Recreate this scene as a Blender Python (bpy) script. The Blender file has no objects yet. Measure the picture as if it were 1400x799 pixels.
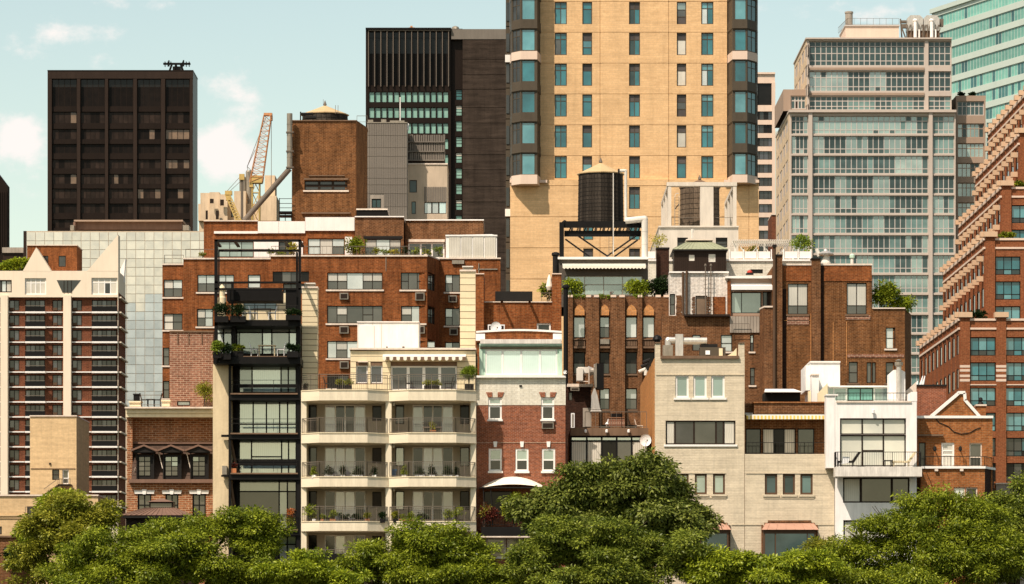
import bpy, math, random
import numpy as np
from math import radians as R
random.seed(7)
SC = bpy.context.scene
# ---------------- camera: a long lens from across the river, level, shifted up ----------------
F, HY, ZC = 5200.0, 880.0, 2.5          # focal length in photo pixels, horizon row, eye height
cam = bpy.data.cameras.new('camera'); cam_o = bpy.data.objects.new('camera', cam)
SC.collection.objects.link(cam_o); SC.camera = cam_o
cam.sensor_width = 36; cam.sensor_fit = 'HORIZONTAL'; cam.lens = 36*F/1400
cam.shift_y = (HY-399.5)/1400; cam.clip_end = 20000; cam.clip_start = 1
cam_o.location = (0, 0, ZC); cam_o.rotation_euler = (R(90), 0, 0)
# ---------------- sky, sun, exposure ----------------
SUN = (-0.70, -1.0, 1.62)
sl = math.sqrt(sum(c*c for c in SUN)); ELEV = math.asin(SUN[2]/sl)
world = bpy.data.worlds.new('World'); SC.world = world; world.use_nodes = True
def N(nt, typ, **kw):
    n = nt.nodes.new('ShaderNode'+typ)
    for k, v in kw.items():
        if k in n.inputs.keys(): n.inputs[k].default_value = v
        else: setattr(n, k, v)
    return n
def build_world():
    nt = world.node_tree; bg = nt.nodes['Background']; L = nt.links.new
    sk = N(nt, 'TexSky', sky_type='NISHITA', sun_disc=False, sun_elevation=ELEV, sun_rotation=R(215),
           air_density=1.0, dust_density=1.0, ozone_density=1.0)
    tint = N(nt, 'Mix', data_type='RGBA', blend_type='MULTIPLY'); tint.inputs[0].default_value = 1
    L(sk.outputs[0], tint.inputs[6]); tint.inputs[7].default_value = (1.20, 1.05, .79, 1)
    tc = N(nt, 'TexCoord'); g = tc.outputs['Generated']
    sc = N(nt, 'VectorMath', operation='MULTIPLY'); L(g, sc.inputs[0]); sc.inputs[1].default_value = (1, 1, 1.5)
    n1 = N(nt, 'TexNoise', Scale=85.0, Detail=10.0, Roughness=.62); L(sc.outputs[0], n1.inputs['Vector'])
    n2 = N(nt, 'TexNoise', Scale=9.0, Detail=3.0); L(sc.outputs[0], n2.inputs['Vector'])
    acc = N(nt, 'Math', operation='MULTIPLY_ADD'); L(n2.outputs['Fac'], acc.inputs[0]); acc.inputs[1].default_value = .55; acc.inputs[2].default_value = -.36
    last = acc.outputs[0]
    # cumulus puffs drifting low over the rooftops
    for px, py, rx, rz, a in ((30,190,46,36,.52),(308,206,52,42,.58),(326,112,46,34,.34),(100,46,70,20,.28),(1150,16,70,22,.26),(350,150,34,28,.30),(190,5,70,12,.2),(1210,20,50,16,.2)):
        d = N(nt, 'VectorMath', operation='SUBTRACT'); L(g, d.inputs[0])
        v = ((px-700)/F, 1, (HY-py)/F); l = math.sqrt(sum(c*c for c in v)); d.inputs[1].default_value = [c/l for c in v]
        m = N(nt, 'VectorMath', operation='MULTIPLY'); L(d.outputs[0], m.inputs[0]); m.inputs[1].default_value = (F/rx, 5, F/rz)
        ln = N(nt, 'VectorMath', operation='LENGTH'); L(m.outputs[0], ln.inputs[0])
        mr = N(nt, 'MapRange', interpolation_type='SMOOTHERSTEP'); L(ln.outputs['Value'], mr.inputs[0])
        for i, x in ((1,0),(2,1.5),(3,a),(4,0)): mr.inputs[i].default_value = x
        ad = N(nt, 'Math', operation='ADD'); L(last, ad.inputs[0]); L(mr.outputs[0], ad.inputs[1]); last = ad.outputs[0]
    s = N(nt, 'Math', operation='ADD'); L(last, s.inputs[0]); L(n1.outputs['Fac'], s.inputs[1])
    cr = N(nt, 'MapRange', interpolation_type='SMOOTHSTEP'); L(s.outputs[0], cr.inputs[0])
    for i, x in ((1,.54),(2,.90),(3,0),(4,1)): cr.inputs[i].default_value = x
    mx = N(nt, 'Mix', data_type='RGBA'); L(cr.outputs[0], mx.inputs[0]); L(tint.outputs[2], mx.inputs[6])
    mx.inputs[7].default_value = (5.9, 5.55, 5.3, 1)
    L(mx.outputs[2], bg.inputs[0]); bg.inputs[1].default_value = .15
build_world()
sun = bpy.data.lights.new('sun', 'SUN'); sun.energy = 4.8; sun.angle = R(.5); sun.color = (1, .87, .755)
sun_o = bpy.data.objects.new('sun', sun); SC.collection.objects.link(sun_o)
from mathutils import Vector
sun_o.rotation_euler = Vector(SUN).to_track_quat('Z', 'Y').to_euler(); sun_o.location = (-60, -100, 160)
vs = SC.view_settings; vs.view_transform = 'Standard'; vs.look = 'None'; vs.exposure = 0.2; vs.gamma = 1; vs.use_curve_mapping = False
SC.cycles.max_bounces = 5; SC.cycles.diffuse_bounces = 2; SC.cycles.glossy_bounces = 2; SC.cycles.transmission_bounces = 2

# ---------------- materials ----------------
MATS = {}
def newmat(name):
    m = bpy.data.materials.new(name); m.use_nodes = True; MATS[name] = m
    nt = m.node_tree; return m, nt, nt.nodes['Principled BSDF']
def wallcoord(nt):
    tc = N(nt, 'TexCoord'); sp = N(nt, 'SeparateXYZ'); nt.links.new(tc.outputs['Object'], sp.inputs[0])
    ad = N(nt, 'Math', operation='ADD'); nt.links.new(sp.outputs[0], ad.inputs[0]); nt.links.new(sp.outputs[1], ad.inputs[1])
    cb = N(nt, 'CombineXYZ'); nt.links.new(ad.outputs[0], cb.inputs[0]); nt.links.new(sp.outputs[2], cb.inputs[1])
    return tc, cb.outputs[0]
def dirt(nt, col, vec, amt, scale=.5):
    mp = N(nt, 'Mapping'); nt.links.new(vec, mp.inputs[0]); mp.inputs['Scale'].default_value = (scale*2.2, scale*.7, 1)
    a = N(nt, 'TexNoise', Scale=1.0, Detail=6.0, Roughness=.65); nt.links.new(mp.outputs[0], a.inputs['Vector'])
    mr = N(nt, 'MapRange'); nt.links.new(a.outputs['Fac'], mr.inputs[0])
    for i, x in ((1,.3),(2,.7),(3,1-amt),(4,1+amt*.55)): mr.inputs[i].default_value = x
    mp2 = N(nt, 'Mapping'); nt.links.new(vec, mp2.inputs[0]); mp2.inputs['Scale'].default_value = (scale*9, scale*.5, 1); mp2.inputs['Location'].default_value = (7.3, 2.1, 0)
    a2 = N(nt, 'TexNoise', Scale=1.0, Detail=4.0, Roughness=.6); nt.links.new(mp2.outputs[0], a2.inputs['Vector'])
    m2 = N(nt, 'MapRange'); nt.links.new(a2.outputs['Fac'], m2.inputs[0])
    for i, x in ((1,.28),(2,.5),(3,1-amt*.8),(4,1)): m2.inputs[i].default_value = x
    mm = N(nt, 'Math', operation='MULTIPLY'); nt.links.new(mr.outputs[0], mm.inputs[0]); nt.links.new(m2.outputs[0], mm.inputs[1])
    mx = N(nt, 'Mix', data_type='RGBA', blend_type='MULTIPLY'); mx.inputs[0].default_value = 1
    nt.links.new(col, mx.inputs[6]); nt.links.new(mm.outputs[0], mx.inputs[7]); return mx.outputs[2]
def brick(name, c1, c2, mortar, amt=.3, k=1.5, rough=.9, bump=.5, scale=.5, mott=.26, streak=0):
    m, nt, b = newmat(name); tc, v = wallcoord(nt)
    bt = N(nt, 'TexBrick'); nt.links.new(v, bt.inputs['Vector'])
    bt.inputs['Scale'].default_value = 1; bt.inputs['Brick Width'].default_value = .22*k; bt.inputs['Row Height'].default_value = .075*k
    bt.inputs['Mortar Size'].default_value = .011*k; bt.inputs['Mortar Smooth'].default_value = .2; bt.inputs['Bias'].default_value = -.1
    for s, c in (('Color1', c1), ('Color2', c2), ('Mortar', mortar)): bt.inputs[s].default_value = (*c, 1)
    nz = N(nt, 'TexNoise', Scale=5.0, Detail=3.0); nt.links.new(v, nz.inputs['Vector'])
    mr = N(nt, 'MapRange'); nt.links.new(nz.outputs['Fac'], mr.inputs[0])
    for i, x in ((1,.3),(2,.7),(3,1-mott),(4,1+mott*.8)): mr.inputs[i].default_value = x
    mx = N(nt, 'Mix', data_type='RGBA', blend_type='MULTIPLY'); mx.inputs[0].default_value = 1
    nt.links.new(bt.outputs['Color'], mx.inputs[6]); nt.links.new(mr.outputs[0], mx.inputs[7])
    col = mx.outputs[2]
    if streak:                                 # courses of slightly different bricks
        mp = N(nt, 'Mapping'); nt.links.new(v, mp.inputs[0]); mp.inputs['Scale'].default_value = (.55/k, 5.5/k, 1)
        ns = N(nt, 'TexNoise', Scale=1.0, Detail=3.0, Roughness=.6); nt.links.new(mp.outputs[0], ns.inputs['Vector'])
        ms = N(nt, 'MapRange'); nt.links.new(ns.outputs['Fac'], ms.inputs[0])
        for i, x in ((1,.32),(2,.68),(3,1-streak),(4,1+streak*.6)): ms.inputs[i].default_value = x
        mz = N(nt, 'Mix', data_type='RGBA', blend_type='MULTIPLY'); mz.inputs[0].default_value = 1
        nt.links.new(col, mz.inputs[6]); nt.links.new(ms.outputs[0], mz.inputs[7]); col = mz.outputs[2]
    nt.links.new(dirt(nt, col, v, amt, scale), b.inputs['Base Color']); b.inputs['Roughness'].default_value = rough
    bp = N(nt, 'Bump', Strength=bump, Distance=.02, invert=True); nt.links.new(bt.outputs['Fac'], bp.inputs['Height'])
    nt.links.new(bp.outputs[0], b.inputs['Normal']); b.inputs['Specular IOR Level'].default_value = .06
    return m
def plain(name, c, rough=.8, amt=.18, metal=0, scale=.5, bump=.0, rnd=0, ripple=0):
    m, nt, b = newmat(name); tc, v = wallcoord(nt)
    rgb = N(nt, 'RGB'); rgb.outputs[0].default_value = (*c, 1); col = rgb.outputs[0]
    if rnd:
        oi = N(nt, 'ObjectInfo'); mr = N(nt, 'MapRange'); nt.links.new(oi.outputs['Random'], mr.inputs[0])
        mr.inputs[3].default_value = 1-rnd; mr.inputs[4].default_value = 1+rnd
        mx = N(nt, 'Mix', data_type='RGBA', blend_type='MULTIPLY'); mx.inputs[0].default_value = 1
        nt.links.new(col, mx.inputs[6]); nt.links.new(mr.outputs[0], mx.inputs[7]); col = mx.outputs[2]
    nt.links.new(dirt(nt, col, v, amt, scale) if amt else col, b.inputs['Base Color'])
    b.inputs['Roughness'].default_value = rough; b.inputs['Metallic'].default_value = metal
    b.inputs['Specular IOR Level'].default_value = .3 if metal else .08
    if bump:
        nz = N(nt, 'TexNoise', Scale=6.0, Detail=4.0); nt.links.new(v, nz.inputs['Vector'])
        bp = N(nt, 'Bump', Strength=bump, Distance=.05); nt.links.new(nz.outputs['Fac'], bp.inputs['Height']); nt.links.new(bp.outputs[0], b.inputs['Normal'])
    return m
def glass(name, c, c2=None, rough=.06, spec=.35, folds=0, rnd=.25, refl=0):
    """a glazed pane: tinted body (what shows behind it: blind, curtain, dark room) under a glossy face"""
    m, nt, b = newmat(name); tc, v = wallcoord(nt); c2 = c2 or tuple(x*.55 for x in c)
    nz = N(nt, 'TexNoise', Scale=.55, Detail=4.0); nt.links.new(tc.outputs['Object'], nz.inputs['Vector'])
    oi = N(nt, 'ObjectInfo'); ad = N(nt, 'VectorMath', operation='ADD'); nt.links.new(v, ad.inputs[0])
    ml = N(nt, 'VectorMath', operation='SCALE'); nt.links.new(oi.outputs['Location'], ml.inputs[0]); ml.inputs['Scale'].default_value = 3.17
    nt.links.new(ml.outputs[0], ad.inputs[1]); nt.links.new(ad.outputs[0], nz.inputs['Vector'])
    mr = N(nt, 'MapRange'); nt.links.new(nz.outputs['Fac'], mr.inputs[0]); mr.inputs[1].default_value = .32; mr.inputs[2].default_value = .68
    mx = N(nt, 'Mix', data_type='RGBA'); nt.links.new(mr.outputs[0], mx.inputs[0]); mx.inputs[6].default_value = (*c2, 1); mx.inputs[7].default_value = (*c, 1)
    col = mx.outputs[2]
    if folds:
        wv = N(nt, 'TexWave', wave_type='BANDS', bands_direction='X', Scale=2.2, Distortion=1.5); nt.links.new(v, wv.inputs['Vector'])
        mr2 = N(nt, 'MapRange'); nt.links.new(wv.outputs['Fac'], mr2.inputs[0]); mr2.inputs[3].default_value = 1-folds; mr2.inputs[4].default_value = 1
        m2 = N(nt, 'Mix', data_type='RGBA', blend_type='MULTIPLY'); m2.inputs[0].default_value = 1
        nt.links.new(col, m2.inputs[6]); nt.links.new(mr2.outputs[0], m2.inputs[7]); col = m2.outputs[2]
    mr3 = N(nt, 'MapRange'); nt.links.new(oi.outputs['Random'], mr3.inputs[0]); mr3.inputs[3].default_value = 1-rnd; mr3.inputs[4].default_value = 1+rnd
    m3 = N(nt, 'Mix', data_type='RGBA', blend_type='MULTIPLY'); m3.inputs[0].default_value = 1
    nt.links.new(col, m3.inputs[6]); nt.links.new(mr3.outputs[0], m3.inputs[7])
    nt.links.new(m3.outputs[2], b.inputs['Base Color']); b.inputs['Roughness'].default_value = rough; b.inputs['Specular IOR Level'].default_value = spec
    if refl:                                   # coated glass: part of the light mirrors the open sky over the river
        gl = N(nt, 'BsdfGlossy', Roughness=rough); gl.inputs[0].default_value = (.92,.97,.93,1); ms = N(nt, 'MixShader'); ms.inputs[0].default_value = refl
        nt.links.new(b.outputs[0], ms.inputs[1]); nt.links.new(gl.outputs[0], ms.inputs[2]); nt.links.new(ms.outputs[0], nt.nodes['Material Output'].inputs[0])
    return m
def leafmat(name, c, c2, tr=.25):
    m, nt, b = newmat(name); nt.nodes.remove(b); out = nt.nodes['Material Output']
    at = N(nt, 'Attribute', attribute_name='tint'); mx = N(nt, 'Mix', data_type='RGBA')
    nt.links.new(at.outputs['Fac'], mx.inputs[0]); mx.inputs[6].default_value = (*c, 1); mx.inputs[7].default_value = (*c2, 1)
    d = N(nt, 'BsdfDiffuse'); t = N(nt, 'BsdfTranslucent'); gl = N(nt, 'BsdfGlossy', Roughness=.45)
    gl.inputs[0].default_value = (.9,.9,.8,1)
    for s in (d, t): nt.links.new(mx.outputs[2], s.inputs[0])
    a = N(nt, 'MixShader'); a.inputs[0].default_value = tr; nt.links.new(d.outputs[0], a.inputs[1]); nt.links.new(t.outputs[0], a.inputs[2])
    e = N(nt, 'MixShader'); e.inputs[0].default_value = .02; nt.links.new(a.outputs[0], e.inputs[1]); nt.links.new(gl.outputs[0], e.inputs[2])
    nt.links.new(e.outputs[0], out.inputs[0]); return m

brick('red_brick', (.285,.082,.022), (.17,.044,.013), (.26,.125,.055), .46)
brick('orange_brick', (.37,.125,.035), (.25,.075,.022), (.32,.18,.085), .30)
brick('house_brick', (.31,.088,.034), (.20,.054,.024), (.34,.20,.14), .22, k=1.2)
brick('brown_brick', (.19,.076,.029), (.105,.041,.017), (.26,.15,.08), .45)
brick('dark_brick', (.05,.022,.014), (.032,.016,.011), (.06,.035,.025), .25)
brick('pink_brick', (.29,.13,.08), (.18,.075,.045), (.44,.30,.21), .25, k=2)
brick('mottled_brick', (.34,.13,.055), (.19,.066,.03), (.46,.30,.18), .25, k=2)
brick('terracotta_brick', (.66,.29,.085), (.56,.23,.068), (.40,.25,.14), .2)
brick('tower_brick', (.205,.077,.024), (.115,.042,.015), (.26,.145,.07), .45)
brick('cream_brick', (.68,.58,.42), (.655,.555,.395), (.64,.54,.385), .12, k=1.5, bump=.7, mott=.07, streak=.13)
brick('white_brick', (.78,.73,.60), (.70,.65,.52), (.62,.56,.44), .18, k=1.8, mott=.08)
brick('peeling_brick', (.80,.74,.66), (.74,.67,.58), (.66,.57,.47), .25, k=1.6)
brick('tan_brick', (.66,.47,.25), (.60,.42,.22), (.58,.42,.24), .12, k=1.5, bump=.2, mott=.08, streak=.12)
brick('yellow_brick', (.75,.49,.25), (.67,.425,.21), (.67,.44,.235), .13, k=3, bump=.15, scale=.2, mott=.08, streak=.09)
brick('far_brown_brick', (.055,.039,.029), (.042,.030,.022), (.052,.039,.03), .25, mott=.12, streak=.3, k=4, bump=.2, scale=.2)
brick('right_brick', (.28,.088,.036), (.21,.062,.027), (.28,.13,.06), .2, k=2)
brick('residence_brick', (.175,.055,.028), (.11,.036,.02), (.19,.09,.05), .2, k=3)
plain('beige_stone', (.80,.68,.46), .85, .14)
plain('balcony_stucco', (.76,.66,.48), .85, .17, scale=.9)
plain('stucco_wall', (.66,.53,.33), .9, .16, scale=.7, bump=.25)
plain('siding', (.74,.62,.40), .7, .12, rnd=.06)
plain('white_paint', (.84,.80,.73), .55, .10)
plain('white_stucco', (.84,.80,.74), .85, .12, scale=.8)
plain('weathered_white', (.70,.65,.57), .85, .28, scale=1.2)
plain('bone_concrete', (.78,.66,.50), .85, .08, scale=.2)
plain('cap_stone', (.62,.43,.275), .85, .15, scale=.5)
plain('pink_stone', (.70,.54,.42), .8, .08, scale=.2)
plain('sand_stone', (.66,.50,.33), .9, .25, scale=.2)
plain('beige_render', (.54,.43,.31), .85, .15, scale=.5)
plain('pale_render', (.62,.55,.45), .85, .16, scale=.6)
plain('shaded_stucco', (.44,.375,.285), .85, .10)  # balcony stucco darkened: recess shade put into the rear wall colour
plain('tower_frame', (.50,.42,.35), .8, .08, scale=.2)
plain('fin_metal', (.14,.115,.09), .5, .15, scale=.3)
plain('grey_concrete', (.36,.31,.25), .85, .3, scale=.4)
plain('grey_panel', (.19,.165,.135), .55, .12, scale=.3, rnd=.07)
plain('taupe', (.36,.26,.19), .8, .1, scale=.2)
plain('steel_black', (.012,.011,.010), .45, .2)
plain('bronze_dark', (.017,.011,.008), .4, .2, scale=.1)
plain('bronze_mid', (.034,.022,.016), .45, .2, scale=.1)
plain('bay_frame', (.085,.068,.048), .5, .15, scale=.3)
plain('window_dark', (.030,.020,.014), .5, .1)
plain('window_brown', (.10,.06,.036), .6, .1)
plain('mullion_pink', (.50,.45,.40), .6, .05, scale=.2)
plain('rail_metal', (.16,.13,.10), .5, .1)
plain('rail_black', (.02,.018,.016), .5, .1)
plain('ledge_brown', (.19,.12,.075), .7, .3)
plain('coping', (.74,.62,.50), .8, .25)
plain('slate_mansard', (.10,.064,.046), .8, .35, scale=1.5)
plain('copper_roof', (.46,.265,.185), .6, .2)
plain('brown_roof', (.20,.12,.085), .7, .2)
plain('green_copper', (.33,.34,.22), .7, .2, scale=1)
plain('mint_paint', (.50,.66,.52), .7, .22, scale=1)
plain('tank_wood', (.052,.042,.032), .8, .5, scale=3, rnd=.5)
plain('tank_grey_wood', (.17,.125,.085), .85, .45, scale=3, rnd=.3)
plain('tank_roof', (.54,.39,.21), .8, .12)
plain('silver', (.62,.57,.50), .38, .25, metal=.55, scale=2)
plain('galvanised', (.30,.26,.20), .5, .3, metal=.4, scale=1.5)
plain('pipe_white', (.70,.65,.56), .6, .2)
plain('crane_orange', (.55,.26,.12), .6, .25)
plain('crane_yellow', (.55,.38,.13), .6, .2)
plain('awning_cream', (.82,.76,.62), .9, .06)
plain('awning_yellow', (.80,.55,.12), .9, .06)
plain('awning_grey', (.10,.086,.07), .9, .1)
plain('terracotta_pot', (.45,.17,.07), .8, .15)
plain('planter_black', (.012,.011,.010), .6, .15)
plain('red_plastic', (.45,.06,.04), .5, .05)
plain('blue_plastic', (.05,.13,.24), .5, .05)
plain('wood_brown', (.24,.13,.075), .7, .25)
plain('white_plastic', (.80,.79,.76), .4, .04)
plain('bark', (.09,.065,.045), .9, .4, scale=3)
plain('earth', (.06,.06,.045), .95, .3, scale=.05)
plain('void_black', (.010,.009,.008), .9, .1)
plain('white_spandrel', (.50,.57,.50), .5, .05, scale=.1)
GL = {}
def G(k, *a, **kw): GL[k] = glass('glass_'+kw.pop('n'), *a, **kw)
G('l', (.60,.57,.48), (.50,.48,.41), n='blind', folds=.12, rnd=.15)
G('s', (.52,.54,.50), (.36,.38,.36), n='sky_pale', refl=0.16)
G('m', (.082,.074,.06), (.045,.04,.033), n='grey', refl=0.05)
G('d', (.045,.042,.038), (.018,.016,.014), n='dark', refl=0.025)
G('k', (.014,.012,.010), n='black', spec=.2)
G('t', (.030,.165,.185), (.015,.09,.105), n='teal', refl=0.04)
G('T', (.10,.29,.31), (.045,.18,.20), n='pale_teal', refl=0.08)
G('g', (.54,.68,.64), (.43,.56,.53), n='pale_green', refl=0.3, folds=.1, rnd=.12)
G('G', (.27,.34,.29), (.14,.19,.165), n='grey_green', refl=0.16)
G('w', (.72,.67,.56), (.58,.53,.43), n='curtain', folds=.28, rnd=.1)
G('u', (.43,.40,.45), (.28,.26,.30), n='lilac', refl=0.12)
G('U', (.065,.060,.070), (.03,.028,.034), n='lilac_dark', refl=0.05)
G('b', (.036,.023,.017), (.018,.012,.009), n='brown', spec=.08)
G('B', (.014,.010,.008), (.009,.007,.006), n='brown_black', spec=.05)
G('o', (.20,.13,.08), (.11,.07,.045), n='tan')
G('e', (.16,.25,.225), (.10,.17,.155), n='sage')
G('E', (.062,.10,.094), (.036,.06,.057), n='sage_dark')
G('F', (.215,.30,.26), (.155,.225,.20), n='sage_pale', refl=0.12)
G('h', (.25,.42,.34), (.17,.33,.265), n='office_green', rnd=.12)
G('a', (.19,.42,.335), (.13,.33,.265), n='aqua')
G('A', (.05,.15,.145), (.03,.10,.10), n='aqua_dark')
G('c', (.66,.64,.52), (.52,.52,.44), n='curtain_wall', rnd=.10)
G('C', (.44,.485,.46), (.36,.41,.395), n='curtain_wall_blue', rnd=.10)
G('p', (.085,.075,.068), (.06,.05,.045), n='panel_dark', rough=.4, spec=.3)
leafmat('leaf_dark', (.045,.072,.008), (.29,.32,.06), .28)
leafmat('leaf_mid', (.058,.098,.007), (.40,.445,.032), .30)
leafmat('leaf_deep', (.048,.082,.008), (.33,.37,.045), .28)
leafmat('leaf_light', (.09,.145,.008), (.48,.53,.036), .32)
leafmat('leaf_gold', (.105,.135,.010), (.46,.43,.05), .3)
leafmat('leaf_lime', (.16,.24,.02), (.30,.36,.04))
leafmat('leaf_fir', (.012,.028,.008), (.03,.055,.014))
leafmat('leaf_red', (.10,.02,.015), (.22,.05,.03))
leafmat('leaf_orange', (.45,.12,.03), (.55,.22,.05))
leafmat('leaf_yellow', (.35,.32,.03), (.50,.42,.06))

# ---------------- geometry helpers ----------------
def X(px, Y): return (px-700)*Y/F
def Z(py, Y): return ZC+(HY-py)*Y/F
WL = {}                                   # world location of every object built
COL = SC.collection
def thing(name, label, cat, loc=(0,0,0), group=None):
    o = bpy.data.objects.new(name, None); COL.objects.link(o); o.location = loc; o.empty_display_size = .5
    o['label'] = label; o['category'] = cat
    if group: o['group'] = group
    WL[o.name] = tuple(loc); return o
def place(name, me, loc, parent=None):
    o = bpy.data.objects.new(name, me); COL.objects.link(o)
    if parent is not None:
        o.parent = parent; p = WL[parent.name]; o.location = (loc[0]-p[0], loc[1]-p[1], loc[2]-p[2])
    else: o.location = loc
    WL[o.name] = tuple(loc); return o
def tag(o, label, cat, group=None, kind=None):
    if label: o['label'] = label
    if cat: o['category'] = cat
    if group: o['group'] = group
    if kind: o['kind'] = kind
    return o
CACHE = {}
class MB:
    def __init__(s): s.v = []; s.f = []; s.m = []
    def quad(s, pts, m=0):
        n = len(s.v); s.v += [tuple(p) for p in pts]; s.f.append(tuple(range(n, n+len(pts)))); s.m.append(m)
    def box(s, x0, y0, z0, x1, y1, z1, m=0):
        if x0 > x1: x0, x1 = x1, x0
        if y0 > y1: y0, y1 = y1, y0
        if z0 > z1: z0, z1 = z1, z0
        n = len(s.v); s.v += [(x0,y0,z0),(x1,y0,z0),(x1,y1,z0),(x0,y1,z0),(x0,y0,z1),(x1,y0,z1),(x1,y1,z1),(x0,y1,z1)]
        for f in ((0,1,5,4),(1,2,6,5),(2,3,7,6),(3,0,4,7),(4,5,6,7),(3,2,1,0)): s.f.append(tuple(n+i for i in f)); s.m.append(m)
        return s
    def px(s, x0, y0, x1, y1, Y, th, m=0):
        """box whose front face at distance Y spans these photo measurements, th metres deep"""
        zb = Z(y1, Y) if y1 is not None else 0
        return s.box(X(x0,Y), Y, zb, X(x1,Y), Y+th, Z(y0,Y), m)
    def prism(s, plan, z0, z1, m=0, cap=True):
        n = len(plan); k = len(s.v); s.v += [(p[0],p[1],z0) for p in plan]+[(p[0],p[1],z1) for p in plan]
        for i in range(n):
            j = (i+1) % n; s.f.append((k+i,k+j,k+n+j,k+n+i)); s.m.append(m)
        if cap: s.f.append(tuple(k+n+i for i in range(n))); s.m.append(m); s.f.append(tuple(k+n-1-i for i in range(n))); s.m.append(m)
        return s
    def slab(s, prof, y0, y1, m=0):
        """outline in x,z given thickness y0..y1"""
        n = len(prof); k = len(s.v); s.v += [(p[0],y0,p[1]) for p in prof]+[(p[0],y1,p[1]) for p in prof]
        for i in range(n):
            j = (i+1) % n; s.f.append((k+i,k+n+i,k+n+j,k+j)); s.m.append(m)
        s.f.append(tuple(k+i for i in range(n))); s.m.append(m); s.f.append(tuple(k+2*n-1-i for i in range(n))); s.m.append(m)
        return s
    def tube(s, a, b, r, n=6, m=0, r2=None, cap=True):
        a = Vector(a); b = Vector(b); d = (b-a); d.normalize() if d.length else None; r2 = r if r2 is None else r2
        u = d.cross(Vector((0,0,1))); u = Vector((1,0,0)) if u.length < 1e-4 else u.normalized(); w = d.cross(u); k = len(s.v)
        for c, rr in ((a, r), (b, r2)):
            for i in range(n):
                t = 2*math.pi*(i+.5)/n; p = c+u*(rr*math.cos(t))+w*(rr*math.sin(t)); s.v.append(tuple(p))
        for i in range(n):
            j = (i+1) % n; s.f.append((k+i,k+j,k+n+j,k+n+i)); s.m.append(m)
        if cap:
            s.f.append(tuple(k+n+i for i in range(n))); s.m.append(m); s.f.append(tuple(k+n-1-i for i in range(n))); s.m.append(m)
        return s
    def lathe(s, c, prof, n=20, m=0):
        k = len(s.v)
        for r, z in prof:
            for i in range(n):
                t = 2*math.pi*i/n; s.v.append((c[0]+r*math.cos(t), c[1]+r*math.sin(t), c[2]+z))
        for q in range(len(prof)-1):
            for i in range(n):
                j = (i+1) % n; a = k+q*n; s.f.append((a+i,a+j,a+n+j,a+n+i)); s.m.append(m)
        e = k+(len(prof)-1)*n; s.f.append(tuple(e+i for i in range(n))); s.m.append(m); s.f.append(tuple(k+n-1-i for i in range(n))); s.m.append(m)
        return s
    def mesh(s, name, mats, org=None, smooth=False):
        a = np.array(s.v); o = (a.min(0)+a.max(0))/2 if org is None else np.array(org)
        me = bpy.data.meshes.new(name); me.from_pydata((a-o).tolist(), [], s.f); 
        for mt in mats: me.materials.append(MATS[mt] if isinstance(mt, str) else mt)
        if len(mats) > 1: me.polygons.foreach_set('material_index', s.m)
        if smooth: me.polygons.foreach_set('use_smooth', [True]*len(s.f))
        me.update(); return me, tuple(o)
    def build(s, name, mats, parent=None, smooth=False):
        if isinstance(mats, str): mats = [mats]
        me, o = s.mesh(name, mats, None, smooth); return place(name, me, o, parent)

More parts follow.
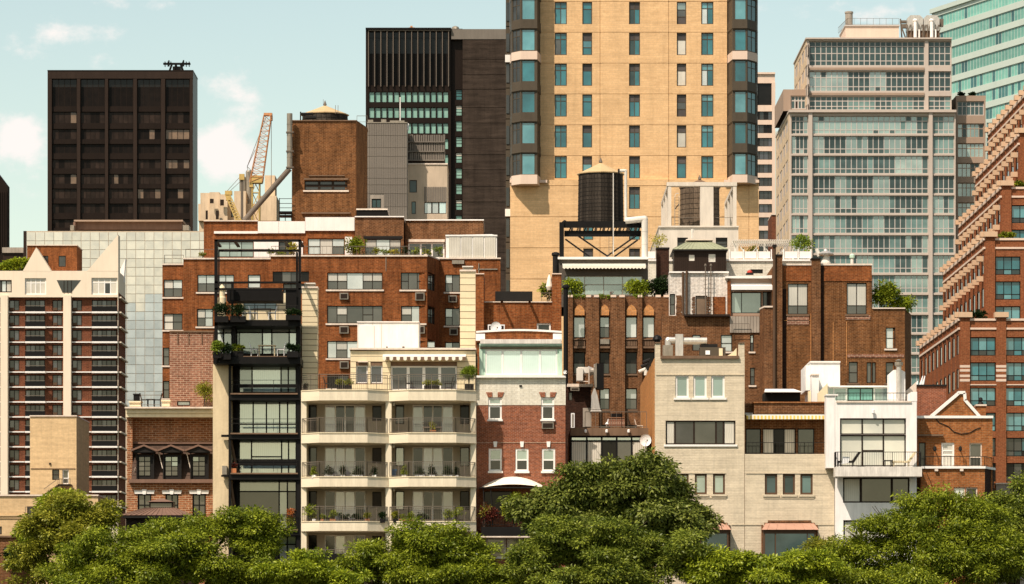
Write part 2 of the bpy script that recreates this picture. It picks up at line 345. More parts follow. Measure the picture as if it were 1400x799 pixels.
def pane_mesh(ang, w, h, mat):
    k = ('pane', round(ang,3), round(w,2), round(h,2), mat)
    if k not in CACHE:
        b = MB(); c, s_ = math.cos(ang), math.sin(ang); t = .015
        pts = [(-w/2,-t),(w/2,-t),(w/2,t),(-w/2,t)]
        b.prism([(u*c-d*s_, u*s_+d*c) for u, d in pts], -h/2, h/2)
        CACHE[k] = b.mesh('pane', [GL[mat]], (0,0,0))[0]
    return CACHE[k]
class Face:
    """a wall of a building: plan line p0->p1 (left to right from outside), openings cut right through its skin"""
    def __init__(s, parent, mat, p0, p1, z0, z1, depth=8, reveal=.22, name='wall', Y=None):
        s.par, s.mat, s.p0, s.z0, s.z1, s.D, s.rv, s.name, s.Y = parent, mat, p0, z0, z1, depth, reveal, name, Y
        s.L = math.hypot(p1[0]-p0[0], p1[1]-p0[1]); s.a = math.atan2(p1[1]-p0[1], p1[0]-p0[0]); s.c, s.s = math.cos(s.a), math.sin(s.a)
        s.holes = []; s.grooves = []
    def T(s, u, d, z): return (s.p0[0]+u*s.c-d*s.s, s.p0[1]+u*s.s+d*s.c, z)
    def w(s, x0, y0, x1, y1, spec, **kw):
        return s.win(X(x0,s.Y)-s.p0[0], Z(y1,s.Y), X(x1,s.Y)-s.p0[0], Z(y0,s.Y), spec, **kw)
    def groove(s, x0, y0, x1, y1): s.grooves.append((X(x0,s.Y)-s.p0[0], Z(y1,s.Y), X(x1,s.Y)-s.p0[0], Z(y0,s.Y)))
    def bx(s, b, u0, d0, z0, u1, d1, z1, m=0):
        pts = [s.T(u0,d0,0)[:2], s.T(u1,d0,0)[:2], s.T(u1,d1,0)[:2], s.T(u0,d1,0)[:2]]; b.prism(pts, z0, z1, m)
    def win(s, u0, z0, u1, z1, spec, fr='window_dark', fw=.07, rows=None, sill=None, lintel=None, name='window', sep=True, hole=True, rv=None, bar=None, arch=None):
        rv = s.rv if rv is None else rv
        if hole: s.holes.append((u0,z0,u1,z1))
        cols = [];
        for c in spec.split('|'):
            p = c.split('*'); cols.append((p[0], float(p[1]) if len(p) > 1 else 1.0))
        tw = sum(c[1] for c in cols); W, H = u1-u0, z1-z0; bar = bar or fw*.8
        key = ('win', round(s.a,3), round(W,2), round(H,2), spec, fr, fw, str(rows), round(rv,3), bar, sep)
        panes = []; d0, d1, dp = rv-.11, rv-.015, rv-.05
        x = fw; avail = W-2*fw
        build = key not in CACHE
        fb = MB(); gb = MB(); gm = []
        if build:
            for (a, b, c, d) in ((0,0,fw,H),(W-fw,0,W,H),(fw,0,W-fw,fw),(fw,H-fw,W-fw,H)): s.bx(fb, a, d0, b, c, d1, d)
        for i, (ch, wt) in enumerate(cols):
            cw = avail*wt/tw
            if i and build: s.bx(fb, x-bar/2, d0+.01, fw, x+bar/2, d1-.001, H-fw)
            rw = rows if rows and len(rows) == len(ch) else [1]*len(ch); tr = sum(rw); zt = H-fw; hh = H-2*fw
            for j, c in enumerate(ch):
                ph = hh*rw[j]/tr
                if j and build: s.bx(fb, x+(bar/2 if i else 0), d0+.012, zt-bar/2, x+cw-(bar/2 if i < len(cols)-1 else 0), d1-.002, zt+bar/2)
                panes.append((x+cw/2, zt-ph/2, cw, ph, c)); zt -= ph
            x += cw
        cx, cz = W/2, H/2
        ctr = s.T(u0+cx, 0, z0+cz)
        if build:
            o0 = s.T(0,0,0); org = (o0[0]+cx*s.c, o0[1]+cx*s.s, cz); CACHE[key] = fb.mesh('window', [fr], org)[0]
        wo = place(name, CACHE[key], ctr, s.par)
        if sep:
            for (pu, pz, pw, ph, c) in panes: place('pane', pane_mesh(s.a, pw, ph, c), s.T(u0+pu, dp, z0+pz), wo)
        else:
            k2 = key+('g',)
            if k2 not in CACHE:
                ms = sorted({p[4] for p in panes}); o0 = s.T(0,0,0); org = (o0[0]+cx*s.c, o0[1]+cx*s.s, cz)
                for (pu, pz, pw, ph, c) in panes:
                    s.bx(gb, pu-pw/2+.003, dp-.012+random.uniform(-.004,.004), pz-ph/2+.003, pu+pw/2-.003, dp+.012, pz+ph/2-.003, ms.index(c))
                CACHE[k2] = gb.mesh('glazing', [GL[c] for c in ms], org)[0]
            place('glazing', CACHE[k2], ctr, wo)
        if sill:
            b = MB(); s.bx(b, u0-.12, -.10, z0-.14, u1+.12, rv-.12, z0-.002); b.build('sill', sill, wo)
        if lintel:
            b = MB(); s.bx(b, u0-.12, -.03, z1+.004, u1+.12, .12, z1+.26); b.build('lintel', lintel, wo)
        return wo
    def done(s):
        b = MB(); D = s.D; H = [(max(0,h[0]),max(s.z0,h[1]),min(s.L,h[2]),min(s.z1,h[3]),1) for h in s.holes]+[(max(0,h[0]),max(s.z0,h[1]),min(s.L,h[2]),min(s.z1,h[3]),0) for h in s.grooves]
        us = sorted({0.0, s.L} | {round(h[i],4) for h in H for i in (0,2)}); zs = sorted({s.z0, s.z1} | {round(h[i],4) for h in H for i in (1,3)})
        for i in range(len(us)-1):
            if us[i+1]-us[i] < 1e-4: continue
            um = (us[i]+us[i+1])/2; run = None
            def flush(a, e):
                b.quad([s.T(us[i],0,a), s.T(us[i+1],0,a), s.T(us[i+1],0,e), s.T(us[i],0,e)])
            for j in range(len(zs)-1):
                zm = (zs[j]+zs[j+1])/2
                inside = any(h[0] < um < h[2] and h[1] < zm < h[3] for h in H)
                if inside:
                    if run is not None: flush(run, zs[j]); run = None
                elif run is None: run = zs[j]
            if run is not None: flush(run, zs[-1])
        for (u0,z0,u1,z1,full) in H:
            if u1-u0 < 1e-3 or z1-z0 < 1e-3: continue
            r = s.rv+.03 if full else .07
            A = lambda u, z, d: s.T(u, d, z)
            b.quad([A(u0,z0,0),A(u0,z1,0),A(u0,z1,r),A(u0,z0,r)]); b.quad([A(u1,z1,0),A(u1,z0,0),A(u1,z0,r),A(u1,z1,r)])
            b.quad([A(u0,z1,0),A(u1,z1,0),A(u1,z1,r),A(u0,z1,r)]); b.quad([A(u1,z0,0),A(u0,z0,0),A(u0,z0,r),A(u1,z0,r)])
            b.quad([A(u0,z0,r),A(u0,z1,r),A(u1,z1,r),A(u1,z0,r)])
        q = lambda *p: b.quad([s.T(*x) for x in p])
        q((0,0,s.z1),(s.L,0,s.z1),(s.L,D,s.z1),(0,D,s.z1)); q((0,0,s.z0),(0,0,s.z1),(0,D,s.z1),(0,D,s.z0)); q((s.L,0,s.z0),(s.L,D,s.z0),(s.L,D,s.z1),(s.L,0,s.z1))
        q((0,D,s.z0),(0,D,s.z1),(s.L,D,s.z1),(s.L,D,s.z0))
        return b.build(s.name, s.mat, s.par)
def front(parent, mat, x0, y0, x1, y1, Y, depth=8, **kw):
    return Face(parent, mat, (X(x0,Y),Y), (X(x1,Y),Y), Z(y1,Y) if y1 is not None else 0, Z(y0,Y), depth, Y=Y, **kw)
def building(name, label, x0, x1, Y, cat='building', group=None): return thing(name, label, cat, (X((x0+x1)/2,Y), Y, 0), group)
def pbox(name, mat, x0, y0, x1, y1, Y, th, parent=None): return MB().px(x0,y0,x1,y1,Y,th).build(name, mat, parent)
def rail(name, pts, z, h, parent, mat='rail_metal', sp=.13, r=.012, post=1.6, bottom=.08):
    b = MB()
    for (a, c) in zip(pts, pts[1:]):
        L = math.hypot(c[0]-a[0], c[1]-a[1]); n = max(1, int(L/sp))
        b.tube((*a, z+h), (*c, z+h), .03, 4); b.tube((*a, z+bottom), (*c, z+bottom), .02, 4)
        for i in range(n+1):
            t = i/n; x, y = a[0]+(c[0]-a[0])*t, a[1]+(c[1]-a[1])*t
            big = i == 0 or i == n
            b.tube((x,y,z), (x,y,z+h), .025 if big else r, 4, cap=False)
    return b.build(name, mat, parent)
def leaves(name, mat, blobs, n, parent, size=(.30,.14), clump=.45, droop=.5, seed=1, per=26, fill=.25, open_=1.0):
    """foliage: leaf faces gathered in clumps on and inside the blobs (x,y,z,rx,ry,rz)"""
    rg = np.random.default_rng(seed); vol = np.array([b[3]*b[5] for b in blobs]); pr = vol/vol.sum()
    nc = max(6, n//per); bi = rg.choice(len(blobs), nc, p=pr); B = np.array(blobs)[bi]
    d = rg.normal(size=(nc,3)); d /= np.linalg.norm(d, axis=1)[:,None]
    back = (d[:,1] > .35) & (rg.random(nc) < .55); d[back,1] *= -1
    low = (d[:,2] < -.45) & (rg.random(nc) < .5); d[low,2] *= -1
    rad = np.where(rg.random(nc) < fill, rg.uniform(.35,.8,nc), rg.uniform(.82,1.06,nc))
    cc = B[:,:3]+d*rad[:,None]*B[:,3:6]; ct = rg.random(nc)**1.3
    idx = np.repeat(np.arange(nc), per); m = len(idx)
    off = rg.normal(size=(m,3)); off /= np.linalg.norm(off,axis=1)[:,None]; off *= rg.random(m)[:,None]**.4*clump; off[:,2] *= .55
    p = cc[idx]+off
    ax = off.copy(); ax += d[idx]*.25*clump; ax[:,2] -= droop*clump*rg.uniform(.2,1,m); ax += rg.normal(size=(m,3))*.18*clump
    ax /= np.linalg.norm(ax,axis=1)[:,None]+1e-9
    nr = rg.normal(size=(m,3))*.55; nr[:,2] += .9; nr += d[idx]*.5
    sd = np.cross(ax, nr); sd /= np.linalg.norm(sd,axis=1)[:,None]+1e-9
    ln = size[0]*rg.uniform(.7,1.25,m)[:,None]; wd = size[1]*rg.uniform(.7,1.25,m)[:,None]
    up = np.cross(sd, ax)*ln*.10
    v = np.stack([p, p+ax*ln*.45+sd*wd*.5+up, p+ax*ln, p+ax*ln*.45-sd*wd*.5+up], 1).reshape(-1,3)
    org = v.mean(0); me = bpy.data.meshes.new(name)
    me.vertices.add(m*4); me.vertices.foreach_set('co', (v-org).astype(np.float32).ravel())
    me.loops.add(m*4); me.loops.foreach_set('vertex_index', np.arange(m*4, dtype=np.int32))
    me.polygons.add(m); me.polygons.foreach_set('loop_start', np.arange(0,m*4,4,dtype=np.int32)); me.polygons.foreach_set('loop_total', np.full(m,4,dtype=np.int32))
    at = me.attributes.new('tint', 'FLOAT', 'POINT'); at.data.foreach_set('value', np.repeat(np.clip(ct[idx]*.75+rg.random(m)*.25,0,1),4).astype(np.float32))
    me.materials.append(MATS[mat]); me.update(); me.validate()
    return place(name, me, tuple(float(c) for c in org), parent)
def shrub(name, label, x0, y0, x1, y1, Y, mat, pot=None, group=None, n=500, cat='shrub', stem=True, size=None, seed=None, poth=.4, fir=False):
    """a plant with its stem (and pot) rooted at the bottom of the rectangle"""
    xc, zb, zt = X((x0+x1)/2,Y), Z(y1,Y), Z(y0,Y); w, h = X(x1,Y)-X(x0,Y), zt-zb
    t = thing(name, label, cat, (xc,Y,zb), group); rg = random.Random(seed or int(x0*7+y0)); z0 = zb
    if pot:
        z0 = zb+min(poth, h*.45); pw = min(w*.42, .9)
        MB().box(xc-pw, Y-.22, zb, xc+pw, Y+.22, z0).build('planter' if pw > .35 else 'pot', pot, t)
    b = MB()
    for i in range(3): b.tube((xc+rg.uniform(-.1,.1)*w,Y,z0-.02), (xc+rg.uniform(-.25,.25)*w,Y+rg.uniform(-.1,.1),z0+(zt-z0)*.7), .025, 5)
    b.build('stem', 'bark', t); hh = zt-z0; bl = []
    if fir:
        for i in range(5):
            f = i/5; r = w*.5*(1-f*.85); bl.append((xc, Y, z0+hh*(.12+.8*f), r, r, hh*.16))
    else:
        k = max(3, int(w/max(.3,hh)*3)+2)
        for i in range(k):
            f = (i+.5)/k; r = min(w,hh)*rg.uniform(.28,.40); bl.append((xc-w/2+r*.8+(w-1.6*r)*f, Y+rg.uniform(-.2,.2)*r, z0+hh*rg.uniform(.35,.62), r*1.05, r, min(r*1.15, hh*.5)))
    s = size or (min(.26, .10+hh*.07), min(.14, .06+hh*.04))
    leaves('foliage', mat, bl, int(n*1.6), t, s, clump=min(.35, hh*.18), droop=.2, seed=int(x0*13+y1), per=14, fill=.4)
    return t
# ================= ground and river bank =================
g = MB(); g.quad([(-6000,-3000,0),(6000,-3000,0),(6000,12000,0),(-6000,12000,0)])
tag(g.build('ground', 'earth'), 'flat ground running back under the whole city', None, kind='structure')
rnd = random.Random(3)
def pick(s): return rnd.choice(s)

# ================= far left: dark office tower =================
def dark_tower():
    Y = 850; t = building('office_tower', 'dark bronze office tower standing alone on the left skyline', 65, 264, Y)
    f = front(t, 'bronze_dark', 65, 97, 264, None, Y, 12, reveal=.5)
    cols = [(71,105),(110,143.3),(148,182),(187.5,220),(226,259.3)]
    rows = [(153,169),(176.5,191),(197,210),(218,231),(238,252),(258,272),(278.5,292),(300,312)]
    for bi, (a, b) in enumerate(cols):
        f.w(a, 108, b, 146, '|'.join(['kB']*4), fr='bronze_dark', rows=[11,27], fw=.15, sep=False, name='window')
        for ri, (c, d) in enumerate(rows):
            n = 5 if bi in (1,2) else 4
            warm = {(4,1):.9,(4,3):.7,(3,1):.5,(0,4):.15,(3,5):.3,(4,5):.2,(0,7):.15}.get((bi,ri), .02)
            if ri in (2,): warm = 0
            base = 'B' if ri in (2,) else 'b'
            f.w(a, c, b, d, '|'.join(('o' if rnd.random() < warm else (base if rnd.random() < .75 else 'B')) for _ in range(n)), fr='bronze_dark', fw=.15)
    f.done()
    for a, b in ((65,71),(105,110),(143.3,148),(182,187.5),(220,226),(259.3,264)):
        MB().px(a+.3, 108, b-.3, None, Y-.6, .6).build('pilaster', 'bronze_mid', t)
    pbox('fascia', 'bronze_mid', 65, 97.5, 264, 107.7, Y-.35, .35, t)
    pbox('parapet', 'bronze_dark', 64.8, 96, 264.2, 97.6, Y-.4, 12.4, t)
    r = thing('window_cleaning_rig', 'spindly dark maintenance rig perched on the dark tower roof', 'roof rig', (X(241,Y), Y+3, Z(96,Y)))
    b = MB(); y = Y+3
    b.px(236, 91, 247, 96.4, y, 3); b.px(223, 86, 260, 88, y, 1.2)
    for x in (225,229,233,249,254,258): b.px(x, 84.3, x+1, 91, y, .8)
    b.build('cradle', 'steel_black', r)
    b = MB()
    for x in (232,238,243,250): b.tube((X(x,y),y,Z(96.5,y)), (X(x+(3 if x<240 else -3),y),y,Z(88,y)), .25, 5)
    b.build('strut', 'steel_black', r)
    b = MB(); b.tube((X(231,y),y,Z(91,y)), (X(231,y),y,Z(82.8,y)), .18, 5); b.tube((X(251,y),y,Z(91,y)), (X(251,y),y,Z(82.5,y)), .18, 5); b.build('mast', 'steel_black', r)
dark_tower()
def curtain_wall():
    Y = 720; t = building('glass_tile_building', 'pale building clad in square glass tiles below the dark tower', 32, 278, Y)
    pbox('wall', 'beige_render', 32, 316.2, 278, None, Y, 30, t)
    xs = [36.5+12.45*i for i in range(20)]; k = 0
    for r in range(20):
        for i, x in enumerate(xs):
            y = 317.5+12.1*r
            if r >= 6 and x < 150: continue
            w, h = 12.45*Y/F-.09, 12.1*Y/F-.09
            p = place('tile', pane_mesh(0, w, h, 'c' if y < 400 or (y < 425 and rnd.random() < .5) else 'C'), (X(x+6,Y), Y-.05, Z(y+6,Y)), t)  # reflected sky put into tile colours: warm rows above, bluish rows below
    pbox('edge_trim', 'bronze_mid', 32, 316, 36, None, Y-.1, .1, t)
    b = MB(); b.px(102, 301.5, 249, 314, Y+8, 12); b.px(100, 304, 103, 315, Y+7, 1); b.build('penthouse', 'brown_roof', t)
    pbox('penthouse_roof', 'taupe', 101, 300.8, 250, 303, Y+7, 14, t)
    b = MB(); b.px(250, 308, 258, 315, Y+5, 4); b.px(96, 308, 101, 315, Y+5, 4); b.build('roof_unit', 'galvanised', t)
curtain_wall()
def slivers():
    t = building('dark_tower_edge', 'sliver of dark tower with sloping top at the left edge', -20, 10, 800)
    Y = 800; MB().slab([(X(-30,Y),0),(X(10.5,Y),0),(X(10.5,Y),Z(254,Y)),(X(0,Y),Z(240,Y)),(X(-30,Y),Z(200,Y))], Y, Y+3).build('wall', 'bronze_dark', t)
    b = MB()
    for x in (-4,-1,2,5,8): b.px(x, 262, x+.7, 345, Y-.3, .3)
    b.build('mullion', 'bronze_mid', t)
    Y = 740; t = building('low_rooftop_block', 'low grey roofed block between the dark sliver and the tiled building', 5, 34, Y)
    f = front(t, 'bronze_mid', 4, 346, 31.5, None, Y, 20); f.done(); pbox('roof_slab', 'grey_concrete', 3, 338.5, 32, 345.8, Y-.4, 20, t)
slivers()
def residence():
    Y = 640; t = building('gabled_apartment_tower', 'cream framed apartment tower with white triangular gables and brick balconies', 0, 165, Y)
    f = front(t, 'bone_concrete', -25, 370.6, 161.6, None, Y, 12, reveal=1.7)
    for a, b in ((11.5,86.5),(97.5,160.9),(-25,0.5)): f.holes.append((X(a,Y)-f.p0[0], Z(700,Y), X(b,Y)-f.p0[0], Z(406.5,Y)))
    f.w(34, 380.5, 63, 403, 'ww|ww|ww|ww', fr='white_paint', fw=.2, rv=.4, rows=[1,3]); f.w(125, 380, 160.6, 403, 'ww|ww|wd|ww', fr='white_paint', fw=.2, rv=.4, rows=[1,3]); f.w(-6, 383, 16, 400, 'd|s|w', fw=.2, rv=.5)
    f.done()
    # trapezoid window between the gables
    tr = MB(); tr.slab([(X(77.5,Y),Z(383.3,Y)),(X(85.5,Y),Z(400.5,Y)),(X(97,Y),Z(400.5,Y)),(X(110.5,Y),Z(383.3,Y))], Y-.05, Y+.1); wo = tr.build('window', [GL['d']], t)
    b = MB()
    for x in (87,92,97): b.px(x, 383.5, x+.8, 400.4, Y-.15, .1)
    b.build('mullion', 'window_dark', wo)
    MB().slab([(X(31,Y),Z(371,Y)),(X(49.5,Y),Z(338.5,Y)),(X(70,Y),Z(371,Y))], Y-.02, Y+3).build('gable', 'bone_concrete', t)
    MB().slab([(X(119,Y),Z(371,Y)),(X(161.6,Y),Z(321,Y)),(X(161.6,Y),Z(371,Y))], Y-.02, Y+3).build('gable', 'bone_concrete', t)
    MB().slab([(X(-30,Y),Z(371,Y)),(X(-19,Y),Z(338.5,Y)),(X(-2,Y),Z(371,Y))], Y-.02, Y+3).build('gable', 'bone_concrete', t)
    y = Y+9; MB().slab([(X(163,y),Z(393,y)),(X(164.5,y),Z(368,y)),(X(171.5,y),Z(354,y)),(X(168.5,y),Z(393,y))], y, y+1.5).build('gable', 'white_stucco', t)
    for a, b in ((0,11),(86.5,97.5)): pbox('column', 'bone_concrete', a+.6, 404, b-.6, None, Y-.5, .5, t)
    bay = [((11.5,86.5), [(12.5,26.5,'U|d'),(34.5,61.5,'U|d|U|d'),(71.5,85,'d|U')], (34,62)), ((97.5,160.9), [(98.5,112,'U|d'),(125.5,159.5,'U|d|U|U|d')], (125,160.5)), ((-25,0.5), [(-20,-2,'d|U')], None)]
    for (a, b), wins, bal in bay:
        g_ = front(t, 'residence_brick', a-.3, 406, b+.3, 700, Y+.86, 1.0, reveal=.25, name='recessed_wall')
        for k in range(14):
            ys = 406.5+20.45*k
            for (p, q, sp) in wins:
                g_.w(p, ys+4, q, ys+18.6, ''.join(pick('dUd') if c in 'dU' else c for c in sp), fw=.14)
                if bal is None or p != bal[0]+.5:
                    b_ = MB(); b_.px(p+1, ys+14.5, p+6.5, ys+18, Y+.7, .1); b_.build('air_conditioner', 'window_brown', t)
        g_.done()
        for k in range(14):
            ys = 406.5+20.45*(k+1)
            if bal:
                x_ = bal
                pbox('floor_slab', 'white_paint', x_[0], ys-.9, x_[1], ys+1.3, Y-.7, 1.55, t)
                o = pbox('balcony', 'planter_black', x_[0]+.3, ys-7.5, x_[1]-.3, ys-1, Y-.6, .12, t)
                bb = MB(); bb.tube((X(x_[0]+.3,Y),Y-.55,Z(ys-8.3,Y)), (X(x_[1]-.3,Y),Y-.55,Z(ys-8.3,Y)), .06, 4); bb.build('handrail', 'rail_metal', o)
            c_ = MB()
            for p, q in (((a, bal[0]-.2),(bal[1]+.2, b)) if bal else ((a,b),)):
                if q-p > 1: c_.px(p+.3, ys-.6, q-.3, ys+.9, Y+.5, .4)
            for q_ in range(len(c_.v)//8):
                c2 = MB(); xs_ = c_.v[q_*8:q_*8+8]; c2.box(xs_[0][0], xs_[0][1], xs_[0][2], xs_[6][0], xs_[6][1], xs_[6][2]); c2.build('string_course', 'white_paint', t)
    # sunless return side with its floor bands
    f2 = Face(t, 'residence_brick', (X(161.6,Y)+.05,Y+.4), (X(161.6,Y)+.05,Y+11.8), 0, Z(400,Y), .3, name='side_wall'); f2.done()
    b = MB()
    for k in range(15): ys = 406.5+20.45*k; b.box(X(161.6,Y)-.2, Y+.3, Z(ys+1,Y), X(161.6,Y)+.5, Y+11.9, Z(ys-.8,Y))
    b.build('band', 'bone_concrete', t)
    p = front(t, 'red_brick', 37, 336, 105, 371, Y+5, 8, name='penthouse')
    p.w(58.5, 350, 66, 365, 'd', fw=.1); p.w(80, 350, 90, 365, 'd', fw=.1); p.done()
    pbox('penthouse_cap', 'coping', 36.5, 334.8, 105.5, 336, Y+4.8, 8.4, t)
    for i, (a, b, c) in enumerate(((-2,15,357),(12,28,352),(25,41,346))):
        shrub('roof_shrub', ['low green shrub at the left edge of the gabled tower roof','rounded green shrub in the middle of the gabled tower roof hedge','tallest yellow green shrub beside the white gable on the roof'][i], a, c, b, 373, Y+2, 'leaf_light', group='shrubs on the gabled tower roof', n=420, size=(.5,.3))
residence()
def tan_block():
    Y = 300; t = building('tan_stair_tower', 'blank tan brick block with an outside stair at lower left', 41, 107, Y)
    f = front(t, 'tan_brick', 41, 569.5, 104.5, None, Y, 9); f.w(71.3, 642, 81, 656.5, 'dd', fw=.07); f.w(85.3, 642, 94, 662, 'md', fw=.08, rows=[1.6,1], name='door', fr='white_paint'); f.done()
    pbox('parapet', 'coping', 40.5, 568, 105, 569.6, Y-.1, 9.2, t)
    b = MB(); b.px(42, 640.5, 103, 641.3, Y-.06, .06); b.build('band', 'ledge_brown', t)
    b = MB(); b.px(79, 662, 96, 664, Y-1.4, 1.4)
    for i in range(9): b.px(79-2.2*i-2.2, 663.5+1.5*i, 79-2.2*i, 665+1.5*i, Y-1.3, 1.2)
    b.build('stair', 'window_dark', t)
    b = MB(); y = Y-1.35; b.tube((X(96,y),y,Z(655,y)), (X(79,y),y,Z(655,y)), .03, 4); b.tube((X(79,y),y,Z(655,y)), (X(60,y),y,Z(669,y)), .03, 4)
    for i in range(8): b.tube((X(96-2.4*i,y),y,Z(655,y)), (X(96-2.4*i,y),y,Z(662.5,y)), .02, 4)
    b.build('handrail', 'rail_metal', t)
    b = MB(); b.px(67, 633, 69.5, 635.5, Y-.1, .1); b.build('vent', 'window_dark', t)
    Y = 292; t = building('low_tan_building', 'long low tan brick building with flat parapet behind the left trees', 0, 135, Y)
    f = front(t, 'tan_brick', -20, 678, 134, None, Y, 6); f.w(37, 692.5, 51, 708, 'd|d', fw=.07); f.w(28.5, 720, 36.5, 731, 'd', fw=.07); f.w(-4, 720, 2.5, 731, 'd', fw=.07); f.done()
    pbox('parapet', 'coping', -20, 676.4, 134.5, 678.4, Y-.12, 6.2, t); b = MB(); b.px(-20, 704, 60, 706, Y-.15, .15); b.px(-20, 708, 60, 709, Y-.08, .08); b.build('band', 'tan_brick', t)
    rail('railing', [(X(36,Y),Y-.5),(X(56,Y),Y-.5)], Z(708,Y), .8, t)
    Y = 284; t = building('old_brick_wall_house', 'dark old brick house half hidden at the bottom left corner', -20, 40, Y)
    f = front(t, 'brown_brick', -20, 735, 30, None, Y, 5); f.w(6, 748, 15, 775, 'k', fw=.1); f.done(); pbox('cornice', 'ledge_brown', -20, 732.5, 31, 735, Y-.2, 5.2, t)
    shrub('ivy', 'dark ivy climbing the old brick wall at lower left', 8, 738, 34, 790, 283, 'leaf_fir', n=700, cat='climber', size=(.3,.2))
tan_block()

# ================= far centre-left: stone tower and cranes =================
def stone_tower():
    Y = 820; t = building('stone_tower_block', 'tan stone setback tower top seen behind the orange crane', 270, 378, Y)
    f = front(t, 'sand_stone', 272, 279, 372, None, Y, 20)
    for x in (284,300,316,352): f.w(x, 284, x+4, 297, 'dm', fw=.15)
    f.done()
    for i, (a, b, c) in enumerate(((271,281,279),(274,286.5,264),(286.5,300,263),(300,311,266),(320,336,261.5),(352,378,268))):
        MB().px(a, c, b, 302, Y-1-.3*i, 12).build('buttress', 'sand_stone', t)
    b = MB()
    for (x0,y0,x1,y1) in ((287,272,292,278),(301,273,306,281),(281,288,284,300),(295,288,299,300)): b.px(x0,y0,x1,y1,Y-3.2,.4)
    b.build('opening', 'window_dark', t)
    for a, c, r in ((331,240,5),(339,231,4.4)):
        b = MB(); b.lathe((X(a,Y),Y+3,Z(302,Y)), [(r*Y/F,0),(r*Y/F,(302-c-2)*Y/F),(r*.8*Y/F,(302-c)*Y/F)], 12); b.build('turret', 'galvanised', t)
    b = MB(); b.px(362, 240, 376, 302, Y+1, 6); b.build('turret', 'sand_stone', t)
stone_tower()
def lattice(b, a, c, w0, w1, n, r):
    a, c = Vector(a), Vector(c); prev = None
    for i in range(n+1):
        t = i/n; p = a.lerp(c, t); w = w0+(w1-w0)*t; q = [p+Vector((sx*w/2, sy*w/2, 0)) for sx, sy in ((-1,-1),(1,-1),(1,1),(-1,1))]
        if prev:
            for k in range(4):
                b.tube(prev[k], q[k], r, 4, cap=False); b.tube(prev[k], q[(k+1)%4], r*.55, 3, cap=False); b.tube(q[k], q[(k+1)%4], r*.55, 3, cap=False)
        prev = q
def cranes():
    Y = 780; t = thing('tower_crane', 'tall orange lattice crane boom leaning right against the clouds', 'crane', (X(350,Y),Y,0)); P = lambda x, y: (X(x,Y), Y, Z(y,Y))
    b = MB(); lattice(b, P(350,250), P(366,158), 2.6, 1.5, 13, .10); b.build('boom', 'crane_orange', t)
    b = MB(); lattice(b, (X(349,Y),Y,0), P(350,242), 1.6, 1.5, 30, .16); b.build('mast', 'crane_yellow', t)
    b = MB(); b.px(360.5, 154.5, 372, 158, Y-.6, 1.4); b.px(369, 158, 372.5, 165, Y-.4, .8); b.build('boom_head', 'crane_orange', t)
    b = MB(); b.px(344, 240, 358, 250, Y-1.2, 2.6); b.px(341, 246, 346, 256, Y-1, 2); b.build('cab', 'crane_yellow', t)
    b = MB()
    for a, c in (((338,228),(364,160)),((341,245),(338,228)),((350,240),(338,228)),((371,165),(371,255)),((338,228),(349,205))): b.tube(P(*a), P(*c), .07, 4)
    b.build('cable', 'rail_metal', t)
    t = thing('small_crane', 'short yellow crane with lattice jib left of the orange crane', 'crane', (X(320,Y-8),Y-8,0)); Y -= 8
    b = MB(); lattice(b, P(326,301), P(311,266), 1.0, .9, 9, .16); lattice(b, (X(326,Y),Y,0), P(326,301), 1.2, 1.2, 24, .2); b.build('boom', 'crane_yellow', t)
    b = MB(); b.px(307.5, 261, 317, 266.5, Y-.6, 1.4); b.px(309, 266, 315, 274, Y-.5, 1); b.px(327, 238, 334, 246, Y-.5, 1); b.build('boom_head', 'crane_yellow', t)
    b = MB(); b.tube(P(310,262), P(330,240), .06, 4); b.tube(P(314,262), P(331,246), .06, 4); b.tube(P(331,246), P(331,301), .3, 5); b.build('cable', 'rail_metal', t)
cranes()

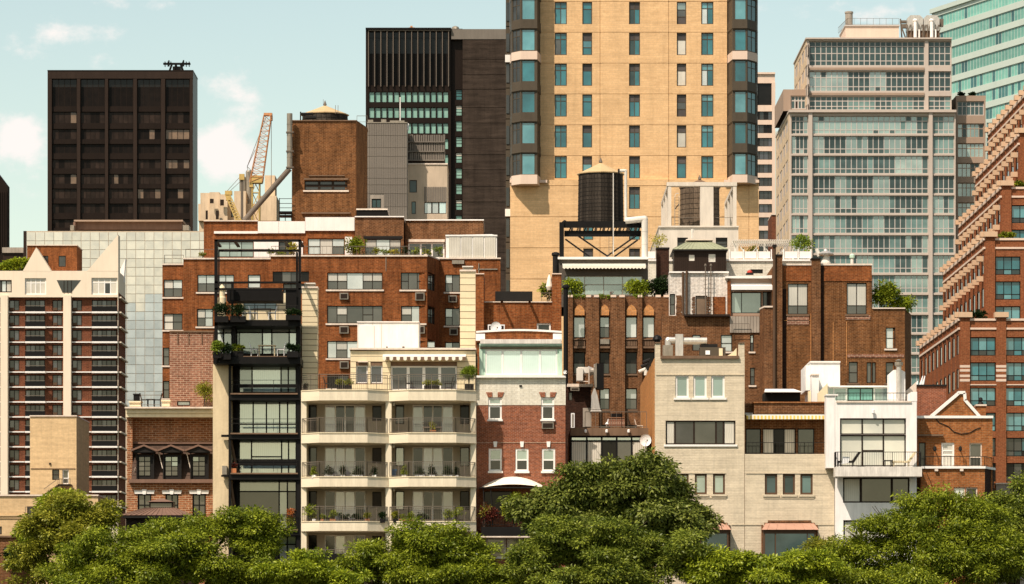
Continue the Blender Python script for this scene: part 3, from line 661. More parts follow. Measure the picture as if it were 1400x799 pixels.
# ================= centre: dark office tower, grey panel tower, grey block =================
def dark_office():
    Y = 800; t = building('fin_office_tower', 'black finned office tower with pale green windows left of the yellow tower', 500, 690, Y)
    f = front(t, 'bronze_dark', 500, 39, 616.5, None, Y, 30, reveal=.5)
    xs = [503.8+8.42*i for i in range(14)]
    for i in range(13):
        f.w(xs[i]+.8, 43, xs[i+1]-.6, 117, 'kkB', rows=[.5,1.3,2.6], fr='steel_black', fw=.1, sep=False)
        for r in range(11):
            y = 125.6+21.4*r
            if r > 2 and i < 12: continue
            f.w(xs[i]+.5, y, xs[i+1]-.3, y+14.4, 'h', fr='bronze_dark', fw=.09)
    f.done()
    b = MB()
    for x in xs: b.px(x-.6, 42, x+.6, 118.5, Y-.6, .6)
    b.px(503, 41, 616, 42.5, Y-.65, .65); b.build('fin', 'fin_metal', t)
    pbox('parapet', 'steel_black', 499.8, 38, 617, 40.5, Y-.9, 31, t)
    c = front(t, 'bronze_dark', 616.6, 39.5, 632.4, None, Y+1.2, 20, reveal=.4, name='link_wall')
    for r in range(11):
        y = 122.5+21.5*r; c.w(622.8, y, 631.8, y+14.5, ['hhh','whh','hhh'][r%3] if r else 'AAA', fr='bronze_dark', fw=.12)
    c.done()
    d = front(t, 'far_brown_brick', 632.5, 54, 700, None, Y, 30, name='brick_wall')
    for y in (81,102,122,147,168,189,211,232,255,276,298,320,345,370): d.groove(632.6, y, 699, y+.8)
    d.done(); pbox('parapet', 'grey_panel', 617, 40, 700, 53.8, Y-.1, 30, t)
    b = MB(); b.lathe((X(622,Y),Y+6,Z(40,Y)), [(.6,0),(.6,.6),(.9,.8),(.7,1.4),(.2,1.6)], 10); b.build('roof_vent', 'galvanised', t)
    b = MB(); b.px(561, 35.5, 564, 39, Y+4, .6); b.px(559, 37.6, 567, 38.6, Y+4, .6); b.build('roof_unit', 'crane_orange', t)
    b = MB(); b.tube((X(551,Y),Y-20,Z(170,Y-20)), (X(551,Y),Y-20,Z(133,Y-20)), .12, 5); b.build('flagpole', 'white_paint', t)
dark_office()
def grey_tower():
    Y = 362; t = building('grey_panel_tower', 'narrow grey ribbed panel tower right of the brick water tank tower', 502, 557, Y)
    f = front(t, 'grey_concrete', 502, 168.5, 556.6, None, Y, 3.0, reveal=.15); f.w(508, 272, 521, 284.5, 'E|E', fw=.06); f.done()
    ys = [168.8,185.5,202,214,230,244,253,265,283,301,330,360]
    for a, b_ in zip(ys, ys[1:]):
        b = MB(); n = 17
        for i in range(n):
            x0 = 502.2+54.2*i/n; x1 = 502.2+54.2*(i+1)/n
            if x1 > 507.5 and x0 < 521.5 and b_ > 271.5 and a < 285: continue
            b.px(x0+.2, a+.35, x1-.2, b_-.2, Y-.07, .07)
        b.build('panel', 'grey_panel', t)
    pbox('coping', 'galvanised', 501.8, 167.2, 557, 168.6, Y-.12, 3.3, t)
    rail('railing', [(X(488,Y+2),Y+2),(X(502,Y+2),Y+2)], Z(168,Y+2), .65, t, sp=.5); b = MB(); b.px(503, 164, 510, 167.2, Y+1, .8); b.px(521, 163.5, 528, 167.2, Y+1, .8); b.px(533, 165, 553, 167.2, Y+1, 1); b.build('roof_unit', 'galvanised', t)
    b = MB(); b.px(556.7, 169, 559, 178, Y+.4, .3); b.build('roof_unit', 'white_plastic', t)
    Y = 364.6; t = building('grey_stucco_block', 'beige grey stucco block with louvred plant screen under the green windows', 557, 612, Y)
    f = front(t, 'beige_render', 557.2, 225, 611.5, None, Y, 8, reveal=.15)
    f.w(559.7, 246.5, 570, 263.5, 'E', fw=.06); f.w(562.6, 275.8, 568.6, 292.8, 'e', fw=.05); f.w(580, 276.6, 610.3, 292.5, 's|s|g', fw=.06, bar=.12); f.done()
    b = MB()
    for i in range(13): b.px(580+2.38*i, 255.6, 581.6+2.38*i, 276, Y-.06, .06)
    b.build('ribbed_panel', 'grey_panel', t)
    pbox('coping', 'coping', 557, 223.4, 612, 225.2, Y-.1, 8.1, t)
    L = pbox('louvre_screen', 'window_dark', 558, 183.5, 607.6, 223.3, Y+1.2, 5, t)
    for r, (a, c) in enumerate(((184.5,193.5),(195.5,206.5),(208.5,218.5))):
        b = MB(); b.px(558, c, 607.5, c+1.4, Y+.9, .3)
        x = 560.
        while x < 607: w = rnd.uniform(2,3.6); b.px(x, a+rnd.uniform(-.5,.8), x+w*.72, c, Y+1.05, .15); x += w
        b.build('louvre_row', 'grey_panel', L)
grey_tower()

# ================= yellow brick tower =================
def yellow_tower():
    Y = 400; t = building('yellow_tower', 'tall yellow brick tower with teal windows and glazed corner bays', 697, 1037, Y)
    f = front(t, 'yellow_brick', 738, -40, 994, 245.9, Y, 22, reveal=.28)
    rows = [45+42.15*k for k in range(-3,5)]
    cols = [(758.3,775,'t|t'),(796.2,809.6,'pt'),(860,875,'p'),(925,938,'D'),(958.7,975.4,'t|t')]
    for k, y in enumerate(rows):
        h = 30.5
        f.w(758.3, y, 775, y+h, pick(['tt|tt','Tt|Tt','tt|tT','tm|tt']), rows=[.27,.73], fr='bay_frame', fw=.09); f.w(958.7, y, 975.4, y+h, pick(['Tt|Tt','tt|tt','Ts|Tt','tT|tT']), rows=[.27,.73], fr='bay_frame', fw=.09)
        f.w(796.2, y, 809.6, y+h, pick(['pt','pT','pt','tt','pTt']), rows=[.3,.7], fr='bay_frame', fw=.09); f.w(860, y, 875, y+h, pick(['pt|pt','pt|pT','pE|pt','pt|pt']), rows=[.3,.7], fr='bay_frame', fw=.09)
        f.w(925.3, y, 938.3, y+h, {4:'pw',5:'pmp',6:'pl',7:'pt',3:'pl',2:'Gmp'}.get(k,'pm'), rows=None if k in (5,2) else [.3,.7], fr='bay_frame', fw=.09)
        f.groove(738, y-.9, 994, y+.1-.4)
    for x in (820, 913.8): f.groove(x, -40, x+.8, 245.9)
    f.done()
    g_ = front(t, 'yellow_brick', 697.5, 246, 1037.5, None, Y-.9, 23, reveal=.28, name='base_wall')
    for y in (255.5, 297.7, 340):
        g_.w(860, y, 875, y+30.5, 'pt|pt', rows=[.3,.7], fr='bay_frame', fw=.09)
        if y > 260: g_.w(797.5, y, 811, y+30.5, 'pt', rows=[.3,.7], fr='bay_frame', fw=.09)
    for y in (254.6, 297, 339.5, 382): g_.groove(697.6, y-.8, 1037, y)
    for x in (820, 914, 1023.5): g_.groove(x, 246.2, x+.8, 420)
    g_.done()
    for side, plan in ((0, [(697.2,Y+.7),(699.4,Y-1.4),(711.8,Y-2.6),(734.5,Y-2.6),(740.6,Y+.7)]), (1, [(993.4,Y+.7),(1001.2,Y-2.6),(1021.6,Y-2.6),(1034.6,Y-.9),(1036,Y+.7)])):
        pts = [(X(p,q),q) for p, q in plan]; ctr = pts[2]
        MB().prism([(p[0]*1.0, p[1]+.35) for p in pts], Z(243,Y), Z(-40,Y)).build('bay_core', 'bay_frame', t)
        o = MB(); o.prism([(p[0], p[1]-.15) for p in pts], Z(256 if not side else 254,Y), Z(243.4,Y)); o.build('bay_base', 'pink_stone', t)
        for a, c in zip(pts, pts[1:]):
            L = math.hypot(c[0]-a[0], c[1]-a[1])
            fc = Face(t, 'bay_frame', a, c, Z(243.3,Y), Z(-40,Y), .3, reveal=.14, name='bay_wall')
            for k, y in enumerate(rows):
                wide = L > 1.4
                glz = ('T' if rnd.random() < .6 else 't') if c[1] == a[1] else ('t' if side else 'd')
                if wide: fc.win(.10, Z(y+30,Y), L-.10, Z(y+.5,Y), glz if c[1] == a[1] else (glz*2+'|'+glz*2), rows=None if c[1]==a[1] else [.3,.7], fr='bay_frame', fw=.08)
                elif L > .5: fc.win(.1, Z(y+28,Y), L-.1, Z(y+1,Y), 'd', fr='bay_frame', fw=.05)
            fc.done()
        for k, y in enumerate(rows):
            b = MB(); hi = abs(y-87) < 3
            q = [(p[0]+(0), p[1]-.16) for p in pts]
            b.prism(q, Z(y-.3,Y), Z(y-3.2 if not hi else y-11.6,Y)); b.build('band_course', 'pink_stone' if hi else 'bay_frame', t)
    pbox('ledge', 'pink_stone', 990, 246, 1037.8, 250, Y-1.3, .4, t); pbox('ledge', 'pink_stone', 697, 246.2, 748, 250, Y-1.3, .4, t)
    # darker edge bays wrapping the left corner
    for k, y in enumerate([45+42.15*k for k in range(-3,9)]):
        w_ = pbox('corner_window', 'bay_frame', 691.5, y-8, 697, y+33, Y+1.5, 3, t); b = MB(); b.px(692.2, y+1, 696.4, y+26, Y+1.42, .1); b.build('pane', [GL['d']], w_)
        if k in (4,9): pbox('balcony', 'white_paint', 690.6, y-12, 697.5, y-2, Y+1.2, 3, t)
yellow_tower()
def striped_block():
    Y = 850; t = building('striped_office_block', 'narrow slice of beige and dark striped office block right of the yellow tower', 1020, 1060, Y)
    f = front(t, 'pink_stone', 1010, 99.5, 1059.5, None, Y, 12, reveal=.5)
    f.w(1036, 114, 1055, 144, 'k', fw=.15)
    y = 152.5
    while y < 350: f.w(1020, y, 1057, y+11.8, '|'.join(pick('dUdk') for _ in range(6)), fw=.12, sep=False); y += 18.1
    f.done(); pbox('parapet', 'pink_stone', 1009, 99, 1060, 101.5, Y-.4, 12.6, t)
    pbox('corner_pier', 'pink_stone', 1055.6, 113, 1060, None, Y-.5, .5, t)
    Y = 900; t = building('thin_white_tower', 'thin pale far tower seen in the gap beside the tall glass block', 1058, 1066, Y)
    f = front(t, 'white_spandrel', 1059, 180, 1070, None, Y, 12, reveal=.3)
    for k in range(12): f.w(1061.5, 184+9.5*k, 1063, 188+9.5*k, 'E', fw=.08, sep=False)
    f.done()
    Y = 700; t = building('maroon_tower_edge', 'dark maroon tower edge below the thin white tower', 1056, 1066, Y); pbox('wall', 'residence_brick', 1055, 294, 1067, None, Y, 10, t); pbox('coping', 'coping', 1054.8, 292.8, 1067.2, 294, Y-.2, 10.2, t)
striped_block()

# ================= right: beige framed glass tower, teal tower =================
def glass_tower():
    Y = 600; t = building('framed_glass_tower', 'broad beige framed glass tower filling the right skyline', 1066, 1347, Y)
    def runs(n, pal, rows):
        out = []
        while len(out) < n:
            c = pick(pal)
            for _ in range(rnd.choice((1,2,3,3,4))): out.append(''.join(c if rnd.random() < .9 else pick(pal) for _ in range(rows)))
        return '|'.join(out[:n])
    up = front(t, 'tower_frame', 1103, 53, 1301, 152, Y, 26, reveal=.45)
    for y0, y1, nr, pal, rw in ((56.5,90,4,'EEEEE',[1.1,1.8,1.9,1.1]),(97.5,125,3,'EEEEEEG',[1.2,2,.9]),(131.5,150.5,3,'EEEeE',[1.2,1.6,.9])):
        up.w(1106.5, y0, 1264.5, y1, runs(21,pal,nr), fr='mullion_pink', fw=.12, bar=.13, rows=rw, sep=False); up.w(1269.3, y0, 1300.3, y1, runs(4,pal,nr), fr='mullion_pink', fw=.12, bar=.13, rows=rw, sep=False)
    up.done(); pbox('parapet', 'tower_frame', 1101.5, 51.5, 1301.6, 53.6, Y-.4, 26.5, t)
    for y in (91.5, 126): pbox('spandrel', 'taupe', 1107, y+1, 1264, y+4.2, Y-.12, .12, t)
    lo = front(t, 'tower_frame', 1079.5, 152.2, 1306.5, None, Y-1, 30, reveal=.45, name='lower_wall')
    y = 159.; k = 0
    while y < 560:
        pal = 'FFFeEEe' if k not in (1,2,3) else 'EEeFEGE'
        for a, b, n in ((1082,1105,4),(1111,1269.5,21),(1275.5,1305,4)):
            if y > 400 and a < 1200 and False: continue
            lo.w(a, y-.4, b, y+24.2, runs(n, 'FFFFFe' if (a > 1270 and k not in (3,4,5,6)) else pal, 2 if k else 3), fr='mullion_pink', fw=.11, bar=.12, rows=[2.8,1] if k else [1,2,.8], sep=False)
        y += 27.2; k += 1
    lo.done(); pbox('ledge', 'tower_frame', 1078.5, 150.3, 1307.5, 153.6, Y-1.6, 30.6, t)
    for a, b in ((1105.4,1110.6),(1270,1275)): pbox('pier', 'tower_frame', a, 154, b, None, Y-1.35, .35, t)
    # receding left side with brown window strips
    for (yt, x0, d0, d1) in ((53,1103,0,26),(152.2,1079.5,-1,29)):
        fl = Face(t, 'sand_stone', (X(x0,Y+d0)-.06, Y+d1), (X(x0,Y+d0)-.06, Y+d0+.1), 0 if yt > 100 else Z(152,Y), Z(yt+1,Y), .4, reveal=.3, name='side_wall')
        y = yt+6
        while y < (148 if yt < 100 else 420):
            for u in (2,9,16,22): fl.win(u, Z(y+19,Y), u+5, Z(y+3,Y), 'm|G', fw=.2, sep=False)
            y += 27.2
        fl.done()
    wing = front(t, 'taupe', 1071, 122.5, 1103, 152, Y+2, 20, reveal=.4, name='wing'); wing.w(1081, 131, 1102, 149.5, 'EE|Eb|EE|EE', rows=[1,2], fr='mullion_pink', fw=.18, bar=.18, sep=False); wing.done()
    an = front(t, 'taupe', 1307, 131, 1347.5, None, Y+4, 20, reveal=.4, name='annex')
    y = 138.5
    for k in range(9): an.w(1309, y, 1345.5, y+19.5, '|'.join(pick('GGFE' if k else 'EE')*2 for _ in range(6)), rows=[1,2], fr='mullion_pink' if k < 1 else 'taupe', fw=.14, sep=False); y += 27 if k else 30.5
    an.done()
    for i, x in enumerate((1314.,1330.)): shrub('roof_shrub', ['round dark bush at the left of the glass tower annex roof','round dark bush at the right of the glass tower annex roof'][i], x-4, 127, x+4, 131.5, Y+6, 'leaf_fir', n=120, size=(.4,.3), group='bushes on the annex roof')
    p = pbox('penthouse', 'pink_stone', 1156, 35, 1229, 53, Y+5, 10, t); pbox('penthouse_coping', 'mullion_pink', 1155, 34, 1230, 36, Y+4.8, 10.5, p)
    rail('railing', [(X(1152,Y+6),Y+14),(X(1159,Y+5),Y+5),(X(1229,Y+5),Y+5)], Z(34,Y+5), 1.0, t, sp=1.0, r=.03)
    b = MB(); b.lathe((X(1164.5,Y+3),Y+8,Z(34,Y+8)), [(.60,0),(.60,1.75),(.68,1.8),(.68,2.05),(.5,2.1)], 16); b.build('flue', 'grey_concrete', t)
    for i, x in enumerate((1240.5, 1263.)):
        c = thing('cooling_tower', ['left of two silver cooling units on the glass tower roof','right of two silver cooling units on the glass tower roof'][i], 'cooling unit', (X(x+10.5,Y+6),Y+7,Z(52,Y+6)), 'cooling units on the glass tower'); y = Y+6
        b = MB(); w0, w1 = X(x,y), X(x+21.5,y); b.slab([(w0,Z(42,y)),(w1,Z(42,y)),(w1,Z(25,y)),(w1-.5,Z(21,y)),(w0+.5,Z(21,y)),(w0,Z(25,y))], y, y+2.6); b.build('casing', 'silver', c)
        b = MB(); b.px(x+.5, 42, x+21, 52.5, y+.2, 2.2); b.build('base', 'ledge_brown', c)
        b = MB(); b.tube((X(x+10.5,y),y-.4,Z(52,y)), (X(x+10.5,y),y-.4,Z(30,y)), .28, 8); b.lathe((X(x+10.5,y),y-.4,Z(30,y)), [(.28,0),(.4,.1),(.28,.4)], 8); b.tube((X(x+16,y),y-.3,Z(52,y)), (X(x+16,y),y-.3,Z(41,y)), .14, 6); b.build('pipe', 'white_paint', c)
        b = MB()
        for dx in (0,5,16,21): b.tube((X(x+dx,y),y-.1,Z(53,y)), (X(x+dx,y),y-.1,Z(34,y)), .08, 4); b.tube((X(x+dx,y),y-.1,Z(44,y)), (X(x+dx+4,y),y-.1,Z(34,y)), .06, 4)
        b.build('frame', 'rail_metal', c)
    b = MB(); y = Y+7; b.px(1231, 28, 1239, 31, y, 1); b.px(1232, 33, 1240, 38, y, 1); b.px(1284.5, 26, 1290, 36, y, 1); b.tube((X(1233,y),y,Z(52,y)), (X(1231,y),y,Z(26,y)), .12, 5); b.tube((X(1238,y),y,Z(52,y)), (X(1232,y),y,Z(36,y)), .12, 5); b.build('pipework', 'rail_metal', t)
glass_tower()
def teal_tower():
    t = building('teal_glass_tower', 'teal glass tower with slanting white bands at the top right corner', 1276, 1420, 930)
    a, c = (X(1274,955),955), (X(1450,895),895); zt = Z(18,955)
    f = Face(t, 'white_spandrel', a, c, 0, zt, 25, reveal=.35); L = f.L
    for k in range(17):
        z = zt-1.2-4.4*k; dk = k in (4,5,6)
        f.win(.8, z-2.9, L-.5, z, '|'.join(('A' if rnd.random() < (.45 if dk else .10) else 'a') for _ in range(40)), fr='white_spandrel', fw=.1, bar=.12, sep=False)
    f.done(); b = MB(); f.bx(b, -.3, -.5, zt-.2, L, .1, zt+.9); b.build('parapet', 'white_spandrel', t)
    Y = 880; t = building('teal_low_block', 'lower teal glass block between the glass tower annex and the stepped brick building', 1347, 1400, Y)
    f = front(t, 'white_spandrel', 1347.6, 163, 1420, None, Y, 10, reveal=.3)
    for k in range(9): f.w(1349, 168+20.6*k, 1419, 183+20.6*k, '|'.join(pick('tTTt') for _ in range(11)), fr='white_spandrel', fw=.1, sep=False)
    f.done()
teal_tower()
def stepped():
    Y0 = 430; t = building('stepped_brick_building', 'stepped red brick building with tan capped terraces at the right edge', 1260, 1400, Y0)
    tiers = [(1312.5,437,0),(1347,327,5.7),(1369.5,257,11.4),(1394,185,17.1),(1412,120,22.8)]
    for k, (xl, yt, dy) in enumerate(tiers):
        Y = Y0+dy; xx = X(xl,Y); zt = Z(yt,Y); D = 42; zb = 0 if k == 0 else Z(tiers[k-1][1]+6, Y0+tiers[k-1][2])-9
        f = Face(t, 'right_brick', (xx,Y), (xx+30,Y), zb, zt, .6, reveal=.35, Y=Y)
        pit = 34.4*430/F
        us = [(1.15,4.05),(5.15,8.0),(9.1,12)]
        z = zt-2.0
        while z-2.15 > max(zb, Z(700,Y)):
            for (u0,u1) in us: f.win(u0, z-2.1, u1, z, '|'.join(pick('TTtt')+pick('TtEd') for _ in range(3)) if z > Z(590,Y) else '|'.join(pick('dktE')+pick('kdE') for _ in range(3)), fr='steel_black', fw=.10, rows=[2.6,1])
            z -= pit
        f.done()
        s = Face(t, 'right_brick', (xx,Y+D), (xx,Y+.62), zb, zt, 28, reveal=.5, name='side_wall')
        nb = 10; bw = D/nb; s.rv = .12
        z = zt-1.6; zlow = Z(640,Y) if k == 0 else zb+.5
        while z-2.2 > zlow:
            for i in range(nb): s.win(i*bw+.75, z-2.25, (i+1)*bw-.7, z, pick('dkk'), fr='steel_black', fw=.1, sep=False)
            z -= pit*1.35
        s.done()
        b = MB()
        for i in range(nb+1): u = min(max(i*bw,.35),D-.35); s.bx(b, u-.33, -.10, zb, u+.33, -.002, zt+.25)
        b.build('pilaster', 'right_brick', t)
        for i in range(nb+1):
            u = min(max(i*bw,.5),D-.5); q = MB(); s.bx(q, u-.5, -.55, zt+.26, u+.5, .3, zt+.85); q.build('cap', 'cap_stone', t)
        if k:                                      # planter caps stepping down the terraces below the parapet
            for lev in (1,2):
                for i in range(nb):
                    u = (i+.5)*bw; q = MB(); s.bx(q, u-.42, -.75, zt-2.3*lev-.1, u+.42, -.01, zt-2.3*lev+.5); q.build('planter', 'cap_stone', t)
        q = MB()
        for zz, h in ((zt-.15,.35),(zt-1.15,.25)): s.bx(q, 0, -.16, zz, D, -.003, zz+h)
        for zz, h in ((zt-.15,.25),(zt-1.15,.22)): q.box(xx-.3, Y-.12, zz, xx+30, Y-.003, zz+h)
        if k == 0:
            for zz in (Z(503,Y),Z(508.5,Y),Z(516,Y),Z(522,Y)):
                for u in (0,4.1,8.1): q.box(xx+u-.04, Y-.22, zz, xx+u+1.1, Y-.11, zz+.28)
            q.box(xx, Y-.1, Z(527,Y), xx+30, Y-.004, Z(525.6,Y))
        q.build('string_course', 'pink_stone', t)['kind'] = 'stuff'
        for u in ((0,4.1,8.1) if k == 0 else (0,)):
            w = 1.1; pbx = MB(); pbx.box(xx+u, Y-.1 if False else Y-.2, zb, xx+u+w, Y-.13, zt+.2); pbx.build('pier', 'right_brick', t)
            q = MB(); q.box(xx+u-.2, Y-.5, zt+.22, xx+u+w+.25, Y+.8, zt+.8); q.build('cap', 'cap_stone', t)
    for i, (x, y, yy, m) in enumerate(((1325,424,437,'leaf_fir'),(1366,318,327,'leaf_mid'),(1388,248,257,'leaf_mid'),(1345,178,196,'leaf_mid'))[:3]):
        shrub('terrace_shrub', ['dark bush on the lowest terrace of the stepped brick building','green bush on the second terrace of the stepped brick building','green bush on the third terrace of the stepped brick building'][i], x, y, x+22, yy, Y0+3+5.7*i, m, n=260, group='terrace bushes on the stepped building', size=(.35,.2))
stepped()
# ---------------- small furniture and fittings ----------------
def ac(par, x0, y0, x1, y1, Y, mat='galvanised', grille='window_dark'):
    o = pbox('air_conditioner', mat, x0, y0, x1, y1, Y-.22, .24, par)
    b = MB(); b.px(x0+1.5, y0+1.5, x1-1.5, y1-1.5, Y-.25, .03); b.build('grille', grille, o)
def chair(label, px, py, Y, mat, rz=0, group=None, h=.85, lounge=False):
    t = thing('lounge_chair' if lounge else 'chair', label, 'lounge chair' if lounge else 'chair', (X(px,Y),Y,Z(py,Y)), group); x, y, z = WL[t.name]
    if lounge:
        b = MB(); b.box(x-.75, y-.3, z+.26, x+.25, y+.3, z+.38); b.build('seat', mat, t)
        b = MB(); b.slab([(x+.22,z+.36),(x+.66,z+.98),(x+.80,z+.93),(x+.36,z+.26)], y-.34, y+.34); b.build('backrest', mat, t)
        for dx in (-.7,.3):
            for dy in (-.26,.26): b = MB(); b.tube((x+dx,y+dy,z), (x+dx,y+dy,z+.30), .025, 5); b.build('leg', mat, t)
    else:
        b = MB(); b.box(x-.25, y-.25, z+.43, x+.25, y+.25, z+.48); b.build('seat', mat, t)
        s = 1 if abs(rz) < 90 else -1; b = MB(); b.slab([(x-.25*s,z+.48),(x-.36*s,z+h+.05),(x-.32*s,z+h+.07),(x-.20*s,z+.48)], y-.25, y+.25); b.build('backrest', mat, t)
        for dx in (-.22,.22):
            for dy in (-.22,.22): b = MB(); b.tube((x+dx,y+dy,z), (x+dx,y+dy,z+.43), .022, 5); b.build('leg', mat, t)
    t['lounge_turn'] = 0; del t['lounge_turn']
    return t
def table(label, px, py, Y, mat, w=1.2, h=.74, group=None):
    t = thing('table', label, 'table', (X(px,Y),Y,Z(py,Y)), group); x, y, z = WL[t.name]
    b = MB(); b.box(x-w/2, y-.4, z+h-.05, x+w/2, y+.4, z+h); b.build('tabletop', mat, t)
    for dx in (-w/2+.08, w/2-.08):
        for dy in (-.32,.32): b = MB(); b.tube((x+dx,y+dy,z), (x+dx,y+dy,z+h-.05), .025, 5); b.build('leg', mat, t)
    return t
def dish(label, px, py, Y, r=.35, side=1, group=None):
    x, z = X(px,Y), Z(py,Y); t = thing('satellite_dish', label, 'satellite dish', (x,Y,z-r*1.4), group)
    b = MB(); n = 16; ring = []
    for k, (rr, dy) in enumerate(((0.02,.12),(.5,.09),(.85,.03),(1,-.02))):
        for i in range(n): a = 2*math.pi*i/n; b.v.append((x+r*rr*math.cos(a)*.95, Y+dy*r*2, z+r*rr*math.sin(a)))
    for k in range(3):
        for i in range(n): j = (i+1) % n; b.f.append((k*n+i,k*n+j,(k+1)*n+j,(k+1)*n+i)); b.m.append(0)
    b.build('reflector', 'white_plastic', t)
    b = MB(); b.tube((x,Y+.1,z-r*.2), (x,Y+.15,z-r*1.4), .03, 5); b.build('mast', 'rail_metal', t)
    b = MB(); b.tube((x,Y,z-r*.9), (x+.1*side,Y-.35,z-.05), .015, 4); b.box(x+.06*side, Y-.42, z-.09, x+.16*side, Y-.32, z+.01); b.build('feed_arm', 'rail_metal', t)
    return t
def awning(par, x0, y0, x1, y1, Y, out, mats, stripes=0, scallop=True):
    """retractable awning: sloping cloth, front bar and hanging valance"""
    xa, xb = X(x0,Y), X(x1,Y); zt, zb = Z(y0,Y), Z(y1,Y); v = min(.3, (zt-zb)*.6); b = MB(); n = stripes or 24
    for i in range(n):
        p, q = xa+(xb-xa)*i/n, xa+(xb-xa)*(i+1)/n; m = i % 2 if stripes else 0
        b.quad([(p,Y+.05,zt),(p,Y-out,zb+v),(q,Y-out,zb+v),(q,Y+.05,zt)], m)
        dz = v*(.35 if scallop and not stripes and i % 2 else 0); mid = (p+q)/2
        b.quad([(p,Y-out-.01,zb+v),(p,Y-out-.01,zb+v*.35 if scallop else zb),(mid,Y-out-.01,zb),(q,Y-out-.01,zb+v*.35 if scallop else zb),(q,Y-out-.01,zb+v)], i % 2 if len(mats) > 1 else m)
    o = b.build('awning', mats, par)
    b = MB(); b.tube((xa,Y-out+.03,zb+v+.02), (xb,Y-out+.03,zb+v+.02), .045, 6); b.tube((xa-.02,Y+.05,zt+.03), (xb+.02,Y+.05,zt+.03), .07, 6); b.build('roller', 'white_paint', o)
    return o
def duct(b, pts, r, n=12, m=0):
    for a, c in zip(pts, pts[1:]):
        b.tube(a, c, r, n, m)
    for p in pts[1:-1]: b.lathe((p[0],p[1],p[2]), [(r*.2,-r),(r*.75,-r*.75),(r*1.03,0),(r*.75,r*.75),(r*.2,r)], n, m)
    for a, c in zip(pts, pts[1:]):                      # joint collars
        A, C_ = Vector(a), Vector(c); L = (C_-A).length; k = int(L/.9)
        for i in range(1, k): p = A.lerp(C_, i/k); q = A.lerp(C_, (i*.9+.06)/(k*.9)) if L else p; b.tube(p, p+(C_-A).normalized()*.05, r*1.06, n, m)
def watertank(name, label, xc, Y, zb, r, zt, zapex, mat, roofmat, staves=34, hoops=9, hat=True, bulge=.02):
    t = thing(name, label, 'water tank', (xc,Y,zb))
    for i in range(staves):
        a0, a1 = 2*math.pi*i/staves, 2*math.pi*(i+.93)/staves; b = MB(); H = zt-zb
        P = lambda a, rr, z: (xc+rr*math.cos(a), Y+rr*math.sin(a), z)
        b.quad([P(a0,r,zb),P(a1,r,zb),P(a1,r*(1-bulge),zt),P(a0,r*(1-bulge),zt)]); b.quad([P(a0,r,zb),P(a0,r*(1-bulge),zt),P(a0,r*.95,zt),P(a0,r*.95,zb)]); b.quad([P(a1,r*.95,zb),P(a1,r*.95,zt),P(a1,r*(1-bulge),zt),P(a1,r,zb)])
        b.build('stave', mat, t)
    b = MB(); b.lathe((xc,Y,zb), [(r*.955,.02),(r*.935,zt-zb-.02)], 24); b.build('lining', 'void_black', t)
    for i in range(hoops):
        z = zb+(zt-zb)*(.04+.92*(i/(hoops-1))**1.15); rr = r*(1-bulge*(z-zb)/(zt-zb))+.012
        b = MB(); b.lathe((xc,Y,z), [(rr-.005,-.014),(rr+.012,-.012),(rr+.012,.012),(rr-.005,.014)], 28); b.build('hoop', 'rail_black', t)
    if hat:
        b = MB(); n = 12
        b.lathe((xc,Y,zt), [(r*1.04,-.06),(r*1.05,.02),(r*.5,(zapex-zt)*.53),(.06,zapex-zt)], n); b.build('roof', roofmat, t)
        b = MB(); b.lathe((xc,Y,zapex), [(.05,-.05),(.16,.05),(.10,.22),(.02,.45)], 8); b.tube((xc-.15,Y-.1,zapex), (xc-.15,Y-.1,zapex+.55), .02, 4); b.build('finial', 'rail_metal', t)
    return t

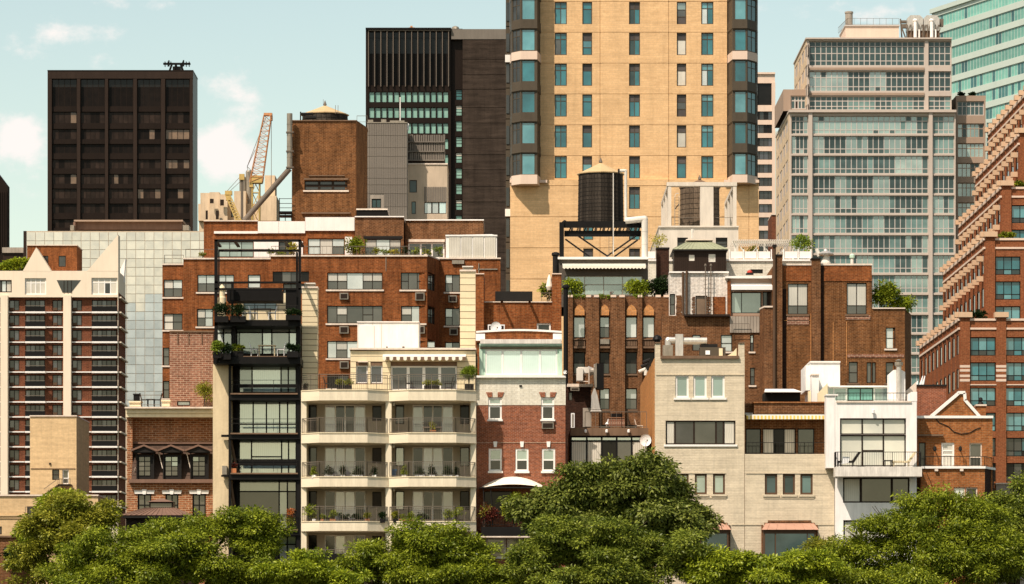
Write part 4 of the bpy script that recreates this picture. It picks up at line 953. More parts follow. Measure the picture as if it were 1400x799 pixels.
# ================= main red brick apartment building (middle left) =================
def main_brick():
    Y = 325; t = building('brick_apartment_building', 'broad red brick apartment building with terraces and penthouses at centre left', 250, 684, Y)
    w1 = front(t, 'red_brick', 222, 361.5, 256, None, Y+3, 16, name='wing')
    w1.w(223.6, 382.5, 249.5, 406.5, 'lm|sm', sill='coping'); w1.w(223.6, 429, 249.5, 451.5, 'll|mm', sill='coping'); w1.w(222.8, 475.5, 231.5, 500, 'mm', sill='coping'); w1.w(222.8, 521, 231.5, 545, 'mm', sill='coping'); w1.done()
    w2 = front(t, 'red_brick', 250.8, 354, 370, None, Y+1, 18)
    w2.w(269.8, 375.8, 294, 399.7, 'sm|sm', sill='coping'); w2.w(297, 375.8, 320, 399.7, 'sm|sm', sill='coping'); w2.w(338.8, 375.8, 356.2, 394, 'ss', sill='coping')
    w2.w(269.2, 422.5, 291.4, 446.8, 'lm|ss', sill='coping'); w2.w(330, 420, 352, 440, 'lm|ss', sill='coping'); w2.w(269, 468, 291, 492, 'lm|ss'); w2.done()
    wb = front(t, 'red_brick', 370, 350.5, 584, None, Y-1, 20)
    wb.w(372.8, 371.6, 422.5, 385.5, 'k|m|d|k', fw=.05); wb.w(387, 388, 418, 402, 'd|d|d')
    wb.w(447.4, 372.8, 523, 396.2, 'lm|lm|s*1.7|lm|lm', sill='coping'); wb.w(548, 372.8, 580.6, 396.4, 'mm*.9|m*1.2|mm*.9', sill='coping')
    wb.w(447.2, 418.3, 523, 442.4, 'm*.9|lm|m*1.6|mm|m*.9', sill='coping'); wb.w(548.3, 418.5, 581, 442.4, 'lm*.9|s*1.2', sill='coping')
    wb.w(447.2, 466.4, 490, 490.2, 's*.8|lm|s', sill='coping'); wb.w(572.5, 466.6, 595, 476, 's|s'); wb.w(447.4, 513, 477, 531.5, 'k|d', sill='coping'); wb.w(540, 466.5, 569, 490, 'lm|s')
    wb.done()
    for (a, b, c, d, m) in ((464.2,400.5,476.2,409.5,'galvanised'),(567.6,400,580.4,411,'galvanised'),(464,446,476.5,456,'galvanised'),(572,445.5,580.6,456,'galvanised'),(464.4,494,476.6,504,'galvanised')): ac(t, a, b, c, d, Y-1, m)
    ca = Face(t, 'red_brick', (X(584,Y-1),Y-1), (X(601,Y+3.4),Y+3.4), 0, Z(350.5,Y-1), 2.2, reveal=.2, name='canted_wall')
    for y0 in (372.8, 418.5, 464.5): ca.win(.35, Z(y0+23.7,Y), 3.0, Z(y0,Y), 'kk|dd', sill=None)
    ca.done()
    w3 = front(t, 'red_brick', 601, 354.2, 684, None, Y+3.5, 16)
    for y0 in (375.6, 421.6, 468): w3.w(608.6, y0, 629, y0+24, 'sm*.9|m', sill='coping')
    w3.done(); ac(t, 613, 404, 624.6, 413.4, Y+3.5); ac(t, 614.4, 449, 626, 458.4, Y+3.5)
    for (a, b, c, y) in ((222,361.2,256,Y+3),(250.5,353.4,370.3,Y+1),(369.7,349.6,584.5,Y-1),(601,353,684.5,Y+3.5)):
        pbox('coping', 'coping', a-.4, b-.6, c+.3, b+1.3, y-.12, .5, t)
    MB().prism([(X(584,Y-1)-.05,Y-1.1),(X(601,Y+3.4),Y+3.3),(X(601,Y+3.4),Y+3.9),(X(584,Y-1)-.3,Y-.6)], Z(350.9,Y), Z(349,Y)).build('coping', 'coping', t)
    # drip pipe and lintel bits
    b = MB(); b.px(527.2, 351, 528, 371, Y-1.04, .04); b.px(654, 360, 655, 408, Y+3.4, .08); b.px(653, 367.5, 680, 369, Y+3.4, .08); b.px(618, 356, 634.5, 361, Y+3.3, .15); b.build('pipework', 'galvanised', t)
    # penthouse tier
    Yp = Y+6
    p1 = front(t, 'red_brick', 278.6, 302.5, 485, 355, Yp, 9, name='penthouse')
    p1.w(297, 330.5, 346.5, 351.5, 'G|G|G', fw=.06); p1.w(381, 330.5, 399, 351.5, 'd|d'); p1.w(420.8, 326.2, 471, 348.2, 'ss*.9|l|sm*.9'); p1.done()
    b = MB(); b.px(347, 330, 380.8, 352.5, Yp-.06, .06); b.px(399.4, 330, 414, 352.5, Yp-.06, .06); b.px(471.6, 324, 481.5, 352, Yp-.06, .06); b.build('painted_panel', 'white_stucco', t)
    for (a, b_, c, d) in ((352.6,302.8,381,319),(381.4,302.8,417,319),(417.3,297.2,484.6,315.7)): pbox('parapet_panel', 'white_paint', a, b_, c, d, Yp-.16, 2, t)
    pbox('coping', 'coping', 278.2, 301.3, 352.5, 302.8, Yp-.15, 9, t); pbox('string_course', 'white_paint', 292.6, 316.3, 352.4, 319.6, Yp-.14, .14, t)
    p2 = front(t, 'brown_brick', 485.3, 296.8, 552, 352, Yp-.4, 9, name='penthouse'); p2.w(498.8, 327, 548.2, 350, 'lm|s*1.3|lm', lintel='rail_black'); p2.done()
    p3 = front(t, 'brown_brick', 554, 301.6, 661, 356, Yp+.5, 9, name='penthouse'); p3.w(558, 331.5, 607.8, 354, 'm|d|m', fr='white_paint', fw=.14, bar=.16); p3.done()
    b = MB(); b.px(558, 327.4, 608, 331, Yp+.25, .3); b.build('lintel', 'coping', t)
    for (a, b_, c, y) in ((485,296,552.4,Yp-.4),(553.6,300.6,661.5,Yp+.5)): pbox('coping', 'white_paint', a, b_-.4, c, b_+1.1, y-.15, 9.3, t)
    pbox('lift_overrun', 'void_black', 487.5, 287, 529.5, 297, Yp+1, 4, t); pbox('coping', 'coping', 487, 285.4, 530, 287.2, Yp+.9, 4.2, t)
    # sunroom
    s = pbox('sunroom', 'white_paint', 609.5, 323.4, 679.3, 354, Yp-2.4, 4, t); xa = [613,630,646,662,678.4]
    for a, c in zip(xa, xa[1:]): w = (c-a-1.6)*(Yp-2.4)/F; place('pane', pane_mesh(0, w, 30*(Yp-2.4)/F-.15, 'w'), (X((a+c)/2,Yp-2.4), Yp-2.43, Z(338.6,Yp-2.4)), s)
    y = Yp-2.4; MB().prism([(X(609,y),y-.1),(X(680,y),y-.1),(X(680,y),y+.2),(X(609,y),y+.2)], Z(323.4,y), Z(321.4,y)).build('gutter', 'white_paint', s)
    rb = MB(); rb.quad([(X(609,y),y,Z(322,y)),(X(679.5,y),y,Z(322,y)),(X(672,y),y+2.4,Z(316.4,y)),(X(611,y),y+2.4,Z(317.4,y))]); rb.quad([(X(611,y),y+2.4,Z(317.4,y)),(X(672,y),y+2.4,Z(316.4,y)),(X(672,y),y+2.4,Z(322,y)),(X(611,y),y+2.4,Z(322,y))]); rb.build('roof', 'white_paint', s)
    # terrace railings
    yr = Y+3.1; rail('railing', [(X(225,yr+6),yr+6),(X(225,yr),yr),(X(251,yr),yr)], Z(361,yr), .75, t, sp=.9)
    yr = Y+1.2; rail('railing', [(X(254,yr+5),yr+5),(X(254,yr),yr),(X(294,yr),yr),(X(369,yr),yr)], Z(353,yr), .75, t, sp=.9)
    yr = Y-.9; rail('railing', [(X(371,yr),yr),(X(470,yr),yr),(X(582,yr),yr)], Z(349,yr), .75, t, sp=.35, r=.015)
    grp = 'plants on the red brick building terraces'
    shrub('terrace_shrub', 'round dark green bush between two penthouse windows', 472.6, 325, 499.5, 349, Y+.8, 'leaf_mid', n=800, group=grp)
    shrub('terrace_shrub', 'bright yellow green shrub above the black steel pergola', 393, 332, 408, 349, Y+.8, 'leaf_yellow', n=420, group=grp)
    shrub('terrace_shrub', 'low dark bush by the white panel behind the pergola', 366, 341, 392, 350, Y+1, 'leaf_mid', n=380, group=grp)
    shrub('terrace_shrub', 'small yellowish bush at the left terrace corner by the railing', 272, 345, 282, 353, Y+3, 'leaf_gold', n=160, group=grp)
    for i, (a, b_, m, l) in enumerate(((510,518,'leaf_gold','sparse golden grass left under the middle penthouse window'),(521,531,'leaf_lime','lime green plant under the middle penthouse window'),(532,545,'leaf_yellow','yellow flowering plant right under the middle penthouse window'),(549,558,'leaf_fir','dark low plant at the brick penthouse corner'),(562,574,'leaf_mid','leafy plant in front of the white terrace doors'),(577,590,'leaf_gold','golden plant with pale flowers at the white doors'),(592,608,'leaf_mid','spreading plant beside the white sunroom'))):
        shrub('terrace_plant', l, a, 338+(i%3)*1.5, b_, 350, Y+.6+.01*i, m, n=150, group=grp, size=(.16,.08))
main_brick()
def brick_tower():
    Y = 334; t = building('brick_tank_tower', 'plain brown brick rooftop tower hiding a water tank on its top', 399, 502, Y)
    f = front(t, 'tower_brick', 399, 166, 487, 310, Y, 7); f.w(416.3, 247.5, 475, 260.4, 'dd|dd|dd', fw=.08, bar=.22, sill='coping'); f.done()
    c = Face(t, 'tower_brick', (X(487,Y),Y), (X(502.4,Y+5),Y+5), Z(310,Y), Z(166,Y), 2, name='side_wall'); c.done()
    b = MB(); b.prism([(X(398.6,Y),Y-.12),(X(487.2,Y),Y-.12),(X(502.6,Y+5),Y+4.9),(X(502,Y+5),Y+7.2),(X(398.6,Y),Y+7.2)], Z(166,Y)+.002, Z(164.6,Y)); b.build('coping', 'ledge_brown', t)
    b = MB(); b.px(415.5, 243.8, 476, 246, Y-.2, .2); b.px(422, 239.6, 471, 241, Y-.12, .12); b.build('lintel', 'ledge_brown', t)
    b = MB(); b.px(412, 290.4, 479, 292.4, Y-.2, .2); b.build('band', 'ledge_brown', t)
    xc = X(444,Y+3); watertank('water_tank', 'half hidden water tank with cream conical lid on the brown brick tower', xc, Y+3.5, Z(168,Y), 2.05, Z(156.6,Y+3), Z(143.5,Y+3), 'tank_wood', 'tank_roof', 30, 4)
    r = thing('roof_pipework', 'dark pipes and ladder rails beside the hidden water tank', 'pipework', (X(415,Y),Y+1,Z(164.6,Y)))
    b = MB(); y = Y+1; b.tube((X(411,y),y,Z(156,y)), (X(428,y),y,Z(156,y)), .12, 6); b.tube((X(411,y),y,Z(165,y)), (X(411,y),y,Z(153,y)), .06, 5); b.tube((X(418,y),y,Z(161,y)), (X(432,y),y,Z(161,y)), .15, 6); b.build('pipe', 'rail_black', r)
    b = MB(); y = Y+2; 
    for x in (459,462.5): b.tube((X(x,y),y-.6,Z(157,y)), (X(x,y),y-.4,Z(145,y)), .03, 4)
    b.build('ladder', 'rail_metal', r)
    p = thing('exhaust_pipe', 'grey metal flue pipe running diagonally up the brown brick tower side', 'flue pipe', (X(335,Y),Y-1,Z(301,Y))); y = Y-.8
    b = MB(); duct(b, [(X(396,y),y,Z(231,y)), (X(396,y),y,Z(155.5,y))], .25); b.build('pipe', 'galvanised', p); b = MB(); duct(b, [(X(334,y),y,Z(302,y)), (X(396,y),y,Z(231,y))], .24); b.build('pipe', 'rail_metal', p)
    b = MB()
    for yy in (180,206,228): b.px(391, yy, 401.5, yy+1.5, y-.3, .9)
    b.build('bracket', 'rail_metal', p)
    b = thing('steel_platform', 'small black steel roof platform with railing beside the brick tower', 'platform', (X(390,Y),Y-.5,Z(300,Y))); y = Y-.4
    m = MB(); m.px(381, 289, 399, 291.4, y, 1.2); m.px(382, 294, 399, 296, y, 1.2); m.build('deck', 'steel_black', b)
    for x in (381.5,389.5,398): m = MB(); m.px(x, 271 if x < 383 else 289, x+1, 302, y+.1, .1); m.build('post', 'steel_black', b)
    m = MB()
    for yy in (271.5,278,284): m.px(381.5, yy, 399, yy+.7, y, .06)
    m.build('railing', 'steel_black', b)
brick_tower()
def siding_shaft(label, x0, x1, y0, y1, Y, pit, D, x2=None):
    t = thing('chimney_shaft', label, 'chimney', (X((x0+x1)/2,Y),Y,Z(y1,Y)), 'cream clad chimney shafts')
    MB().px(x0+.4, y0+1, x1-.4, y1, Y+.03, D-.03).build('core', 'ledge_brown', t)
    y = y0+1.5
    while y < y1-1: pbox('panel', 'siding', x0, y, x1, min(y+pit-.8, y1), Y, .06, t); MB().px(x0, y, x0+.3, min(y+pit-.8,y1), Y+.06, D).build('panel', 'siding', t); MB().px(x1-.3, y, x1, min(y+pit-.8,y1), Y+.06, D).build('panel', 'siding', t); y += pit
    pbox('coping', 'coping', x0-.6, y0-1.2, x1+.6, y0+1.2, Y-.1, D+.2, t)
    b = MB(); b.px(x0+4, y0-4.5, x1-4, y0-1.2, Y+.2, D-.4); b.build('vent', 'galvanised', t)
    b = MB(); b.px(x0+3, y0-6.2, x1-3, y0-4.6, Y+.1, D-.2); b.build('cowl', 'pipe_white', t)
siding_shaft('left cream clad chimney shaft beside the black steel house', 413, 434, 393, 533.6, 259.3, 7.8, 1.3)
siding_shaft('right cream clad chimney shaft in front of the red brick recess', 629, 650, 370, 479, 262, 9.2, 1.2)
def brick_low():
    Y = 275; t = building('low_brick_wing', 'low red brick wall wing between two brick piers behind the red townhouse', 650, 767, Y)
    f = front(t, 'red_brick', 661.5, 413.4, 755.5, None, Y+1, 7); f.w(733.6, 442, 753, 455, 'd', fr='white_paint', fw=.12); f.done()
    pbox('coping', 'coping', 661, 412.4, 755.6, 413.6, Y+.9, .6, t)
    for a, b_ in ((649.5,661.6),(755,767.5)): pbox('pier', 'red_brick', a, 375, b_, None, Y, 8, t); pbox('coping', 'pink_stone', a-.4, 373.8, b_+.4, 375.2, Y-.1, 8.2, t)
    b = MB(); b.px(677, 398.6, 728, 413, Y+1.6, 3); b.build('roof_box', 'rail_black', t)
    for x in (686, 724): b = MB(); b.tube((X(x,Y),Y+1.1,Z(411,Y)), (X(x,Y),Y-.6,Z(410.5,Y)), .09, 6); b.build('bracket', 'rail_black', t)  # added bars, projecting forward to throw diagonal shadow streaks down the wall
    b = MB(); b.px(650, 455, 662, 520, Y-.02+.0, .02); 
    ac(t, 667, 444, 690, 456, Y+.6, 'white_plastic')
    dish('white satellite dish by the left pier of the low brick wall', 678, 448, Y-1.2, .42)
    rail('railing', [(X(740,Y+3),Y+3),(X(755,Y+3),Y+3)], Z(412,Y+3), .6, t, sp=.3)
    p = shrub('terrace_plant', 'tangled climbing plant on stakes by the right brick pier', 741, 376, 757, 413, Y+4, 'leaf_mid', n=260, cat='climber')
    q = thing('patio_umbrella', 'closed white patio umbrella beside the right brick pier', 'umbrella', (X(750,Y+3.2),Y+3.2,Z(412,Y+3.2))); y = Y+3.2
    b = MB(); b.lathe((X(751,y),y,Z(397,y)), [(.16,0),(.26,.25),(.12,.9),(.03,1.15)], 10); b.build('canopy', 'awning_cream', q); b = MB(); b.tube((X(751,y),y,Z(412,y)), (X(751,y),y,Z(374,y)), .03, 5); b.build('pole', 'rail_metal', q)
brick_low()
# ================= brown arched building with the water tower =================
def arched():
    Y = 315; t = building('arched_brick_building', 'brown brick building with pointed terracotta arches below a planted roof terrace', 775, 915, Y)
    f = front(t, 'brown_brick', 775, 405.5, 915, None, Y, 18, reveal=.35)
    colsx = [(784.2,800,'s'),(820,833.4,'sm'),(855.5,871,'s'),(878.8,895,'s')]
    for (a, b, sp) in colsx:
        f.w(a, 433, b, 462, sp, rows=None); f.w(a, 481.5, b, 511.5, 'kd', sill='ledge_brown'); f.w(a, 531, b, 560, 'sm' if a > 815 else 'kd', sill='ledge_brown')
        f.w(a, 581, b, 609, 'dd')
    f.done()
    for (a, b) in ((775.4,783),(801.2,819),(834.8,854.4),(872,878),(896.2,914.6)):
        pbox('pier', 'brown_brick', a, 406.8, b, None, Y-.45, .45, t)
        for i in range(2): pbox('merlon', 'pink_stone', a+.2+i*(b-a)*.6, 403.4, a+.2+i*(b-a)*.6+(b-a)*.38, 406.6, Y-.5, .7, t)
    for (a, b, sp) in colsx:
        z0, z1, xa, xb = Z(431.6,Y), Z(417,Y), X(a,Y), X(b,Y); m = (xa+xb)/2
        MB().slab([(xa+.05,z0),(xb-.05,z0),(xb-.05,z0+.42),(m+.22,z1-.12),(m,z1),(m-.22,z1-.12),(xa+.05,z0+.42)], Y-.16, Y-.002).build('arch_panel', 'terracotta_brick', t)
        b_ = MB(); b_.px(a-.4, 463.4, b+.4, 465, Y-.25, .25); b_.px(a-.4, 473.6, b+.4, 476.4, Y-.3, .3)
        for i in range(7): w = (b-a)/7; b_.px(a+w*i+.3, 466, a+w*(i+1)-.3, 473, Y-.18, .18)
        b_.build('spandrel', 'ledge_brown', t)
    b_ = MB(); b_.px(820.5, 464, 833, 470.5, Y-.3, .3); b_.build('air_conditioner', 'galvanised', t)
    p = thing('steel_flue', 'tall black steel flue pipe against the left edge of the arched brick building', 'flue pipe', (X(773.5,313),313,Z(600,313)))
    b = MB(); b.tube((X(773.5,313),313,Z(600,313)), (X(773.5,313),313,Z(394,313)), .2, 10); b.build('pipe', 'steel_black', p); b = MB(); b.lathe((X(773.5,313),313,Z(394,313)), [(.2,-.05),(.3,0),(.3,.12),(.12,.3)], 10); b.build('cowl', 'steel_black', p)
    g = 'plants on the arched building roof terrace'
    for (a, y0, b, m, n, l) in ((768,383,797,'leaf_light',900,'light green bush at the left end of the arched building terrace'),(854,382,890,'leaf_light',1100,'broad green bush right of the terrace glass above the arches'),(887,377,917,'leaf_fir',1100,'very dark bush at the right end of the arched building terrace')):
        shrub('terrace_shrub', l, a, y0, b, 406.5, Y+1.2, m, n=n, group=g)
    for i, (a, b, l) in enumerate(((781,802,'low yellow green grass tuft above the leftmost arch'),(819,836,'low yellow green grass tuft above the second arch'),(864,880,'low yellow green plant tuft right of the brick pier'))):
        shrub('ornamental_plant', l, a, 402.5, b, 409, Y+.1, 'leaf_lime', n=220, group='grass tufts along the arched parapet', cat='plant', size=(.14,.07))
    shrub('planter_flower', 'tiny dark red plant in front of the terrace glass', 833, 399, 839, 406, Y+1, 'leaf_red', n=60, cat='plant', size=(.1,.06))
    # roof room behind the terrace
    Y = 318.5; t = building('roof_terrace_house', 'grey glazed roof house with cream awning under the water tower stand', 763, 887, Y)
    f = front(t, 'awning_grey', 763.5, 352.6, 886, 420, Y, 9, reveal=.25); f.w(772, 377.2, 878.5, 404, 'GG|GG|GG|GG', rows=[1.2,1.5], fr='galvanised', fw=.08); f.done()
    pbox('roof_edge', 'white_paint', 762.6, 351.4, 886.6, 354.6, Y-.3, 9.3, t)
    awning(t, 769, 361.5, 882.5, 369.5, Y, .9, ['awning_cream'])
    b = MB(); b.tube((X(759.5,Y),Y,Z(410,Y)), (X(759.5,Y),Y,Z(349,Y)), .25, 10); b.lathe((X(759.5,Y),Y,Z(349,Y)), [(.25,-.1),(.34,0),(.3,.2),(.1,.25)], 10); b.build('vent_pipe', 'rail_black', t)
    Y = 322; xc = X(821.3,Y)
    watertank('water_tower_tank', 'large black wooden water tank with cream conical roof on steel stand', xc, Y, Z(303,Y-2), 31.3*Y/F, Z(238.6,Y), Z(223,Y), 'tank_wood', 'tank_roof', 44, 13, bulge=.03)
    s = thing('water_tower_stand', 'black steel stand with cross braces carrying the large water tank', 'tank stand', (xc,Y,Z(352,Y))); yf = Y-2.2
    for a, b, c, d, y, th in ((769,302.6,882,311.4,yf,.3),(771.5,315.6,876.5,323.4,yf+.3,.25),(769,303,884,311,Y+2,.3)): m = MB(); m.px(a,b,c,d,y,th); m.build('beam', 'steel_black', s)
    for i in range(9): x = X(781+11*i,yf); m = MB(); m.box(x, yf+.31, Z(311,yf), x+.18, Y+1.99, Z(307,yf)); m.build('joist', 'steel_black', s)
    for i in range(10): m = MB(); m.tube((X(778+10.5*i,yf),yf+.4,Z(316,yf)), (X(780+10.5*i,yf),yf+.4,Z(311,yf)), .06, 4); m.build('lattice', 'steel_black', s)
    for x0, y in ((764.8,yf-.3),(877.5,yf-.3)): m = MB(); m.px(x0, 304, x0+6.2, 352.4, y, .35); m.build('post', 'steel_black', s)
    m = MB(); m.tube((X(768,yf),yf-.1,Z(308,yf)), (X(773,yf),yf+.2,Z(303,yf)), .18, 5); m.build('gusset', 'steel_black', s)
    for a, b, c, d in ((773,327,807,351.5),(791,323,831,350.5),(873,320,829,351),(872,328,840,351)): m = MB(); m.tube((X(a,yf),yf+.15,Z(b,yf)), (X(c,yf),yf+.15+.02*(a%3),Z(d,yf)), .075, 5); m.build('brace', 'steel_black', s)
    l = thing('ladder', 'thin ladder rising under the big water tank stand', 'ladder', (X(834,yf),yf-.2,Z(352,yf))); b = MB()
    for x in (832.5,837.5): b.tube((X(x,yf),yf-.1,Z(352,yf)), (X(x,yf),yf-.1,Z(324,yf)), .025, 4)
    b.build('rail', 'rail_metal', l); b = MB()
    for k in range(7): b.tube((X(832.5,yf),yf-.1,Z(350-4*k,yf)), (X(837.5,yf),yf-.1,Z(350-4*k,yf)), .018, 4)
    b.build('rung', 'rail_metal', l)
    l = thing('overflow_pipe', 'slim white pipe running down the front of the black water tank', 'pipe', (X(837.5,Y-2.2),Y-2.3,Z(352,Y))); b = MB(); b.tube((X(837.6,Y),Y-2.35,Z(352,Y)), (X(837.6,Y),Y-2.05,Z(241,Y)), .045, 6); b.build('pipe', 'pipe_white', l)
    l = thing('insulated_riser_pipe', 'fat white insulated pipe bending beside the black water tank', 'pipe', (X(881.4,yf),yf-.5,Z(352,yf))); y = yf-.6
    b = MB(); duct(b, [(X(881.4,y),y,Z(352,y)), (X(881.4,y),y,Z(299.5,y)), (X(855.6,y),y+.3,Z(301.5,y))], .27); b.build('pipe', 'pipe_white', l)
    b = MB(); duct(b, [(X(855.8,y),y+.6,Z(302,y)), (X(855.8,y),y+.6,Z(232.5,y)), (X(846,y),y+.6,Z(232.5,y))], .13, 8); b.build('riser', 'pipe_white', l)
    w = pbox('pipe_hood', 'rail_black', 844.8, 231, 847, 237, y+.45, .3, l)
arched()
# ================= white building with framed tank =================
def tank_enclosure():
    Y = 345; t = building('tank_enclosure_building', 'white rooftop building with open concrete frame round a second water tank', 900, 1009, Y)
    f = front(t, 'pale_render', 901, 310.6, 1009.5, None, Y, 22, reveal=.3); f.w(926, 325, 940.3, 337.5, 'kd', fw=.06); f.w(978.6, 325, 994.6, 338.5, 'kdd', fw=.06); f.done()
    pbox('parapet', 'pale_render', 900.4, 308.8, 1010, 311, Y-.15, 22.3, t)
    zt, zb = Z(249.5,Y), Z(311,Y); zl = Z(254.5,Y)
    for a, b in ((913.2,917.8),(957.4,975.4),(1002.2,1007)): m = MB(); m.px(a, 254.4, b, 309, Y+.3, .9); m.build('post', 'pale_render', t)
    m = MB(); m.px(911.8, 249.2, 1007.6, 254.4, Y+.25, 1); m.build('beam', 'pale_render', t)
    for xx in (913, 1003.6):
        m = MB(); m.box(X(xx,Y), Y+1.26, zl, X(xx+3.4,Y), Y+15.5, zt); m.build('beam', 'pale_render', t)
        for d in (6,10.5,15): m = MB(); m.box(X(xx,Y), Y+d, zb, X(xx+3.4,Y), Y+d+.5, zl); m.build('post', 'pale_render', t)
    watertank('water_tank', 'weathered grey wooden water tank inside the white concrete frame', X(957,Y+4.5), Y+5, Z(309,Y+2), 1.83, Z(257,Y+5), Z(246,Y+5), 'tank_grey_wood', 'ledge_brown', 26, 9)
    l = thing('tank_ladder', 'white hooped ladder beside the grey wooden tank', 'ladder', (X(925,Y+1.5),Y+1.5,zb)); b = MB(); y = Y+2
    for x in (922.6,928.4): b.tube((X(x,y),y,zb), (X(x,y),y,Z(268,y)), .04, 4)
    b.tube((X(922.6,y),y,Z(268,y)), (X(924.5,y),y,Z(264.6,y)), .04, 4); b.tube((X(924.5,y),y,Z(264.6,y)), (X(928.4,y),y,Z(264.6,y)), .04, 4); b.build('rail', 'pipe_white', l)
    b = MB()
    for k in range(10): b.tube((X(922.6,y),y,Z(306-4*k,y)), (X(928.4,y),y,Z(306-4*k,y)), .02, 4)
    b.tube((X(923,y),y,Z(286,y)), (X(929,y),y+.5,Z(278,y)), .05, 4); b.build('rung', 'rail_metal', l)
    rail('railing', [(X(918,Y+.7),Y+.7),(X(957,Y+.7),Y+.7)], Z(309.5,Y), .85, t, sp=1.2); rail('railing', [(X(976,Y+.7),Y+.7),(X(1002,Y+.7),Y+.7)], Z(309.5,Y), .85, t, sp=1.2)
    b = MB(); b.tube((X(946.5,Y-1),Y-1,Z(328,Y)), (X(946.5,Y-1),Y-1,Z(315,Y)), .09, 6); b.px(945, 314, 949, 317.5, Y-1, .2); b.build('vent_pipe', 'pipe_white', t)
    Y = 330; t = building('dark_roof_cabin', 'dark brown boarded roof cabin with green copper hipped roof', 921, 994, Y)
    f = front(t, 'bronze_mid', 921.5, 342, 993, 375, Y, 5, reveal=.12); f.w(942, 348.8, 949.4, 356.8, 'c', fr='pipe_white', fw=.05); f.w(968.8, 347.8, 978, 358.4, 'cl', fr='pipe_white', fw=.05); f.done()
    b = MB()
    for i in range(24): x = 921.8+2.96*i; (b.px(x, 342.5, x+.6, 374, Y-.04, .04) if not (941 < x < 950 or 968 < x < 979) else None)
    b.build('batten', 'window_dark', t)
    x0, x1, z0, z1 = X(919.6,Y), X(995,Y), Z(341.4,Y), Z(328.5,Y); b = MB(); a = [(x0,Y-.3,z0),(x1,Y-.3,z0),(x1,Y+5.3,z0),(x0,Y+5.3,z0)]; q = [(X(940,Y),Y+1.6,z1),(X(973.5,Y),Y+1.6,z1),(X(973.5,Y),Y+3.4,z1),(X(940,Y),Y+3.4,z1)]
    for i in range(4): j = (i+1) % 4; b.quad([a[i],a[j],q[j],q[i]])
    b.quad(q); b.build('roof', 'green_copper', t)
    b = MB()
    for i in range(13): u = i/12; b.tube((x0+(x1-x0)*u, Y-.3, z0+.02), (q[0][0]+(q[1][0]-q[0][0])*u, Y+1.6, z1+.02), .022, 4)
    b.build('roof_seam', 'green_copper', t); pbox('eaves', 'rail_black', 919.4, 341.3, 995.2, 343, Y-.34, 5.7, t); pbox('ridge_cap', 'coping', 938, 327.2, 975, 328.7, Y+1.4, 2.2, t)
    y = Y-6; c = thing('brick_chimney', 'dark brown brick chimney left of the green roofed cabin', 'chimney', (X(906,y),y,Z(412,y))); pbox('stack', 'dark_brick', 897.6, 340.5, 914.8, 412, y, 1.1, c); pbox('cap', 'rail_black', 897, 338.4, 915.4, 340.6, y-.08, 1.26, c)
    shrub('chimney_plant', 'wispy yellow plant growing by the top of the dark chimney', 889, 321, 911, 341, Y+6, 'leaf_yellow', n=200, cat='plant', size=(.2,.08))
    # white roof terrace wall with pergola
    Y = 333; t = building('white_terrace_block', 'white roof terrace with slatted pergola behind the brown brick buildings', 885, 1110, Y)
    f = front(t, 'white_brick', 886, 357, 1108.5, None, Y, 9, reveal=.2); f.w(1026, 368.5, 1043, 374, 'k'); f.done(); pbox('coping', 'white_paint', 885.6, 354.6, 1109, 357.2, Y-.15, 9.3, t)
    for i, (a, b) in enumerate(((886,896),(998.5,1015.5),(1017.5,1034),(1036,1053),(1072,1090),(1092,1108))): pbox('fence_panel', 'white_paint', a, 344, b, 353.4, Y+.2, .12, t)
    for a in (996.6,1016,1034.6,1054,1070.6,1090.6,1108): pbox('fence_post', 'white_paint', a, 341, a+1.4, 354.8, Y+.1, .3, t)
    g = thing('pergola', 'long slatted grey pergola on the white roof terrace', 'pergola', (X(1050,Y+4),Y+4,Z(355,Y)))
    for d in (3,7): m = MB(); m.px(1001, 330, 1086, 332.8, Y+d, .2); m.build('beam', 'pipe_white', g)
    for x in (1004,1044,1083): m = MB(); m.px(x, 332.8, x+2.5, 356, Y+3, .18); m.build('post', 'pipe_white', g)
    for i in range(30): m = MB(); x = X(1001.5+2.85*i,Y+3); m.box(x, Y+2.4, Z(329.9,Y+3), x+.08, Y+7.8, Z(328.6,Y+3)); m.build('slat', 'pipe_white', g)
    for a, c in ((1015,1022),(1038,1031),(1048,1055),(1078,1071)): m = MB(); m.tube((X(a,Y),Y+3.1,Z(333,Y)), (X(c,Y),Y+3.1,Z(341,Y)), .07, 4); m.build('brace', 'pipe_white', g)
    shrub('terrace_shrub', 'bright yellow green bush at the right end of the white pergola', 1083, 321, 1112, 343, Y+2, 'leaf_lime', n=650); shrub('terrace_shrub', 'dark trailing bush under the white pergola', 1018, 336, 1042, 352, Y+4, 'leaf_gold', n=300)
tank_enclosure()
